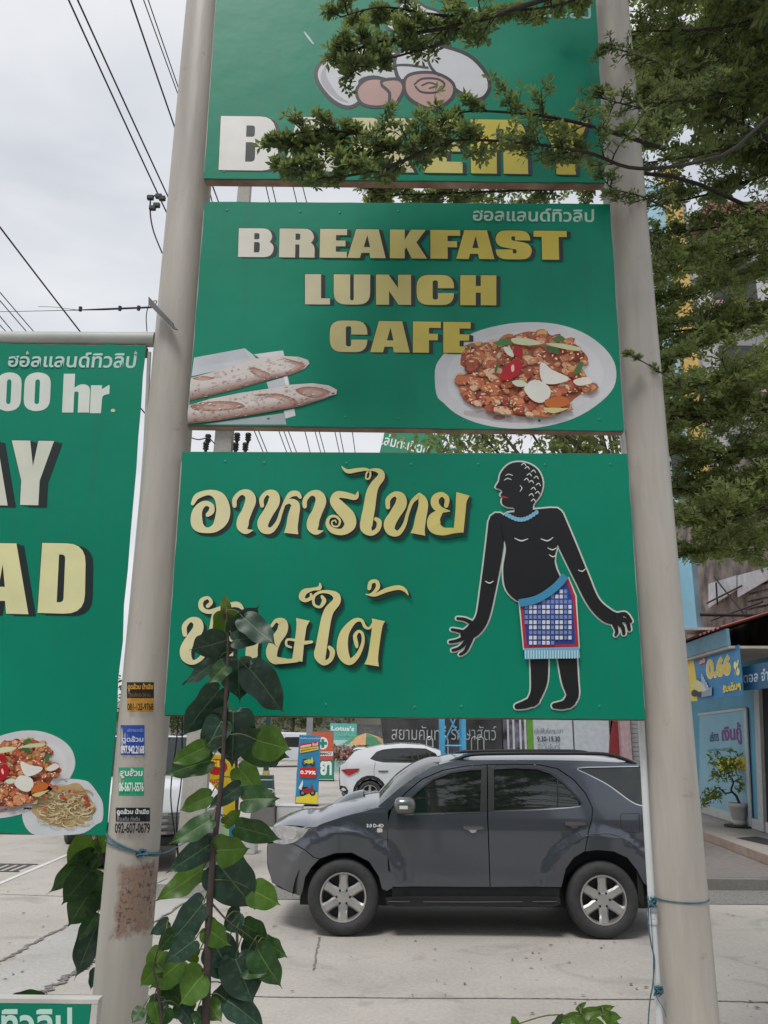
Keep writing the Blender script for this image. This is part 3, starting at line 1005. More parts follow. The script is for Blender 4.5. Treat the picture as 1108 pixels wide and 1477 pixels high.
def loaf(pts, cuts, bot):
    h = len(pts) // 2
    for k in range(9):                      # print of a rounded crust: bands from the brown belly to the floured back
        t = k / 8
        mxx = max(p[0] for p in pts)
        q = [(x, y if y < bot(x) - 30 else y - (y - bot(x) + 60) * .62 * t * min(1, (mxx - x) / 170)) for x, y in pts]
        a_, b_ = (120, 84, 72), (210, 202, 198)
        e = min(1, t * 1.25) ** .7
        pr.poly(pp(q), lin(tuple(u + (v - u) * e for u, v in zip(a_, b_))))
    for cpts in cuts:
        cx2, cy2 = sum(p[0] for p in cpts) / len(cpts), sum(p[1] for p in cpts) / len(cpts)
        for f, c in ((1, (156, 116, 100)), (.8, (172, 136, 120)), (.55, (190, 162, 150))):
            pr.poly(pp(closed([(cx2 + (x - cx2) * f, cy2 + (y - cy2) * f + (1 - f) * 8) for x, y in cpts], 3)), lin(c))
    for i in range(520):
        x, y = rg.uniform(60, 1040), rg.uniform(150, 600)
        if in_poly(x, y, pts):
            low = (y - bot(x)) / 60
            c = rg.choice([(196, 176, 168), (222, 218, 217), (206, 196, 192), (186, 158, 146)]) if low < .1 else rg.choice([(168, 128, 114), (146, 104, 92), (196, 172, 162), (180, 146, 132)])
            e = ellipse(x, y, rg.uniform(3, 15), rg.uniform(1.5, 5), 6, -.25, .35, rg)
            if all(in_poly(*t, pts) for t in e): pr.poly(pp(e), lin(c))
loaf(LOAF1, [[(80,305),(150,287),(230,303),(150,318)], [(460,240),(500,232),(600,275),(560,300),(500,285)], [(670,165),(760,185),(840,215),(760,262),(700,270),(780,215)]], lambda x: 360 - (x - 60) * .17)
loaf(LOAF2, [[(70,480),(240,455),(380,462),(430,495),(300,515),(120,520)], [(480,415),(640,402),(760,440),(780,480),(690,460),(600,425)], [(770,375),(860,357),(960,375),(1000,400),(900,435),(800,410)]], lambda x: 530 - (x - 60) * .14)
pr.build('bread_picture', S2)

# ---- plain standing figure in a checked sarong (a generic stand-in for the printed figure)
def grow(poly, d):
    n = len(poly)
    ar = sum(poly[i - 1][0] * poly[i][1] - poly[i][0] * poly[i - 1][1] for i in range(n))
    sg = 1 if ar > 0 else -1
    out = []
    for i in range(n):
        a, c = poly[i - 1], poly[(i + 1) % n]
        dx, dy = c[0] - a[0], c[1] - a[1]
        l = math.hypot(dx, dy) or 1
        out.append((poly[i][0] + sg * dy / l * d, poly[i][1] - sg * dx / l * d))
    return out
pr = Print(plane_surf(YS), eps=0.00005)
INK, LINE = lin((22, 24, 26)), lin((205, 214, 208))
limbs = [[(718,752,26),(712,800,25),(704,850,22),(696,890,19),(684,908,20),(672,916,16)], [(800,745,26),(820,790,24),(838,830,21),(856,868,18),(876,888,20),(892,893,16)], [(778,945,26),(778,980,24),(774,1000,18),(768,1012,16)], [(818,945,28),(822,980,24),(826,1002,18),(820,1014,16)]]
fing = [[(676,914,7),(662,910,5),(652,908,4)], [(674,918,7),(660,924,5),(649,926,4)], [(676,922,7),(664,934,5),(653,938,4)], [(680,920,7),(672,938,5),(664,944,4)], [(686,902,7),(672,894,5),(660,892,4)],
        [(890,888,7),(902,886,6),(910,896,5)], [(892,893,7),(904,896,6),(908,908,5)], [(890,897,7),(898,904,6),(900,914,5)], [(886,899,7),(890,910,5),(888,916,4)],
        [(772,1010,14),(758,1016,12),(746,1019,8)], [(824,1012,14),(812,1017,12),(800,1018,8)]]
torso = closed([(728,742),(752,738),(780,734),(806,736),(808,770),(800,810),(812,850),(780,870),(750,868),(730,850),(726,820),(730,790),(724,765)], 4)
head = closed([(742,667),(760,668),(776,678),(783,696),(779,714),(769,728),(767,744),(744,744),(743,733),(732,731),(725,727),(724,721),(726,717),(722,714),(725,709),(721,705),(715,703),(720,694),(722,684),(730,673)], 3)
for l in limbs + fing: pr.stroke([(x, y, w + 4.5) for x, y, w in l], LINE, cap=99)
pr.poly(grow(torso, 2.3), LINE)
pr.poly(grow(head, 2.3), LINE)
for l in limbs + fing: pr.stroke(l, INK, cap=99)
pr.poly(torso, INK)
pr.poly(head, INK)
pr.stroke([(752, 730, 20), (754, 748, 24)], INK)
pr.stroke([(723, 716, 1.5), (728, 717, 2.6), (733, 718, 1.2)], lin((170, 44, 52)))
curls = [[(x, y, 1), (x + 4, y - 3, 1.6), (x + 7, y + 1, 1)] for x, y in ((757, 676), (766, 681), (760, 686), (770, 690), (763, 696), (773, 700), (766, 706), (772, 712), (763, 715), (766, 723), (752, 671), (756, 693))]
for l in curls + [[(727, 693, .8), (732, 690, 1.5), (738, 692, .8)], [(729, 686, .8), (734, 684, 1.4), (740, 686, .8)], [(750, 700, .8), (753, 704, 1.4), (750, 709, .8)], [(790, 790, 1), (797, 793, 1.8), (803, 790, 1)], [(792, 800, 1), (798, 803, 1.8), (803, 800, 1)], [(700, 838, 1), (706, 841, 1.8), (712, 838, 1)], [(834, 822, 1), (840, 824, 1.8), (845, 820, 1)]]:
    pr.stroke(l, LINE)
for l in ([(742, 776, 1), (752, 780, 2), (762, 777, 1)], [(780, 777, 1), (790, 780, 2), (798, 775, 1)]):
    pr.stroke(l, LINE)
for i in range(11):
    t = i / 10
    pr.poly(ellipse(731 + 43 * t, 742 + 9 * math.sin(t * math.pi) - 3 * t, 3, 3.4, 9), lin((120, 176, 206)))
cloth = [(750, 868), (776, 862), (800, 850), (820, 834), (830, 860), (835, 934), (756, 936)]
pr.poly(grow(cloth, 2.2), LINE)
pr.poly(cloth, lin((180, 40, 52)))
inner = [(754, 871), (778, 865), (802, 852), (818, 840), (826, 862), (830.5, 929), (760, 931)]
pr.poly(inner, lin((40, 66, 140)))
for j in range(12):
    for i in range(12):
        x, y = 757 + i * 6.3 + (i // 2) * .0, 843 + j * 7.4
        q = [(x, y), (x + 4.6, y), (x + 4.6, y + 5.4), (x, y + 5.4)]
        if all(in_poly(*t, inner) for t in q):
            pr.poly(q, lin((214, 218, 226) if (i % 3 and j % 3) else (120, 140, 190)))
pr.poly([(756, 935), (835.5, 933), (837, 949), (757, 951)], lin((112, 172, 200)))
for i in range(20):
    pr.poly([(757.5 + i * 3.95, 938), (759 + i * 3.95, 938), (759 + i * 3.95, 950), (757.5 + i * 3.95, 950)], lin((196, 222, 232)))
pr.stroke([(749, 870, 11), (775, 864, 11), (800, 848, 11), (816, 830, 11)], lin((62, 140, 180)))
pr.build('figure_picture', S3)

# ---- baker's emblem: sleeves, fists and a puffy hat
pr = Print(plane_surf(YS), eps=0.00005)
o_, s = (300, 0), 3.693
q = lambda pts, n=4: [(o_[0] + x / s, o_[1] + y / s) for x, y in closed(pts, n)]
BK, WH, SKIN, GR = lin((36, 34, 46)), lin((204, 208, 214)), lin((186, 150, 144)), lin((170, 172, 182))
sleeveL = [(585,390),(620,330),(700,285),(820,260),(960,270),(1060,330),(1010,420),(880,400),(800,430),(830,500),(760,560),(680,535),(610,460)]
sleeveR = [(1010,300),(1130,240),(1230,250),(1380,300),(1470,390),(1490,470),(1440,520),(1340,480),(1240,400),(1110,380),(1030,420)]
for sh_ in (sleeveL, sleeveR):
    z = q(sh_)
    pr.poly(grow(z, 5.5), BK)
    pr.poly(z, WH)
pr.poly(q([(600,400),(640,330),(630,400),(690,500),(750,545),(690,530),(620,465)]), GR)
hatp = [(1005,60),(1040,20),(1110,15),(1160,45),(1230,70),(1250,120),(1200,165),(1120,190),(1030,170),(960,140),(960,90)]
z = q(hatp)
pr.poly(grow(z, 4), BK)
pr.poly(z, WH)
for f in ([(800,480),(850,430),(930,430),(970,490),(950,550),(880,560),(820,540)], [(930,440),(1010,430),(1035,470),(1000,540),(975,555),(975,490)], [(1060,420),(1120,395),(1220,400),(1300,450),(1290,520),(1200,570),(1110,540),(1060,490)]):
    z = q(f)
    pr.poly(grow(z, 4.6), BK)
    pr.poly(z, SKIN)
for l in ([(1100,450,10),(1140,420,12),(1220,420,12),(1260,450,12),(1220,490,12),(1140,490,12),(1105,460,10)], [(1140,455,9),(1180,440,9),(1220,455,9),(1180,470,9)], [(960,350,10),(1060,345,12),(1170,360,12)], [(1170,310,12),(1190,360,14),(1230,400,12)]):
    pr.stroke([(o_[0] + x / s, o_[1] + y / s, w / s) for x, y, w in l], BK)
pr.build('baker_emblem', S1)
pr = Print(plane_surf(YS))
pr.stroke([(439, 46, 1.6), (445, 54, 3), (452, 63, 2)], lin((176, 196, 196)))
pr.build('scratch', S1)
# ------------------------------------------------------------------ ground
def concrete(name, col, var=0.14, seed=0.0, stain=0.5):
    m = mat(name, col, rough=0.85, var=var, scale=0.55, bump=0.25, bscale=60, spec=0.3)
    t = m.node_tree
    b = t.nodes['Principled BSDF']
    base = b.inputs['Base Color'].links[0].from_socket
    c = t.nodes.new('ShaderNodeTexCoord')
    n = t.nodes.new('ShaderNodeTexNoise')
    n.inputs['Scale'].default_value = 26
    n.inputs['Detail'].default_value = 8
    n.inputs['Roughness'].default_value = 0.75
    t.links.new(c.outputs['Object'], n.inputs['Vector'])
    n2 = t.nodes.new('ShaderNodeTexNoise')
    n2.inputs['Scale'].default_value = 1.6
    n2.inputs['Detail'].default_value = 6
    n2.inputs['Distortion'].default_value = 1.2
    t.links.new(c.outputs['Object'], n2.inputs['Vector'])
    r = t.nodes.new('ShaderNodeMapRange')
    r.inputs[1].default_value = 0.3
    r.inputs[2].default_value = 0.7
    r.inputs[3].default_value = 0.8
    r.inputs[4].default_value = 1.12
    t.links.new(n.outputs['Fac'], r.inputs[0])
    r2 = t.nodes.new('ShaderNodeMapRange')
    r2.inputs[1].default_value = 0.56
    r2.inputs[2].default_value = 0.75
    r2.inputs[3].default_value = 1.0
    r2.inputs[4].default_value = 1 - stain * 0.5
    t.links.new(n2.outputs['Fac'], r2.inputs[0])
    k = t.nodes.new('ShaderNodeMath')
    k.operation = 'MULTIPLY'
    t.links.new(r.outputs[0], k.inputs[0])
    t.links.new(r2.outputs[0], k.inputs[1])
    v = t.nodes.new('ShaderNodeVectorMath')
    v.operation = 'SCALE'
    t.links.new(base, v.inputs[0])
    t.links.new(k.outputs[0], v.inputs['Scale'])
    t.links.new(v.outputs[0], b.inputs['Base Color'])
    return m
CONC = concrete('pale_concrete', (0.43, 0.402, 0.366))
PATHM = concrete('grey_aggregate', (0.42, 0.41, 0.39), stain=.3)
GRAV = mat('gravel_strip', (0.2, 0.195, 0.185), rough=.95, var=.5, scale=55, bump=.9, bscale=90, col2=(.36, .35, .33))
g = MB()
g.add([(-300, -60, 0), (300, -60, 0), (300, 500, 0), (-300, 500, 0)], [(0, 1, 2, 3)])
ground = tag(g.build('ground', CONC), 'pale concrete ground of the parking lot with joints and stains', 'ground', kind='structure')
def sheet(name, pts, z, m, parent=None):
    pl = [(p[0], p[1]) for p in pts]
    tr = tessellate_polygon([[Vector((p[0], p[1], 0)) for p in pl]])
    b = MB().add([(p[0], p[1], z) for p in pl], [tuple(t) for t in tr])
    o = b.build(name, m, parent)
    for p in o.data.polygons:
        if p.normal.z < 0:
            o.data.flip_normals()
            break
    return o
def wavy(a, b, w, n=24, j=0.35, seed=1):
    rg = random.Random(seed)
    a, b = Vector(a[:2]), Vector(b[:2])
    d = (b - a).normalized()
    q = Vector((-d.y, d.x))
    A, B = [], []
    for i in range(n + 1):
        p = a.lerp(b, i / n) + q * rg.uniform(-1, 1) * w * j * 2
        ww = w * (0.5 + rg.uniform(0, j))
        A.append(p + q * ww)
        B.append(p - q * ww)
    return [tuple(p) for p in A] + [tuple(p) for p in reversed(B)]
JOINT = mat('dark_joint', (0.12, 0.11, 0.10), rough=.95, var=.5, scale=20, col2=(.3, .28, .26))
for i, (a, b_, w) in enumerate((((1010, 1444), (1300, 1452), .018), ((-200, 1434), (1000, 1443), .014), ((461, 1352), (452, 1400), .014), ((210, 1290), (560, 1272), .012), ((0, 1290), (160, 1296), .012), ((-250, 1600), (1400, 1610), .02), ((730, 1250), (760, 1245), .02))):
    sheet('expansion_joint', wavy(G(*a), G(*b_), w, seed=i), 0.004 + i * 0.0004, JOINT, ground)
# footpath patch at the left, between two cracks, and the road line
A0, A1, B0, B1 = G(-120, 1435), G(96, 1335), G(40, 1447), G(150, 1378)
path = tag(sheet('path', [G(-300, 1500), G(-120, 1455), G(0, 1398), G(96, 1337), G(130, 1318), G(235, 1270), G(300, 1246), G(330, 1262), G(150, 1378), G(60, 1437), G(0, 1470), G(-160, 1560)], 0.004, PATHM), 'strip of grey aggregate footpath between two weedy cracks', 'path', kind='structure')
for i, (a, b_, w) in enumerate((((-120, 1452), (100, 1334), .028), ((100, 1334), (240, 1268), .014), ((0, 1474), (75, 1425), .05), ((75, 1425), (150, 1378), .045), ((150, 1378), (330, 1262), .018))):
    sheet('weedy_crack', wavy(G(*a), G(*b_), w, 40, .5, 20 + i), 0.0085 + .0004 * i, JOINT, path)
rl = tag(sheet('road_line', wavy(G(-60, 1300), G(420, 1096), .075, 60, .04, 3), 0.006, mat('road_paint', (.62, .62, .6), rough=.7, var=.12, scale=4)), 'worn white painted line at the edge of the road', 'line', kind='structure')
gr_ = MB()
c0 = G(-2, 1252)
for i in range(7):
    gr_.box((c0.x - .5 + i * .14, c0.y - .3, 0.002), (c0.x - .44 + i * .14, c0.y + .3, 0.009))
gr_.box((c0.x - .55, c0.y - .36, 0.0015), (c0.x + .46, c0.y - .31, 0.01))
gr_.box((c0.x - .55, c0.y + .31, 0.0015), (c0.x + .46, c0.y + .36, 0.01))
tag(gr_.build('drain_grate', mat('iron_grate', (.06, .058, .055), rough=.7)), 'dark iron drain grate set in the road at the far left', 'drain')

# dry leaf crumbs and grit lying about
lt = MB()
rq = random.Random(55)
for i in range(300):
    p = G(rq.uniform(-100, 1250), 1180 + 320 * rq.random() ** .8)
    a, s_ = rq.uniform(0, 6.3), rq.uniform(.008, .03)
    q = [(p.x + s_ * math.cos(a), p.y + s_ * math.sin(a), .012), (p.x - s_ * .5 * math.sin(a), p.y + s_ * .5 * math.cos(a), .016), (p.x - s_ * math.cos(a), p.y - s_ * math.sin(a), .011), (p.x + s_ * .5 * math.sin(a), p.y - s_ * .5 * math.cos(a), .012)]
    lt.add(q, [(0, 1, 2, 3)])
tag(lt.build('leaf_litter', mat('dry_leaf', (.16, .12, .09), rough=.9, var=.5, scale=30)), 'scattered dry leaf crumbs and grit on the concrete', 'litter', kind='stuff')

# gutter of loose gravel, kerb, paved terrace at the right
YK = G(1060, 1285, 0).y
XR = 14
tag(sheet('gravel_gutter', [(-3.2, YK - .95), (XR, YK - .95), (XR, YK), (-3.2, YK)], 0.006, GRAV), 'strip of grey gravel running along behind the dark suv', 'gravel', kind='structure')

# ------------------------------------------------------------------ added shop row behind the viewer, out of view, for car reflections and contrast
ob = MB()
rq = random.Random(3)
x = -46.0
while x < 46:
    w = rq.uniform(4, 7)
    h = rq.choice((6.5, 7.2, 9.5, 10.2))
    ob.box((x, -24, 0), (x + w - .02, -15, h))
    ob.box((x + .3, -15.4, h * .42), (x + w - .3, -13.6, h * .45))
    for fl_ in range(int(h // 3.2)):
        for k in range(2):
            ob.box((x + .6 + k * w * .45, -15.0, 1.0 + fl_ * 3.2), (x + .6 + k * w * .45 + w * .3, -14.9, 2.6 + fl_ * 3.2))
    x += w
tag(ob.build('added_reflection_row', mat('far_row_render', (.16, .15, .14), rough=.8, var=.5, scale=.25, col2=(.36, .34, .31))), 'added row of shop houses behind the viewer, unseen, for reflections', 'buildings', kind='structure')

# ------------------------------------------------------------------ cars
class Car:
    """Side panels are outlines traced on the near flank and draped over a curved flank surface."""
    def __init__(s, name, label, Yn, width, front_x, rear_x, group=None, belt=1.05, roof=1.72, roof_in=0.2, wheels=(), flare=(0.5, 0.7, 0.035), cat='car', nose=.34, tail=.22, bulge=0.0):
        s.Yn, s.W, s.fx, s.rx = Yn, width, front_x, rear_x
        s.belt, s.roof, s.rin, s.wh, s.fl, s.nose, s.tail = belt, roof, roof_in, wheels, flare, nose, tail
        s.Yc = Yn + width / 2
        s.o = thing(name, label, cat, ((front_x + rear_x) / 2, s.Yc, 0), group=group)
    def ins(s, x, z):
        v = 0.0
        if z < 0.6: v += 0.05 * ((0.6 - z) / 0.4) ** 2
        if z > s.belt - 0.2:
            t = (z - (s.belt - 0.2)) / 0.2
            v += 0.02 * min(t, 1) ** 2
        if z > s.belt:
            t = (z - s.belt) / (s.roof - s.belt)
            v += (s.rin - 0.02) * (0.62 * t + 0.38 * t * t)
        for xe, sg, am in ((s.fx, 1, s.nose), (s.rx, -1, s.tail)):
            d = (xe - x) * -sg
            ln = 0.75
            if d < ln: v += am * ((ln - max(d, -.1)) / ln) ** 2.2
        for xc, zc, r_ in s.wh:
            q = math.hypot(x - xc, z - zc)
            i, o_, am = s.fl
            if q < o_:
                t = min(max((o_ - q) / 0.045, 0), 1)
                v -= am * (t * t * (3 - 2 * t)) * (1 if q > i else 1)
        return v
    def pt(s, px, py, dd=0.0):
        y = s.Yn
        for _ in range(5):
            p = P(px, py, y)
            y = s.Yn + s.ins(p.x, p.z) + dd
        return p
    def xz(s, px, py):
        p = s.pt(px, py)
        return (p.x, p.z)
    def panel(s, name, poly, m, holes=(), dd=0.0, thick=0.018, parent=None, both=True, gap=0.0, step=0.06, world=False, label=None):
        pts = poly if world else [s.xz(*p) for p in poly]
        hs = [h if world else [s.xz(*p) for p in h] for h in holes]
        if gap: pts = grow(pts, -gap)
        loops = [pts] + list(hs)
        flat = [p for l in loops for p in l]
        tr = tessellate_polygon([[Vector((p[0], p[1], 0)) for p in l] for l in loops])
        bm = bmesh.new()
        vv = [bm.verts.new((p[0], 0, p[1])) for p in flat]
        for t in tr:
            try: bm.faces.new([vv[i] for i in t])
            except ValueError: pass
        xs, zs = [p[0] for p in flat], [p[1] for p in flat]
        for ax, lo, hi in ((2, min(zs), max(zs)), (0, min(xs), max(xs))):
            k = max(1, int((hi - lo) / step))
            for i in range(1, k):
                c = lo + (hi - lo) * i / k
                co = (0, 0, c) if ax == 2 else (c, 0, 0)
                no = (0, 0, 1) if ax == 2 else (1, 0, 0)
                bmesh.ops.bisect_plane(bm, geom=bm.verts[:] + bm.edges[:] + bm.faces[:], dist=1e-6, plane_co=co, plane_no=no)
        edge = [e for e in bm.edges if e.is_boundary]
        ex = bmesh.ops.extrude_edge_only(bm, edges=edge)['geom']
        back = {v for v in ex if isinstance(v, bmesh.types.BMVert)}
        for v in bm.verts:
            x, z = v.co.x, v.co.z
            v.co.y = s.Yn + s.ins(x, z) + dd + (thick if v in back else 0)
        bmesh.ops.recalc_face_normals(bm, faces=bm.faces[:])
        f0 = max((f for f in bm.faces), key=lambda f: abs(f.normal.y) * f.calc_area())
        if f0.normal.y > 0: bmesh.ops.reverse_faces(bm, faces=bm.faces[:])
        out = []
        for side in ((0, 1) if both else (0,)):
            me = bpy.data.meshes.new(name)
            if side:
                for v in bm.verts: v.co.y = 2 * s.Yc - v.co.y
                bmesh.ops.reverse_faces(bm, faces=bm.faces[:])
            bm.to_mesh(me)
            me.materials.append(m)
            me.shade_smooth()
            try: me.set_sharp_from_angle(angle=R(38))
            except Exception: pass
            o = link(name, me, (parent[side] if isinstance(parent, (list, tuple)) else parent) or s.o)
            if label: o['label'] = label
            out.append(o)
        bm.free()
        return out
    def loft(s, name, edge, crown, m, nx=14, parent=None, dd=0.0, sub=4, flat=False):
        """edge: traced px along the near flank; swept across to the far flank with a crowned section"""
        e = [tuple(s.pt(*p)) for p in edge]
        if sub > 1: e = spline(e, sub)
        cr_ = crown if hasattr(crown, '__len__') else [crown] * len(edge)
        cr_ = [c[0] for c in (spline([(c,) for c in cr_], sub) if sub > 1 else [(c,) for c in cr_])]
        vs_, fs = [], []
        for (x, y, z), c in zip(e, cr_):
            for k in range(nx + 1):
                t = k / nx
                yy = y + dd + (2 * s.Yc - 2 * y - 2 * dd) * t
                q = 1 - (2 * t - 1) ** 2
                w = c if not isinstance(c, tuple) else c
                vs_.append((x, yy, z + w * q ** 0.8))
        for i in range(len(e) - 1):
            for k in range(nx):
                a = i * (nx + 1) + k
                fs.append((a, a + 1, a + nx + 2, a + nx + 1))
        return MB().add(vs_, fs).build(name, m, parent or s.o, smooth=True)
    def stroke(s, name, pts, w, m, dd=-0.003, parent=None, n=5, both=True, h=0.006):
        A, B = ribbon([(x, y, w) for x, y in pts], n)
        out = []
        top = [s.pt(*p, dd) for p in A] + [s.pt(*p, dd) for p in B]
        k = len(A)
        fs = [(i, i + 1, k + i + 1, k + i) for i in range(k - 1)]
        bk = [p + Vector((0, h, 0)) for p in top]
        rim = list(range(k)) + [k + i for i in range(k - 1, -1, -1)]
        fs += [(rim[i], rim[(i + 1) % len(rim)], rim[(i + 1) % len(rim)] + 2 * k, rim[i] + 2 * k) for i in range(len(rim))]
        for side in ((0, 1) if both else (0,)):
            pts_ = [Vector((p.x, 2 * s.Yc - p.y if side else p.y, p.z)) for p in top + bk]
            out.append(MB().add(pts_, fs).build(name, m, (parent[side] if isinstance(parent, (list, tuple)) else parent) or s.o, smooth=False))
        return out
    def wheel(s, xc, zc, r_, rim, y, side, mt, spokes=6, dark=None, plain=False, tw=.22):
        sg = 1 if side == 0 else -1
        w = link('wheel', MB().lathe([(rim + .008, 0.02), (rim + .02, -0.004), (r_ * .80, -0.014), (r_ * .93, -0.006), (r_ * .985, 0.03), (r_, .07), (r_, tw - .05), (r_ * .97, tw - .01), (r_ * .8, tw + .01), (rim, tw)], (0, 0, 0), 48, 'Y').mesh('tyre', mt['tyre']), s.o, True)
        if side: w.data.transform(Matrix.Scale(-1, 4, (0, 1, 0))); w.data.flip_normals()
        w.data.transform(Matrix.Translation((xc, y, zc)))
        b = MB().lathe([(rim + .012, 0.012), (rim + .01, 0.002), (rim - .006, 0.0), (rim - .014, 0.02), (rim - .016, .12)], (0, 0, 0), 48, 'Y')
        seg = 2 * math.pi / spokes
        for k in range(spokes):
            a = math.pi / 2 + seg * k
            ca, sa = math.cos(a), math.sin(a)
            prof = [(0.0, .068, .026), (.3, .07, .012), (.62, .062, .004), (1.0, .072, .008)]
            vs_, fs = [], []
            for t, hw, yy in prof:
                rr = .05 + (rim - .012 - .05) * t
                hw = hw * rim / .23 * (.62 if plain else .72)
                for q, dy in ((-1, .03), (-.62, 0), (.62, 0), (1, .03)):
                    vs_.append((rr * ca - q * hw * sa, yy + dy * .7, rr * sa + q * hw * ca))
            for i in range(len(prof) - 1):
                for j in range(3):
                    fs.append((i * 4 + j, i * 4 + j + 1, i * 4 + j + 5, i * 4 + j + 4))
            b.add(vs_, fs)
        b.lathe([(.0, .018), (.045, .018), (.075, .022), (.085, .032), (.085, .06)], (0, 0, 0), 28, 'Y')
        rm = b.mesh('rim', mt['rim'])
        d = MB().lathe([(rim - .014, .085), (.0, .085)], (0, 0, 0), 30, 'Y')
        if not plain:
            pass
        dm = d.mesh('brake_disc', mt['dark'])
        nb = MB()
        for k in range(spokes):
            a = math.pi / 2 + seg * (k + .5)
            nb.lathe([(0, -.004), (.011, -.002), (.013, .004), (.013, .03)], (.072 * math.cos(a), .018, .072 * math.sin(a)), 10, 'Y')
        nm = nb.mesh('wheel_nuts', mt['dark'])
        for me, nme in ((rm, 'rim'), (dm, 'brake_disc'), (nm, 'wheel_nuts')):
            if side: me.transform(Matrix.Scale(-1, 4, (0, 1, 0))); me.flip_normals()
            me.transform(Matrix.Translation((xc, y, zc)))
            oo = link(nme, me, w, True)
            if nme == 'wheel_nuts': oo['kind'] = 'stuff'
            try: me.set_sharp_from_angle(angle=R(40))
            except Exception: pass
        return w

def paint(name, col, metal=0.0, rough=0.3, var=.04):
    return mat(name, col, rough=rough, metal=metal, var=var, scale=1.2, coat=1.0, bump=0.0)
CARM = {'tyre': mat('tyre_rubber', (.035, .036, .038), rough=.75, var=.25, scale=14, bump=.15, bscale=30),
        'rim': mat('alloy', (.5, .5, .5), rough=.32, metal=.75, var=.06), 'dark': mat('black_plastic', (.014, .014, .016), rough=.6),
        'glass': mat('tinted_glass', (.010, .014, .012), rough=.03, var=.3, spec=.9), 'chrome': mat('chrome', (.66, .67, .68), rough=.12, metal=1.0, var=.02)}
def px1(pts): return [(520 + x / 2.518, 1020 + y / 2.518) for x, y in pts]
def px2(pts): return [(360 + x / 3.259, 1040 + y / 3.259) for x, y in pts]

YN = 9.30
_fw, _rw = P(495, 1295.3, YN), P(870.8, 1299, YN)
WR = 0.385
suv = Car('suv', 'dark grey suv parked side-on behind the sign posts', YN, 1.84, P(386, 1240, YN).x, P(1000, 1240, YN).x, wheels=((_fw.x, _fw.z, WR), (_rw.x, _rw.z, WR)), belt=P(600, 1172, YN).z, roof=P(700, 1097, YN).z, roof_in=.19, flare=(.5, .71, .03), nose=.36)
GREY = paint('grey_metallic_paint', (.098, .110, .134), metal=.75, rough=.28)
fd = [(104,640),(98,560),(98,420),(112,372),(165,312),(225,262),(300,230),(380,215),(459,210),(461,400),(470,654),(118,654)]
fdw = [(150,385),(172,345),(215,302),(265,264),(330,239),(400,229),(440,228),(434,380)]
rd = [(461,210),(560,208),(650,210),(715,224),(775,265),(818,315),(843,368),(840,410),(826,465),(816,523),(775,548),(747,587),(730,654),(472,654),(463,400)]
rdw = [(484,226),(560,222),(640,226),(690,242),(740,280),(780,322),(803,352),(795,362),(486,376)]
doors = []
for nm, poly, win in (('front_door', fd, fdw), ('rear_door', rd, rdw)):
    d_ = suv.panel('door', px1(poly), GREY, holes=[px1(win)], gap=.003)
    doors.append(d_)
    suv.panel('window', px1([(x, y) for x, y in grow(win, 7)]), CARM['glass'], dd=.016, thick=.004, parent=d_)
blk = CARM['dark']
suv.panel('pillar_trim', px1([(441,224),(459,214),(459,378),(435,380)]), blk, dd=-.003, thick=.004, parent=doors[0])
suv.panel('pillar_trim', px1([(463,214),(484,222),(486,375),(463,378)]), blk, dd=-.003, thick=.004, parent=doors[1])
suv.stroke('window_divider', px1([(716,258),(718,310),(717,366)]), 1.6, blk, dd=.004, parent=doors[1], h=.012)
suv.stroke('belt_strip', px1([(150,391),(300,387),(432,383)]), 1.5, CARM['chrome'], parent=doors[0])
suv.stroke('belt_strip', px1([(486,379),(640,373),(760,365),(800,360)]), 1.5, CARM['chrome'], parent=doors[1])
suv.stroke('window_seal', px1([(150,384),(172,343),(215,300),(265,261),(330,236),(400,226),(440,225)]), 1.8, blk, dd=-.001, parent=doors[0])
suv.stroke('window_seal', px1([(484,376),(484,224),(560,219),(640,223),(692,239),(742,277),(783,320),(807,352)]), 1.8, blk, dd=-.001, parent=doors[1])
for i, (xa, ya) in enumerate(((373, 440), (741, 425))):
    k = px1([(xa, ya - 8), (xa + 72, ya - 8), (xa + 76, ya - 2), (xa + 72, ya + 4), (xa + 50, ya + 4), (xa + 44, ya + 14), (xa + 30, ya + 16), (xa + 18, ya + 5), (xa + 2, ya + 3)])
    suv.panel('handle', k, CARM['chrome'], dd=-.028, thick=.03, parent=doors[i], step=.3)
# body shell panels
ff = [(275,512),(345,480),(450,445),(560,412),(610,403),(648,404),(653,420),(648,560),(653,640),(673,785),(645,800),(622,790),(607,730),(562,662),(482,620),(402,622),(330,648),(303,641),(262,606),(205,576)]
suv.panel('fender', px2(ff), GREY, gap=.0025)
bp_ = [(84,577),(110,573),(205,578),(262,608),(302,643),(328,650),(290,690),(262,735),(250,800),(240,822),(160,790),(105,762),(90,700),(82,640)]
suv.panel('bumper_corner', px2(bp_), paint('grey_plastic_paint', (.075, .078, .085), metal=.2, rough=.45), gap=.0025)
hl = [(108,498),(150,488),(212,494),(278,507),(252,545),(205,575),(160,582),(112,573),(101,538)]
hlm = mat('headlight_lens', (.36, .37, .37), rough=.1, var=.5, scale=9, spec=.9)
hls = suv.panel('headlight', px2(hl), hlm, gap=.003, dd=-.004)
suv.panel('reflector', px2(ellipse(196, 530, 26, 26, 14)), CARM['chrome'], dd=-.007, thick=.002, parent=hls, step=.3)
side = [(545,1163.5),(573.6,1139),(599.4,1119.5),(623,1106),(651,1099),(679,1097.4),(782,1096.6),(870,1098.6),(919,1103),(962,1110),(980,1140),(996,1180),(1001,1215),(1002,1260),(992,1290),(962,1296)] + px1([(1030,640),(1005,592),(970,547),(920,524),(860,519),(818,524),(828,465),(842,410),(845,368),(820,313),(777,263),(717,222),(650,208),(560,206),(459,208),(380,213),(298,228),(223,260),(163,310),(110,370),(100,376)])
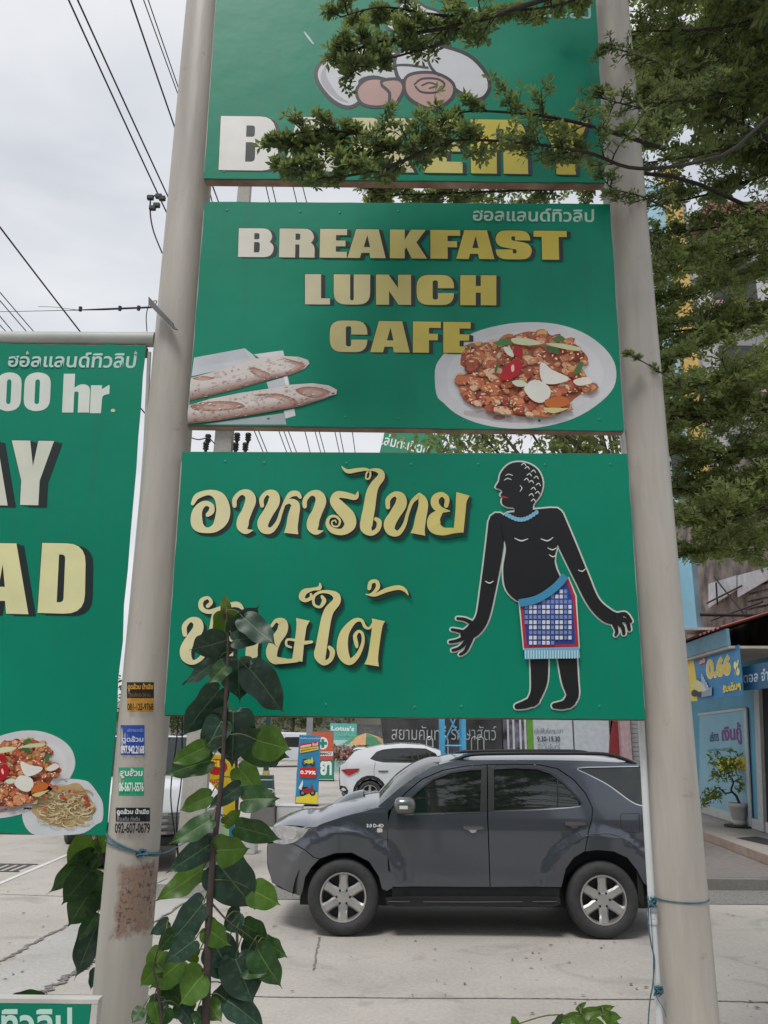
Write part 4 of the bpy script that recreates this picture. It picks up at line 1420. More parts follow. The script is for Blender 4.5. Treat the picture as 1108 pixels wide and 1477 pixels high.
qwin = [(790,223),(900,218),(1010,216),(1060,220),(1075,330),(1062,368),(1030,362),(985,346),(900,285),(830,248)]
qp = suv.panel('quarter_panel', side, GREY, holes=[px1(qwin)])
suv.panel('window', px1(grow(qwin, 6)), CARM['glass'], dd=.014, thick=.004, parent=qp)
suv.stroke('window_seal', px1([(1062,366),(1030,360),(985,344),(900,283),(830,246),(790,222),(900,217),(1010,215)]), 1.5, CARM['chrome'], dd=-.001, parent=qp)
suv.stroke('fuel_flap_groove', px1([(950,388),(1008,387),(1012,395),(1014,448),(1008,455),(965,452),(947,435),(945,395),(950,388)]), .8, blk, dd=-.0008, parent=qp, n=3)
suv.stroke('arch_crease', px1([(700,600),(725,545),(770,498),(830,465),(900,458),(960,478),(1010,515)]), .7, GREY, dd=-.006, parent=qp)
suv.panel('rocker', px1([(112,657),(726,657),(722,700),(118,700)]), blk, dd=.02, thick=.05)
suv.panel('side_step', px1([(92,692),(120,690),(690,690),(722,692),(722,712),(690,722),(130,722),(95,712)]), blk, dd=-.06, thick=.16, step=.4)
suv.stroke('step_trim', px1([(100,706),(400,708),(715,706)]), 1.2, mat('grey_rubber', (.12, .12, .125), rough=.5), dd=-.064)
suv.panel('mud_flap', px1([(1006,592),(1026,622),(1034,700),(1028,728),(1012,700),(1010,640)]), blk, dd=.03, thick=.02)
# top surfaces
hood_e = [(394,1192),(410,1188.5),(430,1189),(450,1191.5),(466,1187),(498,1176),(532,1166),(552,1162)]
suv.loft('hood', [(x, y + 2.0) for x, y in hood_e], [.04, .07, .095, .11, .12, .12, .11, .09], GREY, dd=-.004)
suv.loft('hood_scoop', [(474,1183),(498,1174.5),(522,1167.5)], [.105, .155, .15], GREY, dd=.58, sub=3)
ws_ = suv.loft('windscreen', [(547,1164),(573.6,1140),(599.4,1120.5),(623,1107),(640,1101.5)], [.1, .13, .12, .09, .06], mat('windscreen_glass', (.05, .055, .055), rough=.05, var=.3, spec=.7), dd=.02)
suv.loft('roof', [(634,1103),(651,1099),(679,1097.4),(782,1096.6),(870,1098.6),(919,1103),(962,1109)], [.055, .06, .065, .065, .06, .05, .04], GREY, dd=.006)
suv.loft('tailgate', [(960,1110),(980,1140),(996,1180),(1001,1215),(1002,1260),(992,1290)], [.02, .0, 0, 0, 0, 0], GREY, dd=.004)
suv.loft('nose', [(400,1194),(392,1203),(386,1216),(385,1235),(387,1255),(396,1275),(408,1283),(432,1292)], [.03, .0, 0, 0, 0, 0, 0, 0], GREY, dd=.004)
x0 = P(386, 1240, YN).x
MB().box((x0 + .015, suv.Yc - .45, .66), (x0 + .1, suv.Yc + .45, .84), bev=.02).build('grille', blk, suv.o)
MB().box((x0 - .03, YN + .55, P(386, 1240, YN).z - .02), (x0 - .012, YN + 1.1, P(386, 1212, YN).z), bev=.004).build('number_plate', blk, suv.o)
b = MB().box((P(430, 1290, YN).x, YN + .25, .26), (P(985, 1290, YN).x, YN + 1.6, .62))
b.box((P(455, 1290, YN).x, YN + .3, .55), (P(540, 1290, YN).x, YN + 1.55, .95))
b.box((P(825, 1290, YN).x, YN + .3, .55), (P(915, 1290, YN).x, YN + 1.55, .95))
b.build('underbody', blk, suv.o)
MB().box((P(570, 1172, YN).x, YN + .16, .6), (P(985, 1172, YN).x, YN + 1.68, 1.05)).build('cabin', mat('dark_cabin', (.02, .02, .022), rough=.9), suv.o)
for xc, zc, r_ in suv.wh:
    for sd_ in (0, 1):
        yy = YN - .005 if sd_ == 0 else 2 * suv.Yc - YN + .005
        suv.wheel(xc, max(zc, WR), WR, .238, yy, sd_, CARM)
    hv, hf = [], []
    for k in range(21):
        a = math.pi * k / 20
        for yy in (YN + .06, YN + .34): hv.append((xc + .55 * math.cos(a), yy, max(zc, .3) + .56 * math.sin(a)))
    for k in range(20): hf.append((2 * k, 2 * k + 1, 2 * k + 3, 2 * k + 2))
    hf.append(tuple(2 * k + 1 for k in range(21)))
    MB().add(hv, hf).build('wheel_housing', blk, suv.o)
# roof rails
for sd_ in (0, 1):
    pts = [suv.pt(*p, .08) for p in px1([(318,203),(360,186),(410,172),(560,168),(700,168),(880,170),(950,186),(1000,208)])]
    pts = [Vector((p.x, p.y if not sd_ else 2 * suv.Yc - p.y, p.z)) for p in pts]
    MB().tube(spline([tuple(p) for p in pts], 5), .021, n=10).build('roof_rail', CARM['dark'], suv.o, smooth=True)
# mirror
for sd_ in (0, 1):
    c = P(584, 1162, YN - .12)
    b = MB().box((-.115, -.1, -.085), (.115, .1, .085), bev=.06)
    me = b.mesh('mirror', paint('mirror_paint', (.12, .125, .13), metal=.4))
    me.transform(Matrix.Translation((c.x, c.y if not sd_ else 2 * suv.Yc - c.y, c.z)))
    mo = link('mirror', me, suv.o, True)
    sg = -1 if not sd_ else 1
    yc = c.y if not sd_ else 2 * suv.Yc - c.y
    MB().box((c.x - .06, yc + sg * .1 - .004, c.z - .03), (c.x + .03, yc + sg * .1 + .004, c.z + .005), bev=.004).build('repeater', mat('clear_lamp', (.7, .7, .68), rough=.2), mo)
    MB().box((c.x - .08, yc - sg * .1 - .03, c.z - .1), (c.x + .02, yc - sg * .1 + .08, c.z - .06), bev=.01).build('mirror_arm', blk, mo)
# badge, wiper, aerial
pr = Print(lambda px, py, d: suv.pt(px, py, -.003 - d))
pr.text('3.0 D-4D', px1([(22, 424), (84, 424), (84, 437), (22, 437)]), lin((210, 212, 215)), .04)
pr.poly(rounded([(p[0], p[1], 2) for p in px1([(60, 440), (80, 440), (80, 455), (60, 455)])]), lin((200, 200, 200)))
pr.build('badge', suv.o)
for (a, c, e) in (((548, 1163), (565, 1150), (588, 1140)), ((556, 1166), (570, 1158), (600, 1148))):
    q = [suv.pt(*a, .5) + Vector((0, 0, .12)), suv.pt(*c, .75) + Vector((0, 0, .16)), suv.pt(*e, 1.05) + Vector((0, 0, .16))]
    MB().tube(spline([tuple(p) for p in q], 4), .008, n=6).build('wiper', blk, suv.o)
# ------------------------------------------------------------------ shop row on the right
ZT = 0.30
FA0, FA1 = G(1106, 1201, ZT), G(1009, 1171, ZT)
FT = Vector((FA1.x - FA0.x, FA1.y - FA0.y, 0)).normalized()      # along the facade, away from the camera
FN = Vector((-FT.y, FT.x, 0))                                     # out of the facade, to the left
if FN.x > 0: FN = -FN
def W(px, py, off=0.0):
    d = ray(px, py)
    t = (FA0 + FN * off - CAM).dot(FN) / d.dot(FN)
    return CAM + d * t
def wsurf(off):
    return lambda px, py, d: W(px, py, off + d)
def slab(name, quad, off, th, m, parent, world=False, both=False):
    q = quad if world else [W(x, y, off) for x, y in quad]
    n = len(q)
    bk = [p - FN * th for p in q]
    fs = [tuple(range(n)), tuple(range(2 * n - 1, n - 1, -1))] + [(i, (i + 1) % n, (i + 1) % n + n, i + n) for i in range(n)]
    return MB().add(q + bk, fs).build(name, m, parent)
def fp(s, z, off=0.0):                      # s metres along the facade from the pot, z height
    p = FA0 + FT * s + FN * off
    return Vector((p.x, p.y, z))
BLUEW = mat('blue_wall', (.11, .34, .48), rough=.6, var=.14, scale=1.5, bump=.05)
PALEB = mat('pale_blue_panel', (.24, .47, .58), rough=.35, var=.08, scale=1.2)
BROWN = mat('weathered_wall', (.10, .08, .07), rough=.9, var=.6, scale=2.2, bump=.3, col2=(.3, .25, .22))
CREAM = mat('cream_soffit', (.42, .38, .32), rough=.8)
shop = thing('shop_building', 'blue shopfront under a red corrugated awning at the right edge', 'building', FA0)
def wall_box(nm, s0, s1, z0, z1, o0, o1, m, parent):
    q = [fp(s0, z0, o1), fp(s1, z0, o1), fp(s1, z1, o1), fp(s0, z1, o1)]
    k = [fp(s0, z0, o0), fp(s1, z0, o0), fp(s1, z1, o0), fp(s0, z1, o0)]
    return MB().add(q + k, [(0, 1, 2, 3), (4, 5, 6, 7), (0, 1, 5, 4), (1, 2, 6, 5), (2, 3, 7, 6), (3, 0, 4, 7)]).build(nm, m, parent)
wall_box('ground_floor_wall', -3.0, 5.6, 0.0, 3.6, -3.0, 0.0, BLUEW, shop)
wall_box('upper_wall', -3.0, 5.2, 3.62, 8.2, -3.0, -0.35, BROWN, shop)
wall_box('plinth', -3.0, 5.6, 0.31, .5, 0.004, .05, mat('white_plinth', (.5, .5, .48), rough=.7), shop)
dg = slab('shop_window', [(1009, 1031), (1073, 1023), (1081, 1188), (1009, 1168)], .03, .026, PALEB, shop)
for q in ([(1007, 1029), (1075, 1020.5), (1075, 1024), (1007, 1032.5)], [(1072, 1022), (1076, 1021.5), (1084, 1189), (1080, 1188)]):
    slab('frame', q, .06, .028, mat('alu_frame', (.5, .52, .53), rough=.4), dg)
slab('door_jamb', [(1087, 985), (1094, 984), (1102, 1200), (1094, 1198)], .08, .07, mat('door_frame', (.45, .46, .45), rough=.5), shop)
slab('doorway', [(1094, 984), (1150, 978), (1160, 1216), (1102, 1200)], .012, .01, mat('dark_interior', (.02, .02, .022), rough=.9), shop)
pr = Print(wsurf(.035))
pr.text('บริการ', [(1024, 1057), (1036, 1055), (1037, 1069), (1024, 1070)], lin((30, 60, 110)), .02)
pr.text('เงินกู้', [(1041, 1046), (1068, 1041), (1071, 1074), (1041, 1076)], lin((126, 60, 130)), .03)
pr.text('ดอกเบี้ยถูก บริการดี', [(1020, 1080), (1055, 1077), (1055, 1083), (1020, 1085)], lin((70, 90, 130)), .0)
pr.build('lettering', dg)
slab('notice', [(1036, 1095), (1074, 1092), (1075, 1110), (1036, 1112)], .05, .018, mat('yellow_notice', (.62, .5, .06), rough=.5), shop)
# awning: corrugated red sheet on a blue fascia
aw = MB()
vs_, fs = [], []
n, sl = 170, (-2.6, 5.7)
ea0, ea1 = W(1108, 879, 1.35), W(988, 926, 1.35)
ez = ea0.z
for i in range(n + 1):
    s_ = sl[0] + (sl[1] - sl[0]) * i / n
    w = .022 * math.sin(i * math.pi / 2.5)
    for o_, z in ((1.35, ez), (.7, ez + .2), (-.34, ez + .52)):
        vs_.append(fp(s_, z + w, o_))
for i in range(n):
    for k in range(2):
        a = i * 3 + k
        fs.append((a, a + 1, a + 4, a + 3))
o = MB().add(vs_, fs).build('awning', mat('red_corrugated', (.33, .09, .07), rough=.6, var=.3, scale=3), shop, smooth=True)
wall_box('fascia', -2.6, 5.65, ez - .32, ez - .03, 1.22, 1.27, mat('fascia_blue', (.12, .27, .36), rough=.6, var=.15), shop)
wall_box('soffit', -2.6, 5.65, ez - .37, ez - .325, .0, 1.26, CREAM, shop)
# signs of the shop
s_ = slab('sign_board', [(1071, 962), (1180, 940), (1180, 985), (1072.5, 996)], 1.0, .05, mat('navy_sign', (.02, .10, .2), rough=.4), None)
tag(s_, 'dark blue shop sign with white Thai letters under the awning', 'sign')
pr = Print(wsurf(1.0))
pr.text('ตอล จำกัด', [(1072, 970), (1124, 960), (1124, 980), (1072.5, 985.5)], lin((190, 205, 220)), .02)
pr.build('lettering', s_)
bn = slab('banner', [(989, 946), (1066.5, 930), (1072, 1003), (993, 1012)], 1.15, .006, mat('blue_banner', (.03, .21, .44), rough=.35, var=.12, scale=2), None)
tag(bn, 'blue and yellow banner with a large 0.66% hanging under the awning', 'banner')
pr = Print(wsurf(1.15), eps=.0006)
YEL = lin((236, 205, 60))
pr.poly([(989, 946), (999, 944), (1004, 975), (1006, 1011), (993, 1012)], YEL)
pr.text('0.66', [(1018, 951), (1054, 942), (1055, 974), (1019, 981)], lin((240, 240, 240)), .085)
pr.text('0.66', [(1019, 952), (1053, 943.5), (1054, 972.5), (1020, 979.5)], YEL, .05)
pr.text('%', [(1058, 955), (1066.5, 952), (1067.5, 974), (1059, 976)], lin((240, 225, 140)), .05)
pr.poly([(1008, 952), (1018, 947), (1018, 956), (1008, 960)], lin((190, 40, 50)))
pr.text('ลดเหลือ', [(1009, 952), (1017, 948), (1017, 955), (1009, 958.5)], lin((235, 230, 230)), .03)
pr.text('รับเต็มๆ', [(1042, 988), (1068, 981), (1069, 996), (1043, 1002)], YEL, .05)
for x, y, r_ in ((1002, 1000, 5), (1010, 1001, 5)):
    pr.poly(ellipse(x, y, r_, r_, 12), lin((40, 40, 48)))
pr.poly([(997, 990), (1004, 980), (1012, 984), (1020, 996), (1008, 998)], lin((226, 214, 150)))
for i in range(7):
    pr.poly([(1012 + i * 2, 972 + i * 4), (1013.3 + i * 2, 972 + i * 4), (1014 + i * 2, 1004 - i), (1012.7 + i * 2, 1004 - i)], lin((210, 220, 230)))
pr.poly([(1012, 1000), (1027, 990), (1027, 1003), (1012, 1006)], lin((150, 160, 175)))
pr.build('print', bn)
# lit box sign, tall pale blue
bxc = P(1006, 905, 15.2)
bs = thing('box_sign', 'tall pale blue box sign above the red awning', 'sign', (bxc.x, bxc.y, bxc.z))
zt, zb = P(1006, 800, 15.2).z, bxc.z
xl = P(950, 905, 15.2).x
LB = mat('light_blue_vinyl', (.30, .62, .80), rough=.35, var=.05)
v = [(xl, 15.35, zb), (bxc.x, 15.2, zb), (bxc.x + .33, 15.75, zb), (xl + .33, 15.9, zb)]
MB().add([Vector(p) for p in v] + [Vector((p[0], p[1], zt)) for p in v], [(0, 1, 2, 3), (4, 5, 6, 7), (0, 1, 5, 4), (1, 2, 6, 5), (2, 3, 7, 6), (3, 0, 4, 7)]).build('box', LB, bs)
MB().box((xl - .02, 15.16, zb - .05), (bxc.x + .36, 15.92, zb - .002)).build('edge', mat('alu_frame', (.5, .5, .5)), bs)
MB().tube([(bxc.x + .2, 15.6, zb + .3), (fp(3, zb + .3, -.3).x, 15.6, zb + .3)], .03, n=8).build('arm', blk, bs)
# upper storey bits of the shop: hanging white sheet, rails, cables
for i, (a, c) in enumerate((((1022, 842), (1062, 865)), ((1064, 830), (1108, 850)))):
    slab('hanging_sheet', [(a[0], a[1]), (c[0], a[1] - 12), (c[0], c[1] - 14), (a[0], c[1] + 12)], -.2, .02, mat('white_sheet', (.5, .5, .52), rough=.6, var=.2), shop)
for q in (((1020, 870), (1070, 845)), ((1030, 832), (1078, 892)), ((1026, 895), (1100, 868)), ((1033, 840), (1035, 872))):
    MB().tube([W(*q[0], -.1), W(*q[1], -.1)], .02, n=6).build('railing', blk, shop)
for i in range(7):
    y = 822 + i * 11
    slab('timber_board', [(1078, y + 4), (1125, y - 6), (1125, y + 1), (1078, y + 12)], -.31, .03, mat('grey_timber', (.2, .165, .15), rough=.9, var=.5, scale=5), shop)
# taller buildings behind
tb = thing('tall_building', 'pale blue building with a yellow corner column behind the leaves', 'building', P(960, 1100, 23))
x0, x1, x2, x3 = P(938, 700, 23).x, P(998, 700, 23).x, P(1020, 700, 23).x, P(1030, 700, 23).x
MB().box((x0, 23, 0), (x1, 24.4, 20)).build('wall', mat('sky_blue_wall', (.33, .56, .68), rough=.6, var=.1, scale=.6), tb)
MB().box((x1 + .003, 22.7, 0), (x2, 24.3, 20.4)).build('corner_column', mat('ochre_column', (.55, .36, .10), rough=.6, var=.15), tb)
MB().box((x2 + .003, 22.9, 0), (x3, 24.2, 20.2)).build('edge_strip', mat('grey_render', (.3, .3, .3), rough=.8), tb)
for zz in (5.5, 9, 12.5, 16):
    for k in range(2):
        MB().box((x0 + .15 + k * .55, 22.95, zz), (x0 + .5 + k * .55, 22.998, zz + 1.4)).build('window', CARM['glass'], tb)
wb = thing('white_building', 'white and pink building with a tiled roof behind the tree at right', 'building', P(1080, 1100, 26))
xa, xb = P(1034, 700, 26).x, P(1034, 700, 26).x + 9
zr = P(1060, 345, 26).z
MB().box((xa, 26, 0), (xb, 33, zr)).build('wall', mat('white_render', (.5, .49, .5), rough=.8, var=.1, scale=.7), wb)
MB().prism([(xa - .5, zr + .01), (xb + .5, zr + .01), (xb - .5, zr + 1.2), (xa + .5, zr + 1.2)], 25.4, 33.5).build('roof', mat('roof_tile', (.25, .11, .09), rough=.8, var=.3), wb)
for i in range(4):
    zz = zr - 3.2 - i * 3.4
    MB().box((xa + .3, 25.1, zz), (xb - .3, 25.96, zz + .12)).build('balcony', mat('pink_render', (.42, .28, .28), rough=.8), wb)
    for k in range(3):
        MB().box((xa + .6 + k * 2.6, 25.95, zz + .4), (xa + 2.2 + k * 2.6, 25.998, zz + 2.2)).build('window', CARM['glass'], wb)
# terrace with kerb and steps
xk = P(992, 1270, YK).x
TER = mat('brick_paving', (.26, .22, .2), rough=.9, var=.25, scale=4)
t = TER.node_tree
br = t.nodes.new('ShaderNodeTexBrick')
br.inputs['Scale'].default_value = 5.5
br.inputs['Color1'].default_value = (.27, .23, .21, 1)
br.inputs['Color2'].default_value = (.2, .18, .17, 1)
br.inputs['Mortar'].default_value = (.1, .095, .09, 1)
br.inputs['Mortar Size'].default_value = .03
tcn = t.nodes.new('ShaderNodeTexCoord')
t.links.new(tcn.outputs['Object'], br.inputs['Vector'])
t.links.new(br.outputs['Color'], t.nodes['Principled BSDF'].inputs['Base Color'])
kb = concrete('kerb_concrete', (.2, .2, .185), stain=1.2)
n = 7
kerb = tag(MB().box((xk, YK, 0), (XR, YK + .16, .148)).build('kerb', kb), 'dark weathered concrete kerb in front of the paved terrace', 'kerb', kind='structure')
st0, st1 = G(1108, 1248, .15), G(1012, 1210, .15)
ext = st0 + (st0 - st1).normalized() * 4.0
far = st1 + (st1 - st0).normalized() * 14
terr = MB().add([(xk, YK + .161, .15), (XR, YK + .161, .15), (XR, far.y, .15), (xk, far.y, .15)], [(0, 1, 2, 3)])
terr.add([(xk, YK + .161, 0), (xk, YK + .161, .15), (xk, far.y, .15), (xk, far.y, 0)], [(0, 1, 2, 3)])
tag(terr.build('terrace', TER), 'brick paved terrace in front of the blue shop', 'pavement', kind='structure')
pf = MB()
a0, a1 = Vector((ext.x, ext.y, 0)), Vector((far.x, far.y, 0))
q = [a0, a1, a1 + Vector((8, 0, 0)), a0 + Vector((8, 0, 0))]
pf.add([p + Vector((0, 0, .151)) for p in q] + [p + Vector((0, 0, ZT)) for p in q], [(4, 5, 6, 7), (0, 1, 5, 4), (1, 2, 6, 5), (3, 0, 4, 7)])
plat = tag(pf.build('platform', concrete('platform_concrete', (.33, .30, .27), stain=.6)), 'raised concrete step in front of the shop door', 'step', kind='structure')
d_ = (a1 - a0).normalized()
nrm = Vector((-1, 0, 0))
for i in range(44):
    p = a0 + d_ * (i * .32)
    b = MB().add([p + Vector((-.012, 0, .16)), p + d_ * .31 + Vector((-.012, 0, .16)), p + d_ * .31 + Vector((-.012, 0, .296)), p + Vector((-.012, 0, .296)),
                  p + Vector((-.001, 0, .16)), p + d_ * .31 + Vector((-.001, 0, .16)), p + d_ * .31 + Vector((-.001, 0, .296)), p + Vector((-.001, 0, .296))],
                 [(0, 1, 2, 3), (0, 1, 5, 4), (3, 2, 6, 7), (0, 3, 7, 4), (1, 2, 6, 5)])
    b.build('tile', mat('pink_tile', (.36, .27, .22), rough=.6, var=.2, scale=3), plat)
mt_ = [W(1066, 1207, .4), W(1110, 1218, .4)]
sheet('door_mat', [G(1062, 1209, ZT), G(1092, 1207, ZT), G(1130, 1216, ZT), G(1110, 1220, ZT)], ZT + .006, mat('dark_mat', (.03, .03, .03), rough=.95))
tag(bpy.data.objects['door_mat'], 'dark rubber mat lying before the shop door', 'mat')
# potted bonsai
pc = G(1067, 1193, ZT)
pot = thing('plant_pot', 'white fluted pot with a small twisted plant by the shop door', 'plant', pc)
k = (P(1080, 1160, pc.y).x - P(1053, 1160, pc.y).x) / 2
h = P(1067, 1158, pc.y).z - ZT
c = (pc.x, pc.y, ZT)
MB().lathe([(.0, .04), (k * .62, .04), (k * .66, .1), (k * .55, .14), (k * .7, h * .35), (k * .85, h * .8), (k * 1.0, h * .84), (k * 1.02, h), (k * .88, h), (k * .85, h * .9), (0, h * .9)], c, 24).build('pot', mat('white_glaze', (.55, .54, .52), rough=.4, var=.12), pot, smooth=True)
MB().lathe([(0, .001), (k * 1.5, .001), (k * 1.55, .04), (k * 1.4, .036), (0, .03)], c, 20).build('saucer', mat('dark_saucer', (.04, .035, .03), rough=.8), pot, smooth=True)
tk = [P(x, y, pc.y + dy) for x, y, dy in ((1067, 1160, 0), (1062, 1148, .02), (1055, 1140, 0), (1058, 1128, -.03), (1052, 1118, 0), (1046, 1108, .02))]
tr2 = [P(x, y, pc.y + dy) for x, y, dy in ((1057, 1142, 0), (1046, 1144, .02), (1036, 1136, .05), (1028, 1142, 0), (1020, 1150, -.03))]
tr3 = [P(x, y, pc.y + dy) for x, y, dy in ((1058, 1128, 0), (1068, 1124, .02), (1076, 1128, .05))]
b = MB()
for tt, r0 in ((tk, .03), (tr2, .018), (tr3, .012)):
    q = spline([tuple(p) for p in tt], 4)
    b.tube(q, [r0 * (1 - .7 * i / len(q)) for i in range(len(q))], n=7)
b.build('trunk', mat('bonsai_bark', (.07, .05, .04), rough=.9), pot, smooth=True)
LEAF_Y = None
# ------------------------------------------------------------------ leaves
def leaf_mat(name, c1, c2, back, rough=.45, trans=.35, spec=.4):
    if name in MATS: return MATS[name]
    m = bpy.data.materials.new(name)
    m.use_nodes = True
    t = m.node_tree
    b = t.nodes['Principled BSDF']
    out = t.nodes['Material Output']
    b.inputs['Roughness'].default_value = rough
    b.inputs['Specular IOR Level'].default_value = spec
    a = t.nodes.new('ShaderNodeAttribute')
    a.attribute_name = 'ink'
    sp = t.nodes.new('ShaderNodeSeparateColor')
    t.links.new(a.outputs['Color'], sp.inputs[0])
    mx_ = t.nodes.new('ShaderNodeMix')
    mx_.data_type = 'RGBA'
    mx_.inputs[6].default_value = (*c1, 1)
    mx_.inputs[7].default_value = (*c2, 1)
    t.links.new(sp.outputs[0], mx_.inputs[0])
    oi = t.nodes.new('ShaderNodeObjectInfo')
    nz_ = t.nodes.new('ShaderNodeTexNoise')
    nz_.inputs['Scale'].default_value = 5
    tcl = t.nodes.new('ShaderNodeTexCoord')
    t.links.new(tcl.outputs['Object'], nz_.inputs['Vector'])
    sm_ = t.nodes.new('ShaderNodeMath')
    sm_.operation = 'ADD'
    t.links.new(oi.outputs['Random'], sm_.inputs[0])
    t.links.new(nz_.outputs['Fac'], sm_.inputs[1])
    rm_ = t.nodes.new('ShaderNodeMapRange')
    rm_.inputs[1].default_value, rm_.inputs[2].default_value = .2, 1.7
    rm_.inputs[3].default_value, rm_.inputs[4].default_value = .7, 1.45
    t.links.new(sm_.outputs[0], rm_.inputs[0])
    sv_ = t.nodes.new('ShaderNodeVectorMath')
    sv_.operation = 'SCALE'
    t.links.new(mx_.outputs[2], sv_.inputs[0])
    t.links.new(rm_.outputs[0], sv_.inputs['Scale'])
    t.links.new(sv_.outputs[0], b.inputs['Base Color'])
    tr = t.nodes.new('ShaderNodeBsdfTranslucent')
    mt2 = t.nodes.new('ShaderNodeMix')
    mt2.data_type = 'RGBA'
    mt2.inputs[0].default_value = .5
    mt2.inputs[7].default_value = (*back, 1)
    t.links.new(mx_.outputs[2], mt2.inputs[6])
    t.links.new(mt2.outputs[2], tr.inputs['Color'])
    ms = t.nodes.new('ShaderNodeMixShader')
    ms.inputs[0].default_value = trans
    t.links.new(b.outputs[0], ms.inputs[1])
    t.links.new(tr.outputs[0], ms.inputs[2])
    t.links.new(ms.outputs[0], out.inputs['Surface'])
    MATS[name] = m
    return m
class Leaves:                               # many small leaves, one mesh; ink.r says how yellow each is
    def __init__(s): s.v, s.f, s.c = [], [], []
    def leaf(s, p, d, n, L_, w, tone, fold=.25):
        d = d.normalized()
        sd_ = d.cross(n)
        if sd_.length < 1e-4: sd_ = d.orthogonal()
        sd_.normalize()
        up = sd_.cross(d)
        o = len(s.v)
        s.v += [p, p + d * L_ * .55 + sd_ * w * .5 + up * fold * w * .5, p + d * L_, p + d * L_ * .55 - sd_ * w * .5 + up * fold * w * .5]
        s.f += [(o, o + 1, o + 2), (o, o + 2, o + 3)]
        s.c += [tone, tone]
    def build(s, name, m, parent, stuff=True):
        me = bpy.data.meshes.new(name)
        me.from_pydata([tuple(p) for p in s.v], [], s.f)
        at = me.attributes.new('ink', 'FLOAT_COLOR', 'FACE')
        buf = []
        for c in s.c: buf += [c, c, c, 1]
        at.data.foreach_set('color', buf)
        me.materials.append(m)
        o = link(name, me, parent)
        if stuff: o['kind'] = 'stuff'
        return o
def rvec(rg):
    while True:
        v = Vector((rg.uniform(-1, 1), rg.uniform(-1, 1), rg.uniform(-1, 1)))
        if .05 < v.length < 1: return v.normalized()
BON = leaf_mat('bonsai_leaf', (.10, .17, .03), (.26, .30, .04), (.4, .45, .05))
lv = Leaves()
rg = random.Random(12)
for (x, y, r_, n_) in ((1040, 1100, 17, 130), (1062, 1098, 15, 110), (1052, 1116, 14, 70), (1074, 1126, 8, 30), (1022, 1148, 11, 70), (1036, 1142, 10, 60), (1016, 1158, 7, 30), (1066, 1134, 6, 25), (1034, 1118, 9, 40)):
    c = P(x, y, pc.y)
    rr = r_ * pc.y / F
    for i in range(n_):
        p = c + rvec(rg) * rr * rg.random() ** .4
        d = rvec(rg)
        d.z -= .3
        lv.leaf(p, d, rvec(rg), rg.uniform(.07, .13), rg.uniform(.035, .05), rg.random())
lv.build('foliage', BON, pot)

def tree(label, base, trunk_h, crown_c, crown_r, n_, seed, m, leafL=.3, cat='tree', name='tree', mid=None):
    rg = random.Random(seed)
    o = thing(name, label, cat, base)
    b = MB()
    base = Vector(base)
    crown_c = Vector(crown_c)
    mid = Vector(mid) if mid else base.lerp(crown_c, .6) + Vector((rg.uniform(-.2, .2), 0, 0))
    b.tube(spline([tuple(base), tuple(mid), tuple(crown_c)], 5), [.16 - .011 * i for i in range(11)], n=8)
    lv = Leaves()
    for k in range(11):
        d = rvec(rg)
        d.z = abs(d.z) * .7
        tip = crown_c + Vector((d.x * crown_r[0], d.y * crown_r[1], d.z * crown_r[2])) * rg.uniform(.6, 1)
        q = spline([tuple(mid.lerp(crown_c, rg.random())), tuple((mid + tip) / 2 + Vector((0, 0, .2))), tuple(tip)], 4)
        b.tube(q, [.05 * (1 - .8 * i / len(q)) for i in range(len(q))], n=5)
    clumps = []
    for k in range(46):
        d = rvec(rg) * rg.uniform(.35, 1.0)
        clumps.append(crown_c + Vector((d.x * crown_r[0], d.y * crown_r[1], d.z * crown_r[2])))
    for i in range(n_):
        c = rg.choice(clumps)
        p = c + rvec(rg) * rg.random() ** .5 * crown_r[0] * .28
        lv.leaf(p, rvec(rg), rvec(rg) + Vector((0, 0, 1)), leafL * rg.uniform(.6, 1.2), leafL * .45, rg.random())
    b.build('trunk', mat('grey_bark', (.1, .085, .07), rough=.9, var=.3, scale=8), o, smooth=True)
    lv.build('crown', m, o)
    return o
FARL = leaf_mat('far_leaf', (.05, .085, .03), (.14, .17, .045), (.2, .25, .05))

# ------------------------------------------------------------------ far side of the car park
lot = [
 ('leafy tree beyond the car park, left of the pharmacy board', 330, 58, 9.0, (4.5, 4, 3.2), 21),
 ('broad tree beyond the car park behind the teal sign', 500, 62, 8.0, (4.2, 4, 2.6), 22),
 ('low leafy tree far away between the posts', 420, 70, 7.0, (5.5, 4, 2.2), 23),
 ('small tree far away at the left of the car park', 236, 66, 6.0, (5, 4, 2.4), 25)]
for lb, px, Y, h, r_, sdd in lot:
    p = P(px, 1060, Y)
    tree(lb, (p.x, Y, 0), h, (p.x, Y, h * .62 if h < 7.5 else h * .72), r_, 2600, sdd, FARL, .5)
# long market roof far behind
mk = thing('market_hall', 'long low market hall with a pale roof far behind the lot', 'building', (-18, 78, 0))
MB().box((-60, 78, 0), (30, 90, 3.4)).build('wall', mat('market_wall', (.4, .4, .38), rough=.9, var=.25, scale=.3), mk)
MB().prism([(-62, 3.41), (32, 3.41), (30, 4.6), (-60, 4.6)], 76.5, 91).build('roof', mat('market_roof', (.5, .5, .49), rough=.7, var=.15, scale=.2), mk)
for i in range(16):
    MB().box((-58 + i * 5.4, 77.7, 0), (-57.6 + i * 5.4, 77.98, 3.38)).build('pillar', mat('market_pillar', (.5, .46, .42), rough=.8), mk)
    MB().box((-57 + i * 5.4, 77.9, .1), (-53.4 + i * 5.4, 77.985, 2.6)).build('shutter', mat('market_shutter' if i % 3 else 'market_cream', (.24, .25, .26) if i % 3 else (.42, .38, .32), rough=.6, var=.3), mk)
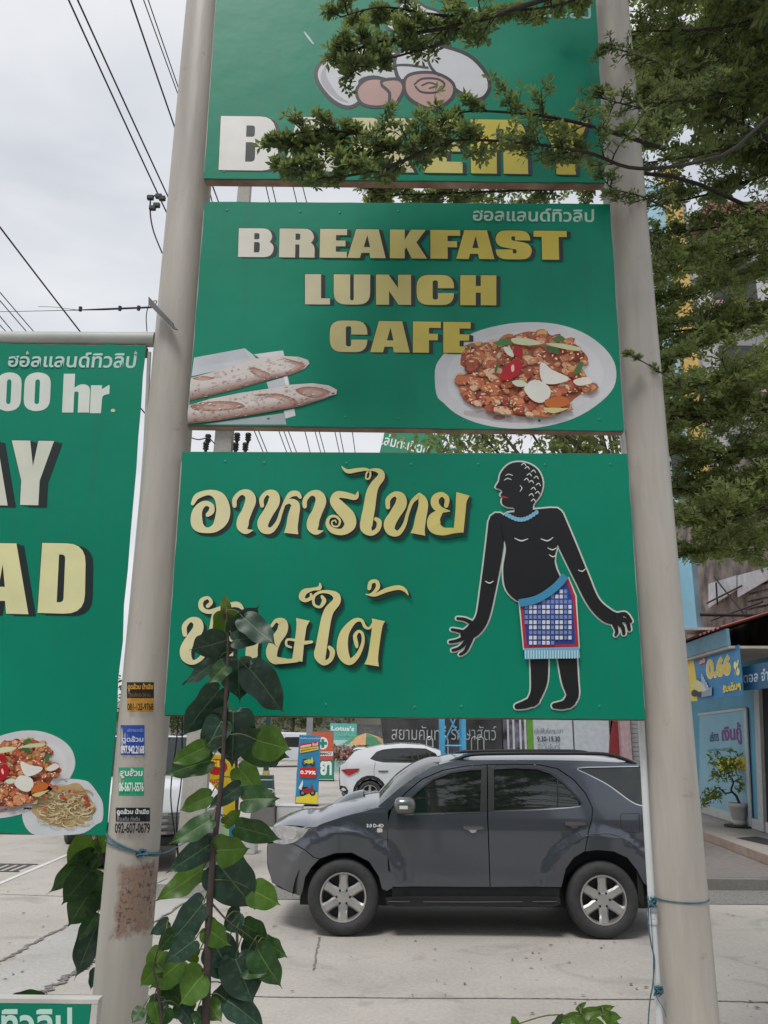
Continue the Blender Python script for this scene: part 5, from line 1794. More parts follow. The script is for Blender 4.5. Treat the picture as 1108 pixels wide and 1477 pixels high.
# dark stone wall with Thai lettering
YW = 30.0
sw = thing('stone_wall', 'dark stone wall with white Thai letters behind the white car', 'wall', P(640, 1150, YW))
xl, xr = P(542, 1060, YW).x, P(724, 1060, YW).x
WT = P(640, 985, YW).z
sm = mat('dark_granite', (.035, .036, .037), rough=.7, var=.5, scale=1.2, bump=.3, bscale=5, col2=(.085, .085, .085))
MB().add([Vector(p) for p in ((xl + .5, YW, 0), (xr, YW, 0), (xr, YW, WT), (xl, YW, WT))] + [Vector(p) for p in ((xl + .5, YW + .8, 0), (xr, YW + .8, 0), (xr, YW + .8, WT), (xl, YW + .8, WT))], [(0, 1, 2, 3), (4, 5, 6, 7), (0, 1, 5, 4), (1, 2, 6, 5), (2, 3, 7, 6), (3, 0, 4, 7)]).build('slab', sm, sw)
pr = Print(plane_surf(YW), eps=.002)
for body, a, c in (('สยามคันทรี', 565, 644), ('รักษาสัตว์', 651, 716)):
    pr.text(body, [(a, 1046), (c, 1047), (c, 1068), (a, 1067)], lin((185, 188, 186)), -.004)
pr.build('lettering', sw)
for x in (620, 642, 685, 694):
    a, c = P(x - 4.5, 1092, YW - 1.4), P(x + 4.5, 1092, YW - 1.4)
    top = P(x, 1063, YW - 1.4).z
    q = [(a.x, a.y, 0)] + [((a.x + c.x) / 2 - (c.x - a.x) / 2 * math.cos(t * math.pi / 8), a.y, top - .12 + .12 * math.sin(t * math.pi / 8)) for t in range(9)] + [(c.x, c.y, 0)]
    ho = MB().tube(q, .022, n=6).build('bicycle_hoop', mat('pale_steel', (.55, .55, .52), rough=.4, metal=.3), None)
    tag(ho, {620: 'leftmost', 642: 'second from left', 685: 'third from left', 694: 'rightmost'}[x] + ' of the pale steel hoops before the dark stone wall', 'hoop', 'steel hoops before the stone wall')
# blue lattice tower carrying a green hoarding
YT = 27.0
ta, tb_ = P(638.5, 1060, YT).x, P(669, 1060, YT).x
ztop = P(640, 600, YT).z
tw_ = thing('lattice_tower', 'light blue steel lattice tower behind the white car', 'tower', ((ta + tb_) / 2, YT, 0))
BLU = mat('blue_steel', (.08, .36, .60), rough=.45, var=.1)
for x, y in ((ta, YT), (tb_, YT), (ta, YT + .7), (tb_, YT + .7)):
    MB().box((x - .07, y - .07, 0), (x + .07, y + .07, ztop)).build('leg', BLU, tw_)
n_ = 9
st = ztop / n_
off = P(640, 1045, YT).z - st * 1
for i in range(n_ + 1):
    z = min(max(i * st + .2, .05), ztop - .03)
    MB().tube([(ta, YT, z), (tb_, YT, z)], .035, n=6).build('rung', BLU, tw_)
    if i < n_:
        for a, c in ((ta, tb_), (tb_, ta)):
            MB().tube([(a, YT + .01 * (a == ta), z), (c, YT + .01 * (a == ta), z + st - .1)], .028, n=6).build('brace', BLU, tw_)
hb = thing('hoarding', 'green roadside hoarding with white Thai letters high on the blue tower', 'sign', ((ta + tb_) / 2, YT - .2, ztop - 2))
MB().add([P(556, 618, YT - .2), P(638, 628, YT - .2), P(632, 740, YT - .2), P(528, 735, YT - .2), P(556, 618, YT - .1), P(638, 628, YT - .1), P(632, 740, YT - .1), P(528, 735, YT - .1)], [(0, 1, 2, 3), (4, 5, 6, 7), (0, 1, 5, 4), (1, 2, 6, 5), (2, 3, 7, 6), (3, 0, 4, 7)]).build('panel', mat('hoarding_green', (.02, .26, .14), rough=.4), hb)
pr = Print(plane_surf(YT - .2), eps=.001)
pr.text('เล่มทะเบียน', [(553, 624), (620, 638), (617, 656), (549, 641)], lin((235, 238, 236)), .02)
pr.build('lettering', hb)
# clinic front with opening hours
cf = thing('clinic_front', 'shop front with opening hours board, green stripe and red panel', 'building', P(830, 1150, 30))
YC = 30.2
def fl(nm, x0, x1, m, y=YC, z1=4.6, z0=0.0, d=.12, par=None):
    a, c = P(x0, 1070, y).x, P(x1, 1070, y).x
    return MB().box((a, y, z0), (c - .004, y + d, z1)).build(nm, m, par or cf)
MB().box((P(726, 1070, YC).x, YC + .4, 0), (P(1010, 1070, YC).x, YC + 6, 4.7)).build('wall', mat('clinic_wall', (.35, .35, .36), rough=.8), cf)
fl('glass', 726, 757, mat('poster_glass', (.05, .05, .09), rough=.2, var=.9, scale=3, col2=(.35, .33, .45)))
for x in (732, 740, 750, 757):
    fl('mullion', x, x + 3, mat('white_alu', (.6, .6, .6), rough=.4), YC - .05, d=.04)
fl('green_stripe', 760, 770, mat('leaf_green', (.14, .34, .05), rough=.4))
ob_ = fl('hours_board', 770, 827, mat('white_board', (.52, .56, .6), rough=.35))
fl('white_panel', 829, 880, mat('white_panel', (.5, .54, .58), rough=.35))
a, c = P(870, 1070, YC).x, P(895, 1070, YC).x
MB().prism([(a, 0), (c, 0), (c, 4.6), (a + .9, 4.6), (a + .25, 2.0)], YC - .04, YC - .003).build('red_panel', mat('deep_red', (.22, .03, .035), rough=.4), cf)
fl('pink_column', 896, 911, mat('pink_stone', (.42, .3, .32), rough=.6, var=.2), YC - .3, d=.3)
for i in range(14):
    a, c = P(911, 1070, YC).x, P(930, 1070, YC).x
    MB().box((a + .003, YC - .02, 1.0 + i * .16), (c, YC + .05, 1.145 + i * .16), bev=.01).build('shutter_slat', mat('grey_shutter', (.33, .33, .34), rough=.5), cf)
pr = Print(plane_surf(YC), eps=.002)
pr.text('เปิดให้บริการเวลา', [(771, 1050), (812, 1050), (812, 1058), (771, 1058)], lin((90, 100, 110)), .0)
pr.text('9.30-19.30', [(775, 1062), (808, 1062), (808, 1070), (775, 1070)], lin((50, 56, 70)), .02)
pr.text('ปิดวันจันทร์', [(776, 1073), (808, 1073), (808, 1081), (776, 1081)], lin((90, 100, 110)), .0)
pr.build('lettering', ob_)

# ---- white crossover behind the suv
def px3(pts): return [(380 + x / 4.2615, 1070 + y / 4.2615) for x, y in pts]
WHITE = paint('white_paint', (.66, .68, .71), rough=.25)
YX = G(535, 1163, 0).y
wr = P(533.5, 1149, YX)
frx = P(533.5, 1149, YX).x + 2.72
wx = Car('crossover_car', 'white crossover car parked behind the dark suv, its rear to the left', YX, 1.85, P(489, 1120, YX).x, P(489, 1120, YX).x + 4.45, wheels=((wr.x, .35, .35), (frx, .35, .35)), belt=P(560, 1098, YX).z, roof=P(590, 1074, YX).z, roof_in=.2, flare=(.35, .36, .0), nose=.3, tail=.3)
top = [(470,150),(500,128),(560,62),(590,50),(720,24),(850,12),(980,20),(1090,56)]
top = [P(*p, YX) for p in px3(top)]
X0 = wx.fx
body = [(p.x, p.z) for p in top] + [(X0 + 3.0, 1.32), (X0 + 3.4, 1.08), (X0 + 4.1, .95), (X0 + 4.38, .75), (X0 + 4.42, .4), (frx + .42, .3)]
arc = lambda xc, r_: [(xc + r_ * math.cos(R(a)), .35 + r_ * math.sin(R(a))) for a in (0, 30, 60, 90, 120, 150, 180)]
body += arc(frx, .41) + [(frx - .43, .25), (wr.x + .43, .25)] + arc(wr.x, .41) + [(X0 + .3, .28), (X0 + .05, .42), (X0 + .0, .8)]
win = [(655,105),(695,62),(735,48),(800,40),(900,38),(1000,42),(1060,72),(1085,110),(1040,132),(740,128),(690,118)]
win = [(P(*p, YX).x, P(*p, YX).z) for p in px3(win)]
bs_ = wx.panel('body_side', body, WHITE, holes=[win], world=True, step=.12, thick=.03)
wx.panel('window', grow(win, .03), CARM['glass'], dd=.02, thick=.004, parent=bs_, world=True, step=.2)
sh = lambda pts: [tuple(p) for p in px3(pts)]
wx.panel('tail_light', px3([(478,172),(520,166),(590,164),(580,180),(530,208),(515,205)]), mat('red_lens', (.32, .02, .02), rough=.15), dd=-.035, thick=.05, step=.1)
wx.panel('arch_trim', [(wr.x + .41 * math.cos(R(a)), .35 + .41 * math.sin(R(a))) for a in range(0, 181, 20)] + [(wr.x + .5 * math.cos(R(a)), .35 + .5 * math.sin(R(a))) for a in range(180, -1, -20)], blk, dd=-.006, thick=.03, world=True, step=.3)
wx.panel('bumper_vent', px3([(470,268),(505,275),(522,300),(515,325),(490,310),(468,290)]), blk, dd=-.006, thick=.01, step=.4)
wx.stroke('door_seam', px3([(690,125),(680,170),(688,220),(740,260)]), .5, blk, dd=-.002)
wx.panel('handle', px3([(706,176),(768,176),(768,184),(740,190),(706,184)]), CARM['chrome'], dd=-.02, thick=.02, step=.4)
for (a, c) in (((905, 38), (925, 132)), ((940, 38), (960, 132)), ((1015, 45), (1035, 132))):
    wx.stroke('window_pillar', px3([a, c]), 2.2, blk, dd=.012)
e_ = [(p.x, p.z) for p in top]
wx.loft('roof', px3([(560,64),(590,50),(720,24),(850,12),(980,20),(1090,56)]), .03, WHITE, dd=.01)
wx.loft('spoiler', px3([(552,52),(575,44),(640,44)]), .05, WHITE, dd=.02, sub=2)
wx.loft('rear_glass', px3([(500,128),(560,64)]), [.03, .03], CARM['glass'], dd=.02, sub=2)
wx.loft('tailgate', px3([(500,128),(470,150),(465,200),(468,270),(480,320),(500,345)]), 0, WHITE, dd=.006)
hoodpts = [(X0 + 2.9, 1.35), (X0 + 3.4, 1.1), (X0 + 4.1, .97), (X0 + 4.38, .76), (X0 + 4.42, .4)]
vs_, fs = [], []
for x, z in hoodpts:
    yy = YX + wx.ins(x, z)
    vs_ += [(x, yy + .01, z), (x, wx.Yc, z + .05), (x, 2 * wx.Yc - yy - .01, z)]
for i in range(len(hoodpts) - 1):
    for k in range(2): fs.append((3 * i + k, 3 * i + k + 1, 3 * i + k + 4, 3 * i + k + 3))
MB().add(vs_, fs).build('hood', WHITE, wx.o, smooth=True)
MB().box((X0 + .4, YX + .2, .25), (X0 + 4.1, YX + 1.65, .95)).build('underbody', blk, wx.o)
for xc in (wr.x, frx):
    for sd_ in (0, 1): wx.wheel(xc, .35, .35, .225, YX + .02 if sd_ == 0 else 2 * wx.Yc - YX - .02, sd_, CARM, spokes=5, plain=True)

# ---- white pickup, its tail showing beside the post, and another white van far off
def boxcar(name, label, cat, px, py, Y, heading, kind):
    """small far vehicle, built from its side outline; x' forward"""
    g0 = G(px, py, 0) if Y is None else P(px, py, Y)
    o = thing(name, label, cat, (g0.x, g0.y, 0), heading)
    Lh = 2.5
    if kind == 'pickup':
        prof = [(-2.5,.5),(-2.55,.95),(-.75,1.0),(-.6,1.65),(.45,1.7),(1.0,1.15),(2.3,1.0),(2.45,.8),(2.4,.45)]
        wins = [[(-.5,1.08),(-.45,1.58),(.38,1.6),(.8,1.12)]]
    else:
        prof = [(-2.3,.45),(-2.35,1.0),(-2.2,1.75),(-1.9,1.9),(.9,1.92),(1.6,1.25),(2.2,1.1),(2.35,.8),(2.3,.4)]
        wins = [[(-2.0,1.12),(-1.95,1.7),(-.7,1.72),(-.7,1.12)], [(-.6,1.12),(-.6,1.72),(.75,1.7),(1.25,1.15)]]
    hw = .9
    M = o.matrix_basis
    sec = []
    nt_ = len(prof)
    vs_, fs = [], []
    for x, z in prof:
        t = max(0, (z - 1.0) / .9)
        w = hw - .16 * t
        for k, (yy, dz) in enumerate(((-w, 0), (-w * .92, .05), (0, .08), (w * .92, .05), (w, 0))):
            vs_.append(M @ Vector((x, yy, z + dz * (z > .9))))
    for i in range(nt_ - 1):
        for k in range(4):
            fs.append((i * 5 + k, i * 5 + k + 1, i * 5 + k + 6, i * 5 + k + 5))
    lo = len(vs_)
    for sgn, k in ((-1, 0), (1, 4)):
        ring_ = [i * 5 + k for i in range(nt_)]
        tri = tessellate_polygon([[Vector((p[0], p[1], 0)) for p in prof]])
        fs += [tuple(ring_[i] for i in t) for t in tri]
    MB().add(vs_, fs).build('body', WHITE, o, angle=35)
    for sgn in (-1, 1):
        for w_ in wins:
            q = [M @ Vector((x, sgn * (hw - .16 * max(0, (z - 1) / .9) + .008), z)) for x, z in w_]
            q2 = [p - (M.to_3x3() @ Vector((0, sgn * .02, 0))) for p in q]
            MB().add(q + q2, [(0, 1, 2, 3), (0, 1, 5, 4), (1, 2, 6, 5), (2, 3, 7, 6), (3, 0, 4, 7)]).build('window', CARM['glass'], o)
        for xx in (-1.5, 1.5):
            b = MB().lathe([(.18, -.02), (.2, -.03), (.32, -.02), (.35, .03), (.35, .2), (.2, .22)], (0, 0, 0), 24, 'Y')
            me = b.mesh('wheel', CARM['tyre'])
            if sgn > 0: me.transform(Matrix.Rotation(math.pi, 4, 'Z'))
            me.transform(M @ Matrix.Translation((xx, sgn * (hw + .0), .35)))
            w = link('wheel', me, o, True)
            h_ = MB().lathe([(0, -.015), (.12, -.02), (.19, -.01), (.2, .03)], (0, 0, 0), 20, 'Y').mesh('hub', CARM['rim'])
            if sgn > 0: h_.transform(Matrix.Rotation(math.pi, 4, 'Z'))
            h_.transform(M @ Matrix.Translation((xx, sgn * (hw + .0), .35)))
            link('hub', h_, w, True)
    for sgn in (-1, 1):
        lo_, hi_ = ((-2.57, sgn * .8 - .09, .7), (-2.5, sgn * .8 + .09, .98)) if kind == 'pickup' else ((-2.4, sgn * .8 - .08, .75), (-2.3, sgn * .8 + .08, 1.1))
        MB().box(lo_, hi_, M=M, bev=.02).build('tail_light', mat('red_lens', (.3, .02, .02)), o)
        MB().box((2.22, sgn * .68 - .14, .72), (2.42, sgn * .68 + .14, .9), M=M, bev=.03).build('headlight', hlm, o)
    # windscreen and rear glass
    (xa, za), (xb, zb_) = ((.55, 1.62), (.98, 1.22)) if kind == 'pickup' else ((1.0, 1.85), (1.55, 1.32))
    q = [M @ Vector(p) for p in ((xa, -.66, za + .05), (xa, .66, za + .05), (xb, .76, zb_ + .05), (xb, -.76, zb_ + .05))]
    up_ = M.to_3x3() @ Vector((.05, 0, .06))
    MB().add([p + up_ for p in q] + q, [(0, 1, 2, 3), (0, 1, 5, 4), (1, 2, 6, 5), (2, 3, 7, 6), (3, 0, 4, 7)]).build('windscreen', CARM['glass'], o)
    xr_, z0_, z1_ = (-.66, 1.1, 1.58) if kind == 'pickup' else (-2.3, 1.2, 1.7)
    MB().box((xr_ - .09, -.6, z0_), (xr_ + .02, .6, z1_), M=M).build('rear_glass', CARM['glass'], o)
    b = MB()
    for k in range(4): b.box((2.36, -.5, .55 + k * .09), (2.47, .5, .59 + k * .09), M=M)
    bb = b.build('grille_bars', CARM['chrome'], o)
    bb['kind'] = 'stuff'
    MB().box((2.2, -.82, .38), (2.44, .82, .52), M=M, bev=.04).build('bumper', blk, o)
    return o
boxcar('pickup_truck', 'white pickup truck far off beside the left post, its tail light red', 'truck', 231, 1062, 40, R(62), 'pickup')
boxcar('van', 'white van far off between the big leaf and the blue banner', 'van', 421, 1062, 50, R(-150), 'van')
boxcar('parked_car', 'white car half hidden behind the left post, chrome bars on its front', 'car', 196, 1150, 15.2, R(-62), 'van')

# ---- standing boards
def stand(name, label, q, Y, m, cat='sign', th=.05, frame=None, lean=0.0):
    c = [P(x, y, Y) for x, y in q]
    o = thing(name, label, cat, ((c[2].x + c[3].x) / 2, Y, 0))
    c = [p + Vector((0, lean * (p.z - c[3].z), 0)) for p in c]
    bk = [p + Vector((0, th, 0)) for p in c]
    MB().add(c + bk, [(0, 1, 2, 3), (4, 5, 6, 7), (0, 1, 5, 4), (1, 2, 6, 5), (2, 3, 7, 6), (3, 0, 4, 7)]).build('panel', m, o)
    for p in (c[2], c[3]):
        dx = .03 if p is c[3] else -.03
        MB().box((p.x + dx - .02, Y + th + .002, 0), (p.x + dx + .02, Y + th + .042, max(p.z + .9, .5))).build('leg', frame or blk, o)
    MB().box((c[3].x, Y + .045 + th, .003), (c[2].x, Y + th + .3, .04)).build('foot', frame or blk, o)
    return o
YB = 24.2
o = stand('banner_stand', 'tall blue standing banner with motorcycles and 0.79%', [(432, 1060), (462.5, 1062), (458.5, 1161), (425.5, 1159)], YB, mat('banner_blue', (.03, .24, .45), rough=.4))
pr = Print(plane_surf(YB), eps=.0005)
q1 = lambda pts: [(400 + x / 6.925, 1030 + y / 6.925) for x, y in pts]
pr.text('สินเชื่อ มอเตอร์ไซค์', q1([(232, 228), (425, 234), (424, 252), (231, 248)]), lin((210, 225, 240)), .01)
pr.poly(q1([(225, 300), (410, 272), (412, 315), (228, 345)]), lin((196, 36, 50)))
pr.text('ออกรถ ใหม่', q1([(232, 306), (405, 278), (406, 312), (232, 340)]), lin((245, 235, 220)), .04)
pr.poly(q1([(228, 348), (410, 320), (410, 355), (230, 388)]), lin((240, 206, 60)))
pr.text('ถูกกว่าแน่นอน', q1([(235, 352), (402, 327), (402, 350), (236, 378)]), lin((60, 40, 50)), .03)
pr.poly(q1(rounded([(222, 535, 20), (390, 525, 30), (392, 640, 30), (222, 632, 20)])), lin((200, 38, 44)))
pr.text('0.79%', q1([(230, 562), (385, 568), (385, 606), (230, 600)]), lin((245, 245, 240)), .04)
pr.poly(q1([(190, 828), (260, 820), (330, 790), (405, 780), (405, 900), (182, 884)]), lin((226, 206, 60)))
for (cx2, cy2, k_, c1) in ((310, 470, 1.0, (210, 200, 60)), (300, 760, 1.25, (150, 40, 44))):
    for dx in (-38, 42):
        pr.poly(q1(ellipse(cx2 + dx * k_, cy2 + 22 * k_, 24 * k_, 24 * k_, 16)), lin((26, 28, 34)))
        pr.poly(q1(ellipse(cx2 + dx * k_, cy2 + 22 * k_, 12 * k_, 12 * k_, 12)), lin((130, 136, 140)))
    pr.poly(q1([(cx2 - 55 * k_, cy2 - 10 * k_), (cx2 - 10 * k_, cy2 - 30 * k_), (cx2 + 20 * k_, cy2 - 8 * k_), (cx2 + 40 * k_, cy2 - 45 * k_), (cx2 + 52 * k_, cy2 + 10 * k_), (cx2 + 10 * k_, cy2 + 26 * k_), (cx2 - 30 * k_, cy2 + 18 * k_)]), lin(c1))
    pr.poly(q1([(cx2 - 60 * k_, cy2 - 14 * k_), (cx2 - 5 * k_, cy2 - 28 * k_), (cx2, cy2 - 18 * k_), (cx2 - 50 * k_, cy2 - 2 * k_)]), lin((30, 30, 36)))
pr.poly(q1([(212, 740), (255, 655), (258, 700), (240, 760)]), lin((220, 226, 230)))
pr.build('print', o)
YPH = 36.0
o = stand('pharmacy_board', 'orange and green pharmacy board behind the blue banner', [(451, 1055), (481, 1055), (482, 1124), (451, 1124)], YPH, mat('pharmacy_green', (.02, .24, .16), rough=.4))
pr = Print(plane_surf(YPH), eps=.0008)
pr.poly(q1([(355, 182), (555, 182), (555, 375), (355, 375)]), lin((206, 96, 70)))
pr.poly(q1(ellipse(455, 292, 52, 62, 22)), lin((232, 236, 236)))
pr.poly(q1([(440, 250), (470, 250), (470, 278), (498, 278), (498, 308), (470, 308), (470, 338), (440, 338), (440, 308), (412, 308), (412, 278), (440, 278)]), lin((36, 140, 110)))
pr.poly(q1([(355, 376), (556, 376), (556, 418), (355, 418)]), lin((236, 238, 238)))
pr.text('PHARMACY', q1([(362, 382), (548, 382), (548, 410), (362, 410)]), lin((40, 44, 50)), .04)
pr.poly(q1([(355, 420), (556, 420), (556, 462), (355, 462)]), lin((196, 84, 80)))
pr.text('ยา', q1([(430, 470), (545, 470), (545, 612), (430, 612)]), lin((232, 238, 236)), .05)
pr.build('print', o)
YLO = 46.0
o = stand('teal_sign', 'teal and white sign board reading Lotus\'s above a flower bed', [(476, 1043), (515, 1044), (514, 1080), (476, 1080)], YLO, mat('teal_board', (.12, .47, .42), rough=.4), frame=mat('pale_steel', (.5, .5, .5)))
pr = Print(plane_surf(YLO), eps=.002)
pr.poly(q1([(530, 258), (785, 260), (782, 342), (530, 342)]), lin((190, 216, 216)))
pr.text("Lotus's", q1([(540, 115), (770, 122), (770, 172), (540, 165)]), lin((232, 240, 236)), .04)
pr.text('go fresh', q1([(600, 195), (770, 200), (770, 232), (600, 228)]), lin((150, 200, 150)), .02)
pr.build('print', o)
# flower bed below it
fb = thing('flower_bed', 'low flower bed with pink blossoms under the teal sign', 'flower bed', P(500, 1110, 44))
a, c = P(478, 1110, 44).x, P(545, 1110, 44).x
MB().box((a, 43.4, 0), (c, 44.6, .6)).build('planter', mat('pale_teal_wall', (.3, .45, .43), rough=.7), fb)
lv = Leaves()
rg = random.Random(31)
for i in range(900):
    lv.leaf(Vector((rg.uniform(a, c), rg.uniform(43.4, 44.6), .6 + rg.random() ** 1.5 * .7)), rvec(rg), rvec(rg), rg.uniform(.12, .25), .1, rg.random())
lv.build('foliage', FARL, fb)
lv = Leaves()
for i in range(260):
    lv.leaf(Vector((rg.uniform(a, c), rg.uniform(43.2, 44.0), .6 + rg.random() * .7)), rvec(rg), Vector((0, -1, .3)), .14, .14, rg.random())
lv.build('blossom', leaf_mat('blossom', (.4, .12, .12), (.5, .3, .3), (.4, .2, .2)), fb)
# market umbrella
up = P(528, 1085, 33)
um = thing('market_umbrella', 'orange and green market umbrella left of the stone wall', 'umbrella', (up.x, 33, 0))
zc = P(528, 1057, 33).z
MB().tube([(up.x, 33, 0), (up.x, 33, zc)], .03, n=8).build('pole', blk, um)
rr = .95
for k in range(8):
    a0_, a1_ = 2 * math.pi * k / 8, 2 * math.pi * (k + 1) / 8
    q = [(up.x, 33, zc)]
    l1 = [(up.x + rr * .55 * math.cos(a), 33 + rr * .55 * math.sin(a), zc - .16) for a in (a0_, a1_)]
    l2 = [(up.x + rr * math.cos(a), 33 + rr * math.sin(a), zc - .45) for a in (a0_, a1_)]
    MB().add([Vector(p) for p in q + l1 + l2], [(0, 1, 2), (1, 3, 4, 2)]).build('canopy_gore', mat('orange_cloth', (.5, .27, .12), rough=.8) if k % 2 else mat('green_cloth', (.05, .2, .1), rough=.8), um)
# twin grey lamp posts
tp = thing('grey_post', 'grey steel post behind the pharmacy board', 'post', P(445, 1110, 27))
c = P(444.5, 1110, 27)
MB().box((c.x - .1, 27, 0), (c.x + .1, 27.16, 6)).build('shaft', mat('grey_steel', (.25, .26, .28), rough=.5), tp)
MB().box((c.x - .17, 26.9, 0), (c.x + .17, 27.26, .5), bev=.02).build('base', mat('grey_steel', (.25, .26, .28)), tp)
# green post with cart wheel emblem
YG = 19.2
gp = thing('green_bollard', 'dark green tapered pillar with a white cart wheel emblem', 'pillar', P(376, 1190, YG))
c = P(378, 1120, YG)
x0, x1 = P(371, 1120, YG).x, P(392, 1120, YG).x
cx0 = (x0 + x1) / 2
zt_ = P(378, 1119, YG).z
w0, w1 = (x1 - x0) / 2, (x1 - x0) / 2 * 1.35
DG = mat('dark_green_paint', (.02, .065, .055), rough=.45, var=.15)
def frust(b, cx, cy, z0, z1, w0, w1, d=None):
    v = []
    for z, w in ((z0, w0), (z1, w1)):
        v += [(cx - w, cy - w, z), (cx + w, cy - w, z), (cx + w, cy + w, z), (cx - w, cy + w, z)]
    return b.add([Vector(p) for p in v], [(0, 1, 2, 3), (4, 5, 6, 7), (0, 1, 5, 4), (1, 2, 6, 5), (2, 3, 7, 6), (3, 0, 4, 7)])
cyg = YG + w1
frust(MB(), cx0, cyg, .42, zt_, w1, w0).build('shaft', DG, gp)
frust(MB(), cx0, cyg, 0, .41, w1 * 1.25, w1 * 1.15).build('base', concrete('grey_stone', (.16, .16, .15), stain=1), gp)
for zz in (zt_ - .1, zt_ - .2):
    frust(MB(), cx0, cyg, zz, zz + .02, w0 * 1.06, w0 * 1.05).build('band', mat('pale_band', (.5, .52, .5), rough=.5), gp)
frust(MB(), cx0, cyg, zt_ + .002, zt_ + .1, w0 * .45, w0 * .42).build('collar', mat('gold_paint', (.5, .38, .12), rough=.4), gp)
frust(MB(), cx0, cyg, zt_ + .101, zt_ + 1.6, w0 * .34, w0 * .3).build('post', DG, gp)
b = MB()
em = P(388, 1148, YG - .04)
er = .15
b.tube([(em.x + er * math.cos(2 * math.pi * k / 24), em.y, em.z + er * math.sin(2 * math.pi * k / 24)) for k in range(25)], .013, n=6)
for k in range(8):
    a = math.pi * k / 4
    b.tube([(em.x, em.y, em.z), (em.x + er * math.cos(a), em.y, em.z + er * math.sin(a))], .009, n=5)
eo = b.build('wheel_emblem', mat('pale_band', (.5, .5, .5)), gp)
# yellow advertising board behind the sapling
YY = 15.6
o = stand('yellow_board', 'yellow standing board with red Thai letters behind the sapling', [(288, 1088), (341, 1090), (341, 1214), (287, 1214)], YY, mat('yellow_vinyl', (.62, .46, .02), rough=.4))
pr = Print(plane_surf(YY), eps=.0005)
q6 = lambda pts: [(220 + x / 6.156, 1030 + y / 6.156) for x, y in pts]
RED = lin((190, 34, 30))
pr.poly(q6(ellipse(570, 470, 96, 72, 24)), RED)
pr.text('SL', q6([(505, 405), (635, 415), (635, 475), (505, 468)]), lin((238, 206, 60)), .05)
pr.text('โอนด', q6([(460, 560), (600, 560), (600, 615), (460, 615)]), RED, .02)
pr.text('ห้องน', q6([(488, 630), (640, 630), (640, 682), (488, 682)]), RED, .02)
pr.poly(q6([(415, 1010), (745, 985), (745, 1125), (415, 1135)]), lin((40, 130, 180)))
pr.poly(q6([(620, 1000), (680, 995), (680, 1120), (600, 1125)]), lin((170, 200, 150)))
pr.poly(q6([(480, 985), (530, 945), (580, 1000), (580, 1135), (480, 1135)]), lin((40, 52, 70)))
for k in range(6):
    pr.poly(q6([(485, 985 + k * 24), (575, 1000 + k * 22), (575, 1010 + k * 22), (485, 996 + k * 24)]), lin((210, 216, 220)))
pr.build('print', o)
# dark and white menu board and a pale concrete post left of it
o = stand('menu_board', 'white and black menu board beside the yellow board', [(250, 1124), (272, 1122), (268, 1216), (243, 1218)], 16.0, mat('board_black', (.03, .03, .032), rough=.5))
pr = Print(plane_surf(16.0), eps=.0005)
pr.poly([(250, 1125), (271.5, 1123), (270, 1150), (248.5, 1150)], lin((206, 210, 214)))
pr.poly([(250, 1143), (258, 1142), (258, 1149), (249.5, 1149)], lin((120, 190, 160)))
pr.poly([(252, 1152), (269, 1152), (268, 1174), (256, 1176)], lin((190, 192, 196)))
pr.build('print', o)
rp = P(268, 1078, 17.5)
rs = thing('round_sign', 'small blue and white round sign on a thin pole near the pickup', 'sign', (rp.x, 17.5, 0))
MB().lathe([(0, -.01), (.24, -.01), (.25, 0), (.24, .02), (0, .02)], rp, 24, 'Y').build('disc', mat('sign_white', (.6, .64, .66), rough=.4), rs)
MB().tube([(rp.x, 17.53, 0), (rp.x, 17.53, rp.z + .1)], .02, n=8).build('pole', blk, rs)
pr = Print(plane_surf(17.48), eps=.0005)
pr.poly([(255, 1080), (270, 1070), (280, 1074), (262, 1086)], lin((60, 130, 190)))
pr.text('S', [(268, 1073), (276, 1070), (276, 1078), (269, 1080)], lin((40, 70, 110)), .03)
pr.build('print', rs)
for i, (x0, x1, y0, y1, Y) in enumerate(((398, 436, 1164, 1190, 19.4), (352, 368, 1213, 1228, 15.0))):
    a, c = P(x0, y1, Y), P(x1, y0, Y)
    bo = thing('white_box', ('long white box' if i == 0 else 'small white box') + (' standing behind the suv headlight' if i == 0 else ' on the ground beside the sapling stem'), 'box', (a.x, Y, 0))
    MB().box((a.x, Y, 0), (c.x, Y + .4, max(c.z, .12)), bev=.015).build('body', mat('white_box_paint', (.55, .56, .57), rough=.5, var=.1), bo)
    MB().box((a.x - .01, Y - .01, max(c.z, .12) + .002), (c.x + .01, Y + .41, max(c.z, .12) + .03), bev=.008).build('lid', mat('white_box_paint', (.5, .5, .5)), bo)

# ------------------------------------------------------------------ utility pole and overhead wires
YU = 12.6
u0, u1 = P(323, 640, YU), P(353, 275, YU)
k_ = (u1.x - u0.x) / (u1.z - u0.z)
ux = lambda z: u0.x + k_ * (z - u0.z)
upo = thing('utility_pole', 'pale concrete utility pole behind the sign boards', 'pole', (ux(0), YU, 0))
zu = u1.z + 3.5
b = MB()
v = []
for z in (0, zu):
    w = .19 - .007 * z
    v += [(ux(z) - w, YU - .09, z), (ux(z) + w, YU - .09, z), (ux(z) + w, YU + .09, z), (ux(z) - w, YU + .09, z)]
b.add([Vector(p) for p in v], [(0, 1, 2, 3), (4, 5, 6, 7), (0, 1, 5, 4), (1, 2, 6, 5), (2, 3, 7, 6), (3, 0, 4, 7)])
b.build('shaft', concrete('pole_concrete', (.4, .385, .35), stain=.5), upo)
for zc_ in (u0.z + .25, u1.z + 2.2):
    MB().box((ux(zc_) - .75, YU - .2, zc_), (ux(zc_) + .75, YU - .095, zc_ + .1)).build('crossarm', mat('grey_steel', (.25, .25, .25)), upo)
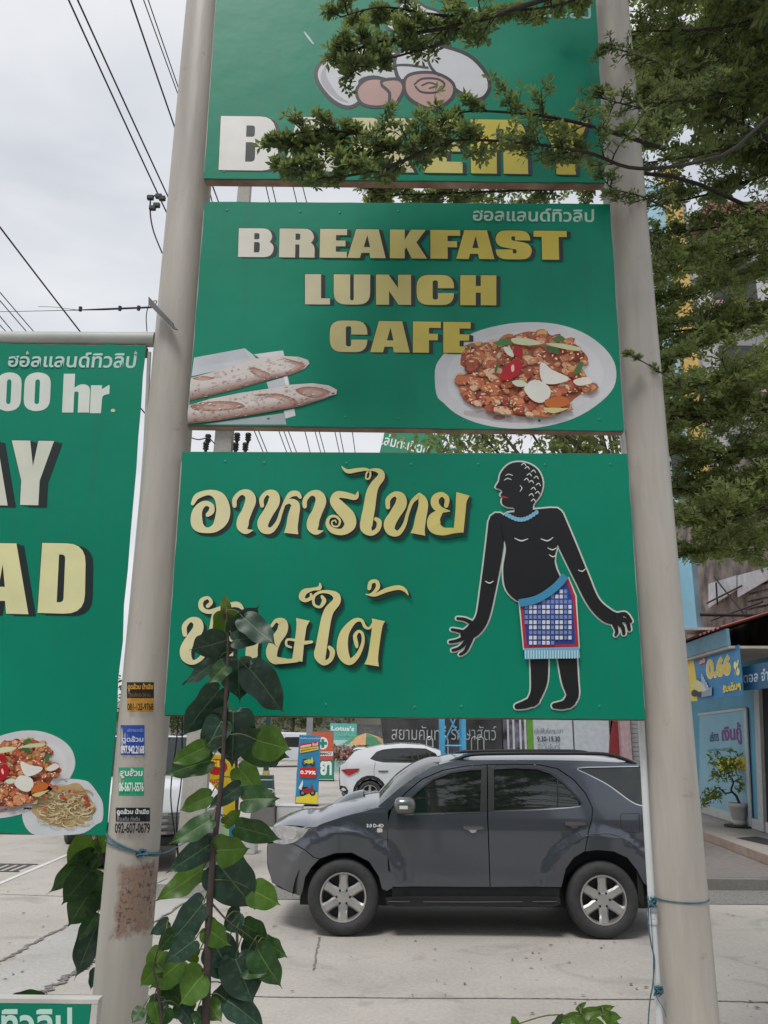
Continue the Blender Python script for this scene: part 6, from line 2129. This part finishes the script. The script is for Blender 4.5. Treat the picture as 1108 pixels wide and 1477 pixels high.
for (x, y) in ((300, 634), (297, 645), (342, 632), (358, 632), (354, 646), (340, 646)):
    c = P(x, y, YU - .15)
    MB().lathe([(0, .09), (.045, .085), (.055, .05), (.035, .04), (.055, .01), (.035, 0), (.055, -.03), (.03, -.05), (.02, -.09), (0, -.09)], c, 12).build('insulator', mat('black_porcelain', (.02, .018, .018), rough=.25), upo, smooth=True)
b = MB().tube(spline([tuple(P(x, y, YU - .2)) for x, y in ((268, 628), (285, 634), (300, 632), (310, 640))], 5), .01, n=6)
b.build('jumper_cable', dark_m, upo)
WIRES = [((90, -20, 8.5), (330, 495, 16)), ((103, -20, 8.5), (330, 468, 16)), ((182, -20, 9), (320, 375, 15)), ((200, -20, 9), (330, 330, 15)), ((207, -20, 9), (335, 345, 15)),
         ((-30, 288, 10), (230, 622, 16)), ((-20, 398, 14), (150, 590, 22)), ((-20, 410, 14), (140, 590, 22)), ((-20, 432, 14), (110, 580, 22)), ((-20, 447, 15), (90, 560, 22)),
         ((285, 200, 12), (325, 370, 15)), ((372, 215, 13), (400, 340, 16)), ((380, 215, 13), (410, 340, 16)), ((410, 215, 14), (440, 340, 17)), ((425, 220, 14), (452, 330, 17)),
         ((342, 560, 14), (405, 710, 20)), ((349, 560, 14), (410, 710, 20)), ((380, 560, 15), (440, 720, 22)), ((388, 560, 15), (446, 720, 22)), ((393, 560, 15), (455, 720, 22)), ((425, 560, 16), (465, 720, 24)), ((438, 560, 16), (482, 720, 24)), ((444, 560, 16), (488, 720, 24)), ((470, 560, 16), (505, 720, 24)), ((478, 560, 16), (510, 720, 24)), ((500, 560, 17), (522, 720, 25))]
for i, (a, c) in enumerate(WIRES):
    A_, B_ = P(*a), P(*c)
    q = []
    for j in range(13):
        t = j / 12
        p = A_.lerp(B_, t)
        p.z -= .06 * (A_ - B_).length / 10 * 4 * t * (1 - t)
        q.append(p)
    r_ = .014 if i < 6 else .011
    if 3 <= i <= 4: r_ = .009
    w = MB().tube(q, r_, n=6).build('power_line', dark_m)
    where = 'crossing the sky at upper left' if i < 6 else ('low in the sky at the far left' if i < 10 else ('seen in the gap under the bakery board' if i < 15 else 'seen in the gap above the lowest board'))
    ordn = ['first', 'second', 'third', 'fourth', 'fifth', 'sixth', 'seventh', 'eighth', 'ninth', 'tenth', 'eleventh']
    k0 = 0 if i < 6 else (6 if i < 10 else (10 if i < 15 else 15))
    tag(w, ordn[i - k0] + ' wire from the left ' + where, 'wire', 'overhead wires ' + where)
# span wire tied to a bracket on the left post
b = MB()
q = [(-40, 450), (30, 449), (100, 447.5), (150, 446), (222, 443)]
b.tube([P(x, y, 3.0) for x, y in q], [.0012, .0012, .0014, .0045, .0042], n=7)
b.tube(spline([tuple(P(x, y, 3.0)) for x, y in ((55, 442), (80, 443), (115, 447), (150, 445))], 4), .001, n=5)
b.tube(spline([tuple(P(x, y, 3.0)) for x, y in ((222, 443), (226, 434), (216, 438), (211, 455), (212, 478))], 5), .0022, n=5)
for x in (116, 173, 200):
    c = P(x, 447.4 - x * .015, 3.0)
    b.lathe([(0, -.011), (.0075, -.009), (.0075, .009), (0, .011)], c, 8)
tag(b.build('span_wire', dark_m), 'dark span wire with grips running left from the bracket on the rusty post', 'wire')
br_ = thing('bracket', 'short galvanised angle bracket bolted to the left post', 'bracket', P(240, 458, 2.87))
a, c = P(221, 441, 2.845), P(254, 476, 2.83)
d_ = (c - a)
n1 = Vector((0, -.3, 1)).normalized()
s1 = d_.cross(n1).normalized()
vv = [a - s1 * .024, a + s1 * .024, c + s1 * .012, c - s1 * .012]
MB().add([p for p in vv] + [p + n1 * .004 for p in vv], [(0, 1, 2, 3), (4, 5, 6, 7), (0, 1, 5, 4), (1, 2, 6, 5), (2, 3, 7, 6), (3, 0, 4, 7)]).build('flange', mat('galvanised', (.24, .25, .25), rough=.45, metal=.5, var=.25), br_)
vv = [a + s1 * .024, a + s1 * .024 + n1 * .03, c + s1 * .012 + n1 * .022, c + s1 * .012]
MB().add([p for p in vv] + [p + s1 * .004 for p in vv], [(0, 1, 2, 3), (4, 5, 6, 7), (0, 1, 5, 4), (1, 2, 6, 5), (2, 3, 7, 6), (3, 0, 4, 7)]).build('web', mat('galvanised', (.24, .25, .25)), br_)
# clamps where the upper wires meet a drop cable
b = MB()
for (x, y) in ((217, 285), (229, 283), (234, 286), (220, 300), (226, 296)):
    c = P(x, y, 10.5)
    b.box((c.x - .05, c.y - .03, c.z - .035), (c.x + .05, c.y + .03, c.z + .035), bev=.01)
b.tube(spline([tuple(P(x, y, 10.5)) for x, y in ((217, 286), (217, 310), (222, 335), (234, 365))], 5), .012, n=6)
b.tube(spline([tuple(P(x, y, 10.5)) for x, y in ((217, 285), (226, 282), (236, 290))], 5), .012, n=6)
tag(b.build('cable_clamps', dark_m), 'dark clamps and drop cable on the wires beside the left post', 'cable clamp')
bpy.data.objects['cable_clamps']['kind'] = 'stuff'
# thin cables hanging behind the left post
for i, pts in enumerate((((258, 1030), (254, 1075), (248, 1120), (247, 1160), (256, 1230), (259, 1260)), ((263, 1030), (262, 1120), (255, 1180), (258, 1245)))):
    w = MB().tube(spline([tuple(P(x, y, 3.3)) for x, y in pts], 5), .0028, n=5).build('hanging_cable', dark_m)
    tag(w, ('left' if i == 0 else 'right') + ' one of two loose dark cables hanging right of the rusty post', 'cable', 'loose cables under the lowest board')
w = MB().tube([P(341, 1030, 3.2), P(341, 1150, 3.2), P(341.5, 1230, 3.2), P(342, 1300, 3.2), P(342, 1500, 3.2)], .0055, n=7).build('thin_stake', mat('brown_stake', (.08, .06, .05), rough=.8))
tag(w, 'thin brown stake standing right behind the sapling', 'stake')
# ------------------------------------------------------------------ saplings with heart-shaped leaves
HEART = [(-.05, .10), (-.075, .22), (-.05, .34), (.04, .44), (.16, .495), (.3, .5), (.44, .475), (.57, .41), (.69, .31), (.79, .19), (.86, .09), (.91, .035), (1.0, .006)]
HEART = spline(HEART, 2)
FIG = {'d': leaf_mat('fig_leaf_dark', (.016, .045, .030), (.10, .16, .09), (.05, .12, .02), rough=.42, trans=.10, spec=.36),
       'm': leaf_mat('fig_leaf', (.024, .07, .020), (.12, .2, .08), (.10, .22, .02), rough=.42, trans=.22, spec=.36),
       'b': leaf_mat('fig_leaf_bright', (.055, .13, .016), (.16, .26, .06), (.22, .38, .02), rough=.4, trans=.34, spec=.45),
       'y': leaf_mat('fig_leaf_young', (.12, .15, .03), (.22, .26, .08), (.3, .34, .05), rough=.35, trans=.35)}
def fig_mesh(kind, var):
    rg = random.Random(var * 7 + 1)
    fold, droop, curl = (.16, .10, .05), (.10, .22, .04), (.0, .12, -.08)
    fo, dr, cu = fold[var % 3], droop[var % 3], curl[var % 3]
    vs_, fs, ink = [], [], []
    fr = (0, .035, .3, .62, 1.0)
    cols = [-f for f in fr[:0:-1]] + list(fr)
    nC = len(cols)
    for t, h in HEART:
        for c in cols:
            y = c * h * (1 + .05 * math.sin(t * 9 + var + (c > 0)))
            tt = max(t, 0)
            z = fo * abs(y) - dr * tt * tt + cu * y * tt + .045 * math.sin(tt * 13 + (2.1 if c > 0 else 0) + var * 1.7) * abs(c) ** 2 + .03 * math.sin(tt * 5 + var)
            x = t if abs(c) > .5 else max(t, 0.0) if t < 0 else t
            vs_.append((x, y, z))
    for i in range(len(HEART) - 1):
        for k in range(nC - 1):
            a = i * nC + k
            fs.append((a, a + 1, a + nC + 1, a + nC))
            mid = abs(cols[k] + cols[k + 1]) / 2
            q = 0.85 if mid < .03 else (rg.uniform(0, .06) + (.16 if ((i + k // 2) % 4 == 1 and mid < .7) else 0))
            ink.append(q)
    me = bpy.data.meshes.new('leaf')
    me.from_pydata(vs_, [], fs)
    at = me.attributes.new('ink', 'FLOAT_COLOR', 'FACE')
    for i, q in enumerate(ink): at.data[i].color = (q, q, q, 1)
    me.materials.append(FIG[kind])
    me.shade_smooth()
    return me
FM = {(k, v): fig_mesh(k, v) for k in FIG for v in range(3)}
rgl = random.Random(77)
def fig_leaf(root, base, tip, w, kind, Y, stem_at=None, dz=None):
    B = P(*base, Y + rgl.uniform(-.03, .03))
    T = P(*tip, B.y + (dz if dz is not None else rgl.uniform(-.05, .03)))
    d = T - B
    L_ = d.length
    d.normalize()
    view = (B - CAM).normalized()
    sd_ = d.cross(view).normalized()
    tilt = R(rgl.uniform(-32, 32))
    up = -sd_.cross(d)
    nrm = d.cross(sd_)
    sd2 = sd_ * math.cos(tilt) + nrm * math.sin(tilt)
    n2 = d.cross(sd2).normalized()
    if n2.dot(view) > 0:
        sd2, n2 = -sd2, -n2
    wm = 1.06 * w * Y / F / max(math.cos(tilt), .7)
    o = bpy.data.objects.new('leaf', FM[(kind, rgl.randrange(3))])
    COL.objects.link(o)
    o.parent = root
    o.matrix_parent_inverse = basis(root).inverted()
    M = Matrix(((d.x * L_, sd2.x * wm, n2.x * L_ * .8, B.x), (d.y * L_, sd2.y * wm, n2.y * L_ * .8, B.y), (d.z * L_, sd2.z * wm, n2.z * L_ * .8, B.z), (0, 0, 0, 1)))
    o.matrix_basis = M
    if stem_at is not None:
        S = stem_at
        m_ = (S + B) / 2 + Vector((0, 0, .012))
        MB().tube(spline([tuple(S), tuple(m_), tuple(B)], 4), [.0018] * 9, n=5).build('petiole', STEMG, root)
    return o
STEMG = mat('green_stem', (.09, .10, .03), rough=.6)
STEMB = mat('brown_stem', (.055, .038, .035), rough=.7, var=.3, scale=30)
def stem_pts(pts, Y, n=6):
    return [Vector(p) for p in spline([tuple(P(x, y, Y)) for x, y in pts], n)]
def nearest(st_, B):
    return min(st_, key=lambda p: (p - B - Vector((0, 0, .03))).length)
def sapling(label, stems, leaves, Y, root_z=0.0):
    p0 = stems[0][1][0]
    b0 = P(p0[0], p0[1], Y)
    root = thing('fig_sapling', label, 'sapling', (b0.x, Y, root_z))
    allp = []
    for r_, pts in stems:
        q = stem_pts(pts, Y)
        if pts is stems[0][1]: q = [Vector((b0.x + .02, Y, 0)), Vector((b0.x + .01, Y, b0.z * .5))] + q
        MB().tube(q, [r_ * (1 - .78 * i / len(q)) for i in range(len(q))], n=8).build('stem', STEMB, root, smooth=True)
        allp += q
    for base, tip, w, k in leaves:
        B = P(*base, Y)
        fig_leaf(root, base, tip, w, k, Y + rgl.uniform(-.015, .07), nearest(allp, B))
    return root
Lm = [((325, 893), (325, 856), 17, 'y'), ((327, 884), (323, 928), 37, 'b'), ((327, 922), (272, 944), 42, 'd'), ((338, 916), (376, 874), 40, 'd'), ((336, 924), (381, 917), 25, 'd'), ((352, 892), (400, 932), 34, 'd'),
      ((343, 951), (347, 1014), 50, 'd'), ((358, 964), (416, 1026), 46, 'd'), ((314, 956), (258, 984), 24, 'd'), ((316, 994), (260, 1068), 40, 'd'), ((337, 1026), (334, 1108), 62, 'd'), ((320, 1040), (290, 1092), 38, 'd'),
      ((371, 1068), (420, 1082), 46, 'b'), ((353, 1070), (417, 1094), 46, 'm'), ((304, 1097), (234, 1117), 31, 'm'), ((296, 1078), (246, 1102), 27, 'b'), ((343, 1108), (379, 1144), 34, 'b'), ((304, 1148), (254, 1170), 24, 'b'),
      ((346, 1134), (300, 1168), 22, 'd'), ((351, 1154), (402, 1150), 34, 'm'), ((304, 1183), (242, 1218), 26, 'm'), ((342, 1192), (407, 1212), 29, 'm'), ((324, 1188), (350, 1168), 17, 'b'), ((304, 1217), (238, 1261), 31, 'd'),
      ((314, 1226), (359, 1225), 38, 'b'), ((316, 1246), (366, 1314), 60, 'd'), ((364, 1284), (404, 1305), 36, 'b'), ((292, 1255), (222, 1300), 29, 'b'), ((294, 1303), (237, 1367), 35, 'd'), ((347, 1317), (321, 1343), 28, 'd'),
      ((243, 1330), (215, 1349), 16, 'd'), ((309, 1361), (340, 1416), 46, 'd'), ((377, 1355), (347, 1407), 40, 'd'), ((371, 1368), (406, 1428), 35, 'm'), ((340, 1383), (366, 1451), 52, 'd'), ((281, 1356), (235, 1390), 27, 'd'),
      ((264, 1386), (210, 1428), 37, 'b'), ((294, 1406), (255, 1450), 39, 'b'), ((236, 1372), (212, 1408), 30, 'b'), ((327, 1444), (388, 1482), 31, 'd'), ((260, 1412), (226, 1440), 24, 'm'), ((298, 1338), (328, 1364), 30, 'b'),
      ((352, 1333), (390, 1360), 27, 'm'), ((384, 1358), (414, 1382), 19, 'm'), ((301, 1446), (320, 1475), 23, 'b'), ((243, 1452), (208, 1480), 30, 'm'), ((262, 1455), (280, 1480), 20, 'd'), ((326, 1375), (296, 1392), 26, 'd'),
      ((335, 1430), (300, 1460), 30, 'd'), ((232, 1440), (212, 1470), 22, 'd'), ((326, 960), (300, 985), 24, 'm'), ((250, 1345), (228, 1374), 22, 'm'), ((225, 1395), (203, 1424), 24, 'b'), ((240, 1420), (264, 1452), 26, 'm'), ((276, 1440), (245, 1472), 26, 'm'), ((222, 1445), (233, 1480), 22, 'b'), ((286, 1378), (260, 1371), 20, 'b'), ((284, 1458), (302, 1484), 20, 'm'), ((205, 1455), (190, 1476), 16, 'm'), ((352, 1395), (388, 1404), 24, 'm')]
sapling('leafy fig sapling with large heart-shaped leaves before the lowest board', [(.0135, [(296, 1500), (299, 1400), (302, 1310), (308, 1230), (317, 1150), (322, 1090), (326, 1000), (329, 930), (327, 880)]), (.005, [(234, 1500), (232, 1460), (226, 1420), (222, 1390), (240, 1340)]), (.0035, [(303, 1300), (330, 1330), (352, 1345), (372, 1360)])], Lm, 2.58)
Ll = [((134, 1210), (94, 1254), 38, 'b'), ((134, 1232), (62, 1293), 25, 'm'), ((129, 1258), (88, 1306), 36, 'm'), ((131, 1286), (94, 1341), 38, 'm'), ((150, 1264), (108, 1293), 34, 'm'), ((148, 1298), (121, 1318), 15, 'm'), ((139, 1320), (109, 1360), 17, 'm'), ((145, 1326), (103, 1418), 34, 'd'), ((138, 1398), (129, 1430), 10, 'd'), ((155, 1206), (139, 1236), 22, 'b'), ((141, 1240), (120, 1262), 16, 'm')]
sapling('smaller fig sapling showing left of the rusty post below the tall board', [(.006, [(172, 1500), (168, 1400), (160, 1300), (152, 1255), (143, 1222), (138, 1195)])], Ll, 3.25)
Lb = [((62, 1443), (6, 1441), 24, 'm'), ((70, 1444), (92, 1448), 8, 'm')]
sapling('lone fig leaf lying over the small green board at lower left', [(.003, [(76, 1500), (72, 1470), (66, 1445)])], Lb, 2.66)
Lr = [((840, 1462), (893, 1452), 12, 'b'), ((868, 1460), (898, 1470), 12, 'b'), ((836, 1466), (800, 1474), 12, 'b'), ((842, 1470), (880, 1484), 14, 'b'), ((834, 1458), (845, 1445), 7, 'b'), ((745, 1478), (738, 1466), 9, 'b'), ((800, 1480), (812, 1462), 9, 'm'), ((896, 1484), (868, 1470), 9, 'b'), ((846, 1482), (820, 1462), 10, 'b')]
sapling('small bright shoots at the lower edge before the suv', [(.003, [(838, 1560), (838, 1500), (838, 1462)]), (.002, [(842, 1500), (852, 1470), (870, 1460)])], Lr, 2.4)

# ------------------------------------------------------------------ the overhanging tree
TL = leaf_mat('tree_leaf', (.075, .12, .060), (.26, .30, .09), (.38, .46, .12), rough=.45, trans=.45)
BARK = mat('tree_bark', (.030, .026, .022), rough=.9, var=.4, scale=20, bump=.4)
rt = random.Random(2024)
XT, YTR = P(1420, 800, 4.6).x, 4.6
tre = thing('street_tree', 'small-leaved tree overhanging the sign boards from the right', 'tree', (XT, YTR, 0))
trunk = [(XT, YTR, 0), (XT + .06, YTR, 1.5), (XT - .05, YTR + .05, 3.2), (XT + .05, YTR, 5.0), (XT, YTR, 7.2)]
tq = spline(trunk, 6)
MB().tube(tq, [.19 - .13 * i / len(tq) for i in range(len(tq))], n=14).build('trunk', BARK, tre, smooth=True)
canopy = Leaves()
twigs = MB()
def rosette(p, ax, n_, L0, yl):
    ax = ax.normalized()
    u_, v_ = frame_of(ax)
    a0 = rt.uniform(0, 6.28)
    for k in range(n_):
        a = a0 + k * 2.4
        d = (u_ * math.cos(a) + v_ * math.sin(a)) * 1.0 + ax * rt.uniform(.1, .9)
        d.z += rt.uniform(-.2, .25)
        canopy.leaf(p + d * .004, d, ax + rvec(rt) * .5, L0 * rt.uniform(.55, 1.15), L0 * rt.uniform(.34, .46), min(1, max(0, yl + rt.uniform(-.3, .3))))
def twig(p, d, L_, r_, dens, L0, yl, depth=0):
    n_ = 5
    q = [p]
    dd = d.normalized()
    for i in range(n_):
        dd = (dd + rvec(rt) * .22 + Vector((0, 0, .03))).normalized()
        q.append(q[-1] + dd * L_ / n_)
    twigs.tube(q, [r_ * (1 - .7 * i / n_) for i in range(n_ + 1)], n=4, cap=False)
    for i in range(1, n_ + 1):
        if rt.random() < dens:
            ax = (q[i] - q[i - 1])
            rosette(q[i], ax + Vector((0, 0, .02)) + rvec(rt) * .01, rt.randint(4, 7), L0, yl)
        if depth < 1 and rt.random() < .75:
            ax = (q[i] - q[i - 1]).normalized()
            sd_ = ax.cross(Vector((0, 0, 1)))
            sd_ = sd_.normalized() * rt.choice((-1, 1)) if sd_.length > .01 else rvec(rt)
            twig(q[i], ax * .7 + sd_ * rt.uniform(.5, 1.1) + Vector((0, 0, rt.uniform(-.25, .3))), L_ * rt.uniform(.35, .6), r_ * .6, dens, L0, yl, depth + 1)
def limb(pts, r0, n_, tl, dens=.7, L0=.042, yl=.3, t0=0.0, world=False, flat=.35, nm='branch'):
    q = [Vector(p) for p in spline([tuple(p) if world else tuple(P(*p)) for p in pts], 6)]
    MB().tube(q, [max(r0 * (1 - .85 * i / len(q)), .0022) for i in range(len(q))], n=7).build(nm, BARK, tre, smooth=True)
    for k in range(n_):
        t = t0 + (1 - t0) * (k + rt.random()) / n_
        i = min(int(t * (len(q) - 1)), len(q) - 2)
        p = q[i].lerp(q[i + 1], t * (len(q) - 1) - i)
        ax = (q[i + 1] - q[i]).normalized()
        sd_ = ax.cross(Vector((0, 0, 1))).normalized() * rt.choice((-1, 1))
        d = ax * rt.uniform(.2, .9) + sd_ * rt.uniform(.2, 1) + Vector((0, 0, rt.uniform(-flat, flat)))
        twig(p, d, tl * rt.uniform(.5, 1.15) * (1.1 - .5 * t), max(.0035, r0 * .18), dens, L0, yl)
TP = lambda z: (XT, YTR, z)
# limbs reaching over the top board
limb([TP(4.5), tuple(P(1180, 175, 3.6)), tuple(P(1040, 225, 2.95)), tuple(P(924, 243, 2.68)), tuple(P(840, 218, 2.6)), tuple(P(719, 203, 2.55)), tuple(P(619, 205, 2.5)), tuple(P(520, 222, 2.48)), tuple(P(425, 212, 2.5))], .0105, 40, .15, t0=.42, L0=.034, world=True, dens=.62, yl=.25)
limb([tuple(P(960, 215, 2.8)), tuple(P(874, 188, 2.62)), tuple(P(790, 168, 2.55)), tuple(P(680, 160, 2.5)), tuple(P(640, 175, 2.5))], .010, 18, .13, L0=.032, world=True, dens=.55, yl=.25)
limb([tuple(P(640, 204, 2.5)), tuple(P(560, 240, 2.47)), tuple(P(470, 256, 2.45)), tuple(P(410, 240, 2.45))], .008, 20, .10, L0=.034, world=True, dens=.8, yl=.2)
limb([tuple(P(560, 210, 2.5)), tuple(P(500, 190, 2.47)), tuple(P(440, 190, 2.45)), tuple(P(390, 205, 2.45))], .007, 15, .09, L0=.034, world=True, dens=.8, yl=.2)
limb([TP(5.1), tuple(P(1130, -40, 3.4)), tuple(P(900, -30, 2.7)), tuple(P(769, 4, 2.55)), tuple(P(690, 30, 2.5)), tuple(P(600, 48, 2.47)), tuple(P(540, 62, 2.45)), tuple(P(492, 80, 2.45))], .016, 28, .14, t0=.5, L0=.033, world=True, dens=.6, yl=.22)
limb([tuple(P(700, 28, 2.5)), tuple(P(620, 20, 2.48)), tuple(P(550, 10, 2.45)), tuple(P(490, 25, 2.45))], .007, 15, .12, L0=.033, world=True, dens=.65, yl=.2)
limb([tuple(P(880, -20, 2.7)), tuple(P(800, 8, 2.6)), tuple(P(730, 14, 2.55))], .008, 14, .1, L0=.033, world=True, yl=.5)
limb([tuple(P(640, 62, 2.5)), tuple(P(560, 85, 2.47)), tuple(P(505, 105, 2.45))], .006, 10, .09, L0=.033, world=True, dens=.65, yl=.2)
# a limb passing behind the top boards, seen in the gap
limb([TP(4.7), tuple(P(1010, 266, 3.75)), tuple(P(820, 272, 3.55)), tuple(P(660, 278, 3.45)), tuple(P(540, 282, 3.4))], .014, 46, .2, t0=.35, L0=.036, world=True, dens=.85, yl=.5, flat=.2)
# small twigs across the right post
limb([tuple(P(985, 560, 3.0)), tuple(P(950, 535, 2.86)), tuple(P(910, 512, 2.8))], .0025, 5, .04, L0=.022, world=True, dens=.5)
for pts in ([(960, 300, 3.0), (925, 283, 2.82), (885, 272, 2.78), (868, 255, 2.76)], [(950, 90, 2.9), (905, 75, 2.75), (870, 66, 2.7)], [(950, 160, 2.9), (900, 150, 2.74), (862, 140, 2.7)]):
    limb([tuple(P(*p)) for p in pts], .005, 12, .09, L0=.026, world=True, dens=.35, yl=.2)
# the mass at the right: tiers of near level limbs
tiers = [(-40, 905, -20, 3.3, 5.4), (30, 915, 45, 3.4, 5.2), (70, 925, 120, 3.9, 5.0), (110, 915, 150, 3.2, 4.9), (170, 930, 235, 3.5, 4.7), (215, 925, 300, 4.0, 4.5), (255, 935, 395, 3.6, 4.3), (330, 945, 440, 4.2, 4.1), (390, 950, 520, 3.5, 3.9), (440, 945, 480, 3.9, 3.8), (520, 950, 560, 3.4, 3.6), (600, 965, 600, 4.1, 3.4), (660, 960, 650, 3.6, 3.3), (700, 965, 705, 3.9, 3.1), (740, 975, 750, 3.5, 2.95), (770, 1005, 800, 3.7, 2.85), (640, 970, 745, 4.4, 3.2), (480, 960, 620, 4.6, 3.7), (290, 940, 340, 4.8, 4.4), (360, 960, 380, 5.0, 4.2), (10, 930, 80, 4.8, 5.3), (90, 935, 190, 4.9, 5.0)]
for i, (y0, xe, ye, Ye, zt_) in enumerate(tiers):
    mid = (1120, (y0 + ye) / 2 - 10, (Ye + YTR) / 2 + rt.uniform(-.3, .3))
    white_gap = 200 < ye < 260
    limb([TP(zt_ + .1), tuple(P(1250, y0, (mid[2] + YTR) / 2)), tuple(P(*mid)), tuple(P((mid[0] + xe) / 2, (mid[1] + ye) / 2 + 6, (mid[2] + Ye) / 2)), tuple(P(xe, ye, Ye))], .018, 52 if not white_gap else 34, .32, t0=.3, L0=.039, world=True, dens=.72 if not white_gap else .5, yl=.34 if ye < 380 else .55, flat=.3)
# the crown above the frame, over the boards and the viewer's right
for i in range(14):
    a = R(rt.uniform(95, 290))
    L_ = rt.uniform(1.6, 2.7)
    z = rt.uniform(5.4, 7.4)
    e = Vector((XT + math.cos(a) * L_, YTR + math.sin(a) * L_, z + rt.uniform(-.2, .3)))
    if e.z < 2.1 + (e - CAM).xy.length * .86: e.z = 2.1 + (e - CAM).xy.length * .9
    limb([TP(z - .5), tuple((Vector(TP(z)) + e) / 2 + Vector((0, 0, .15))), tuple(e)], .035, 26, .42, L0=.085, world=True, dens=.75, yl=.3)
limb([TP(6.0), (1.7, 3.2, 6.2), (.9, 2.4, 6.3), (.4, 1.7, 6.3)], .04, 40, .42, L0=.085, world=True, dens=.75, yl=.3)
twigs.build('twigs', BARK, tre)['kind'] = 'stuff'
canopy.build('crown', TL, tre)
# leaves of another tree showing through the gaps between the boards
bt, bc = P(972, 1240, 13.2), P(770, 560, 13.2)
tree('bushy tree behind the boards, its leaves showing in the gaps', (bt.x, 13.2, .15), 5.6, (bc.x, 13.2, bc.z), (2.4, 1.6, 3.6), 9000, 41, TL, .16, mid=(bt.x - .1, 13.2, 3.6))
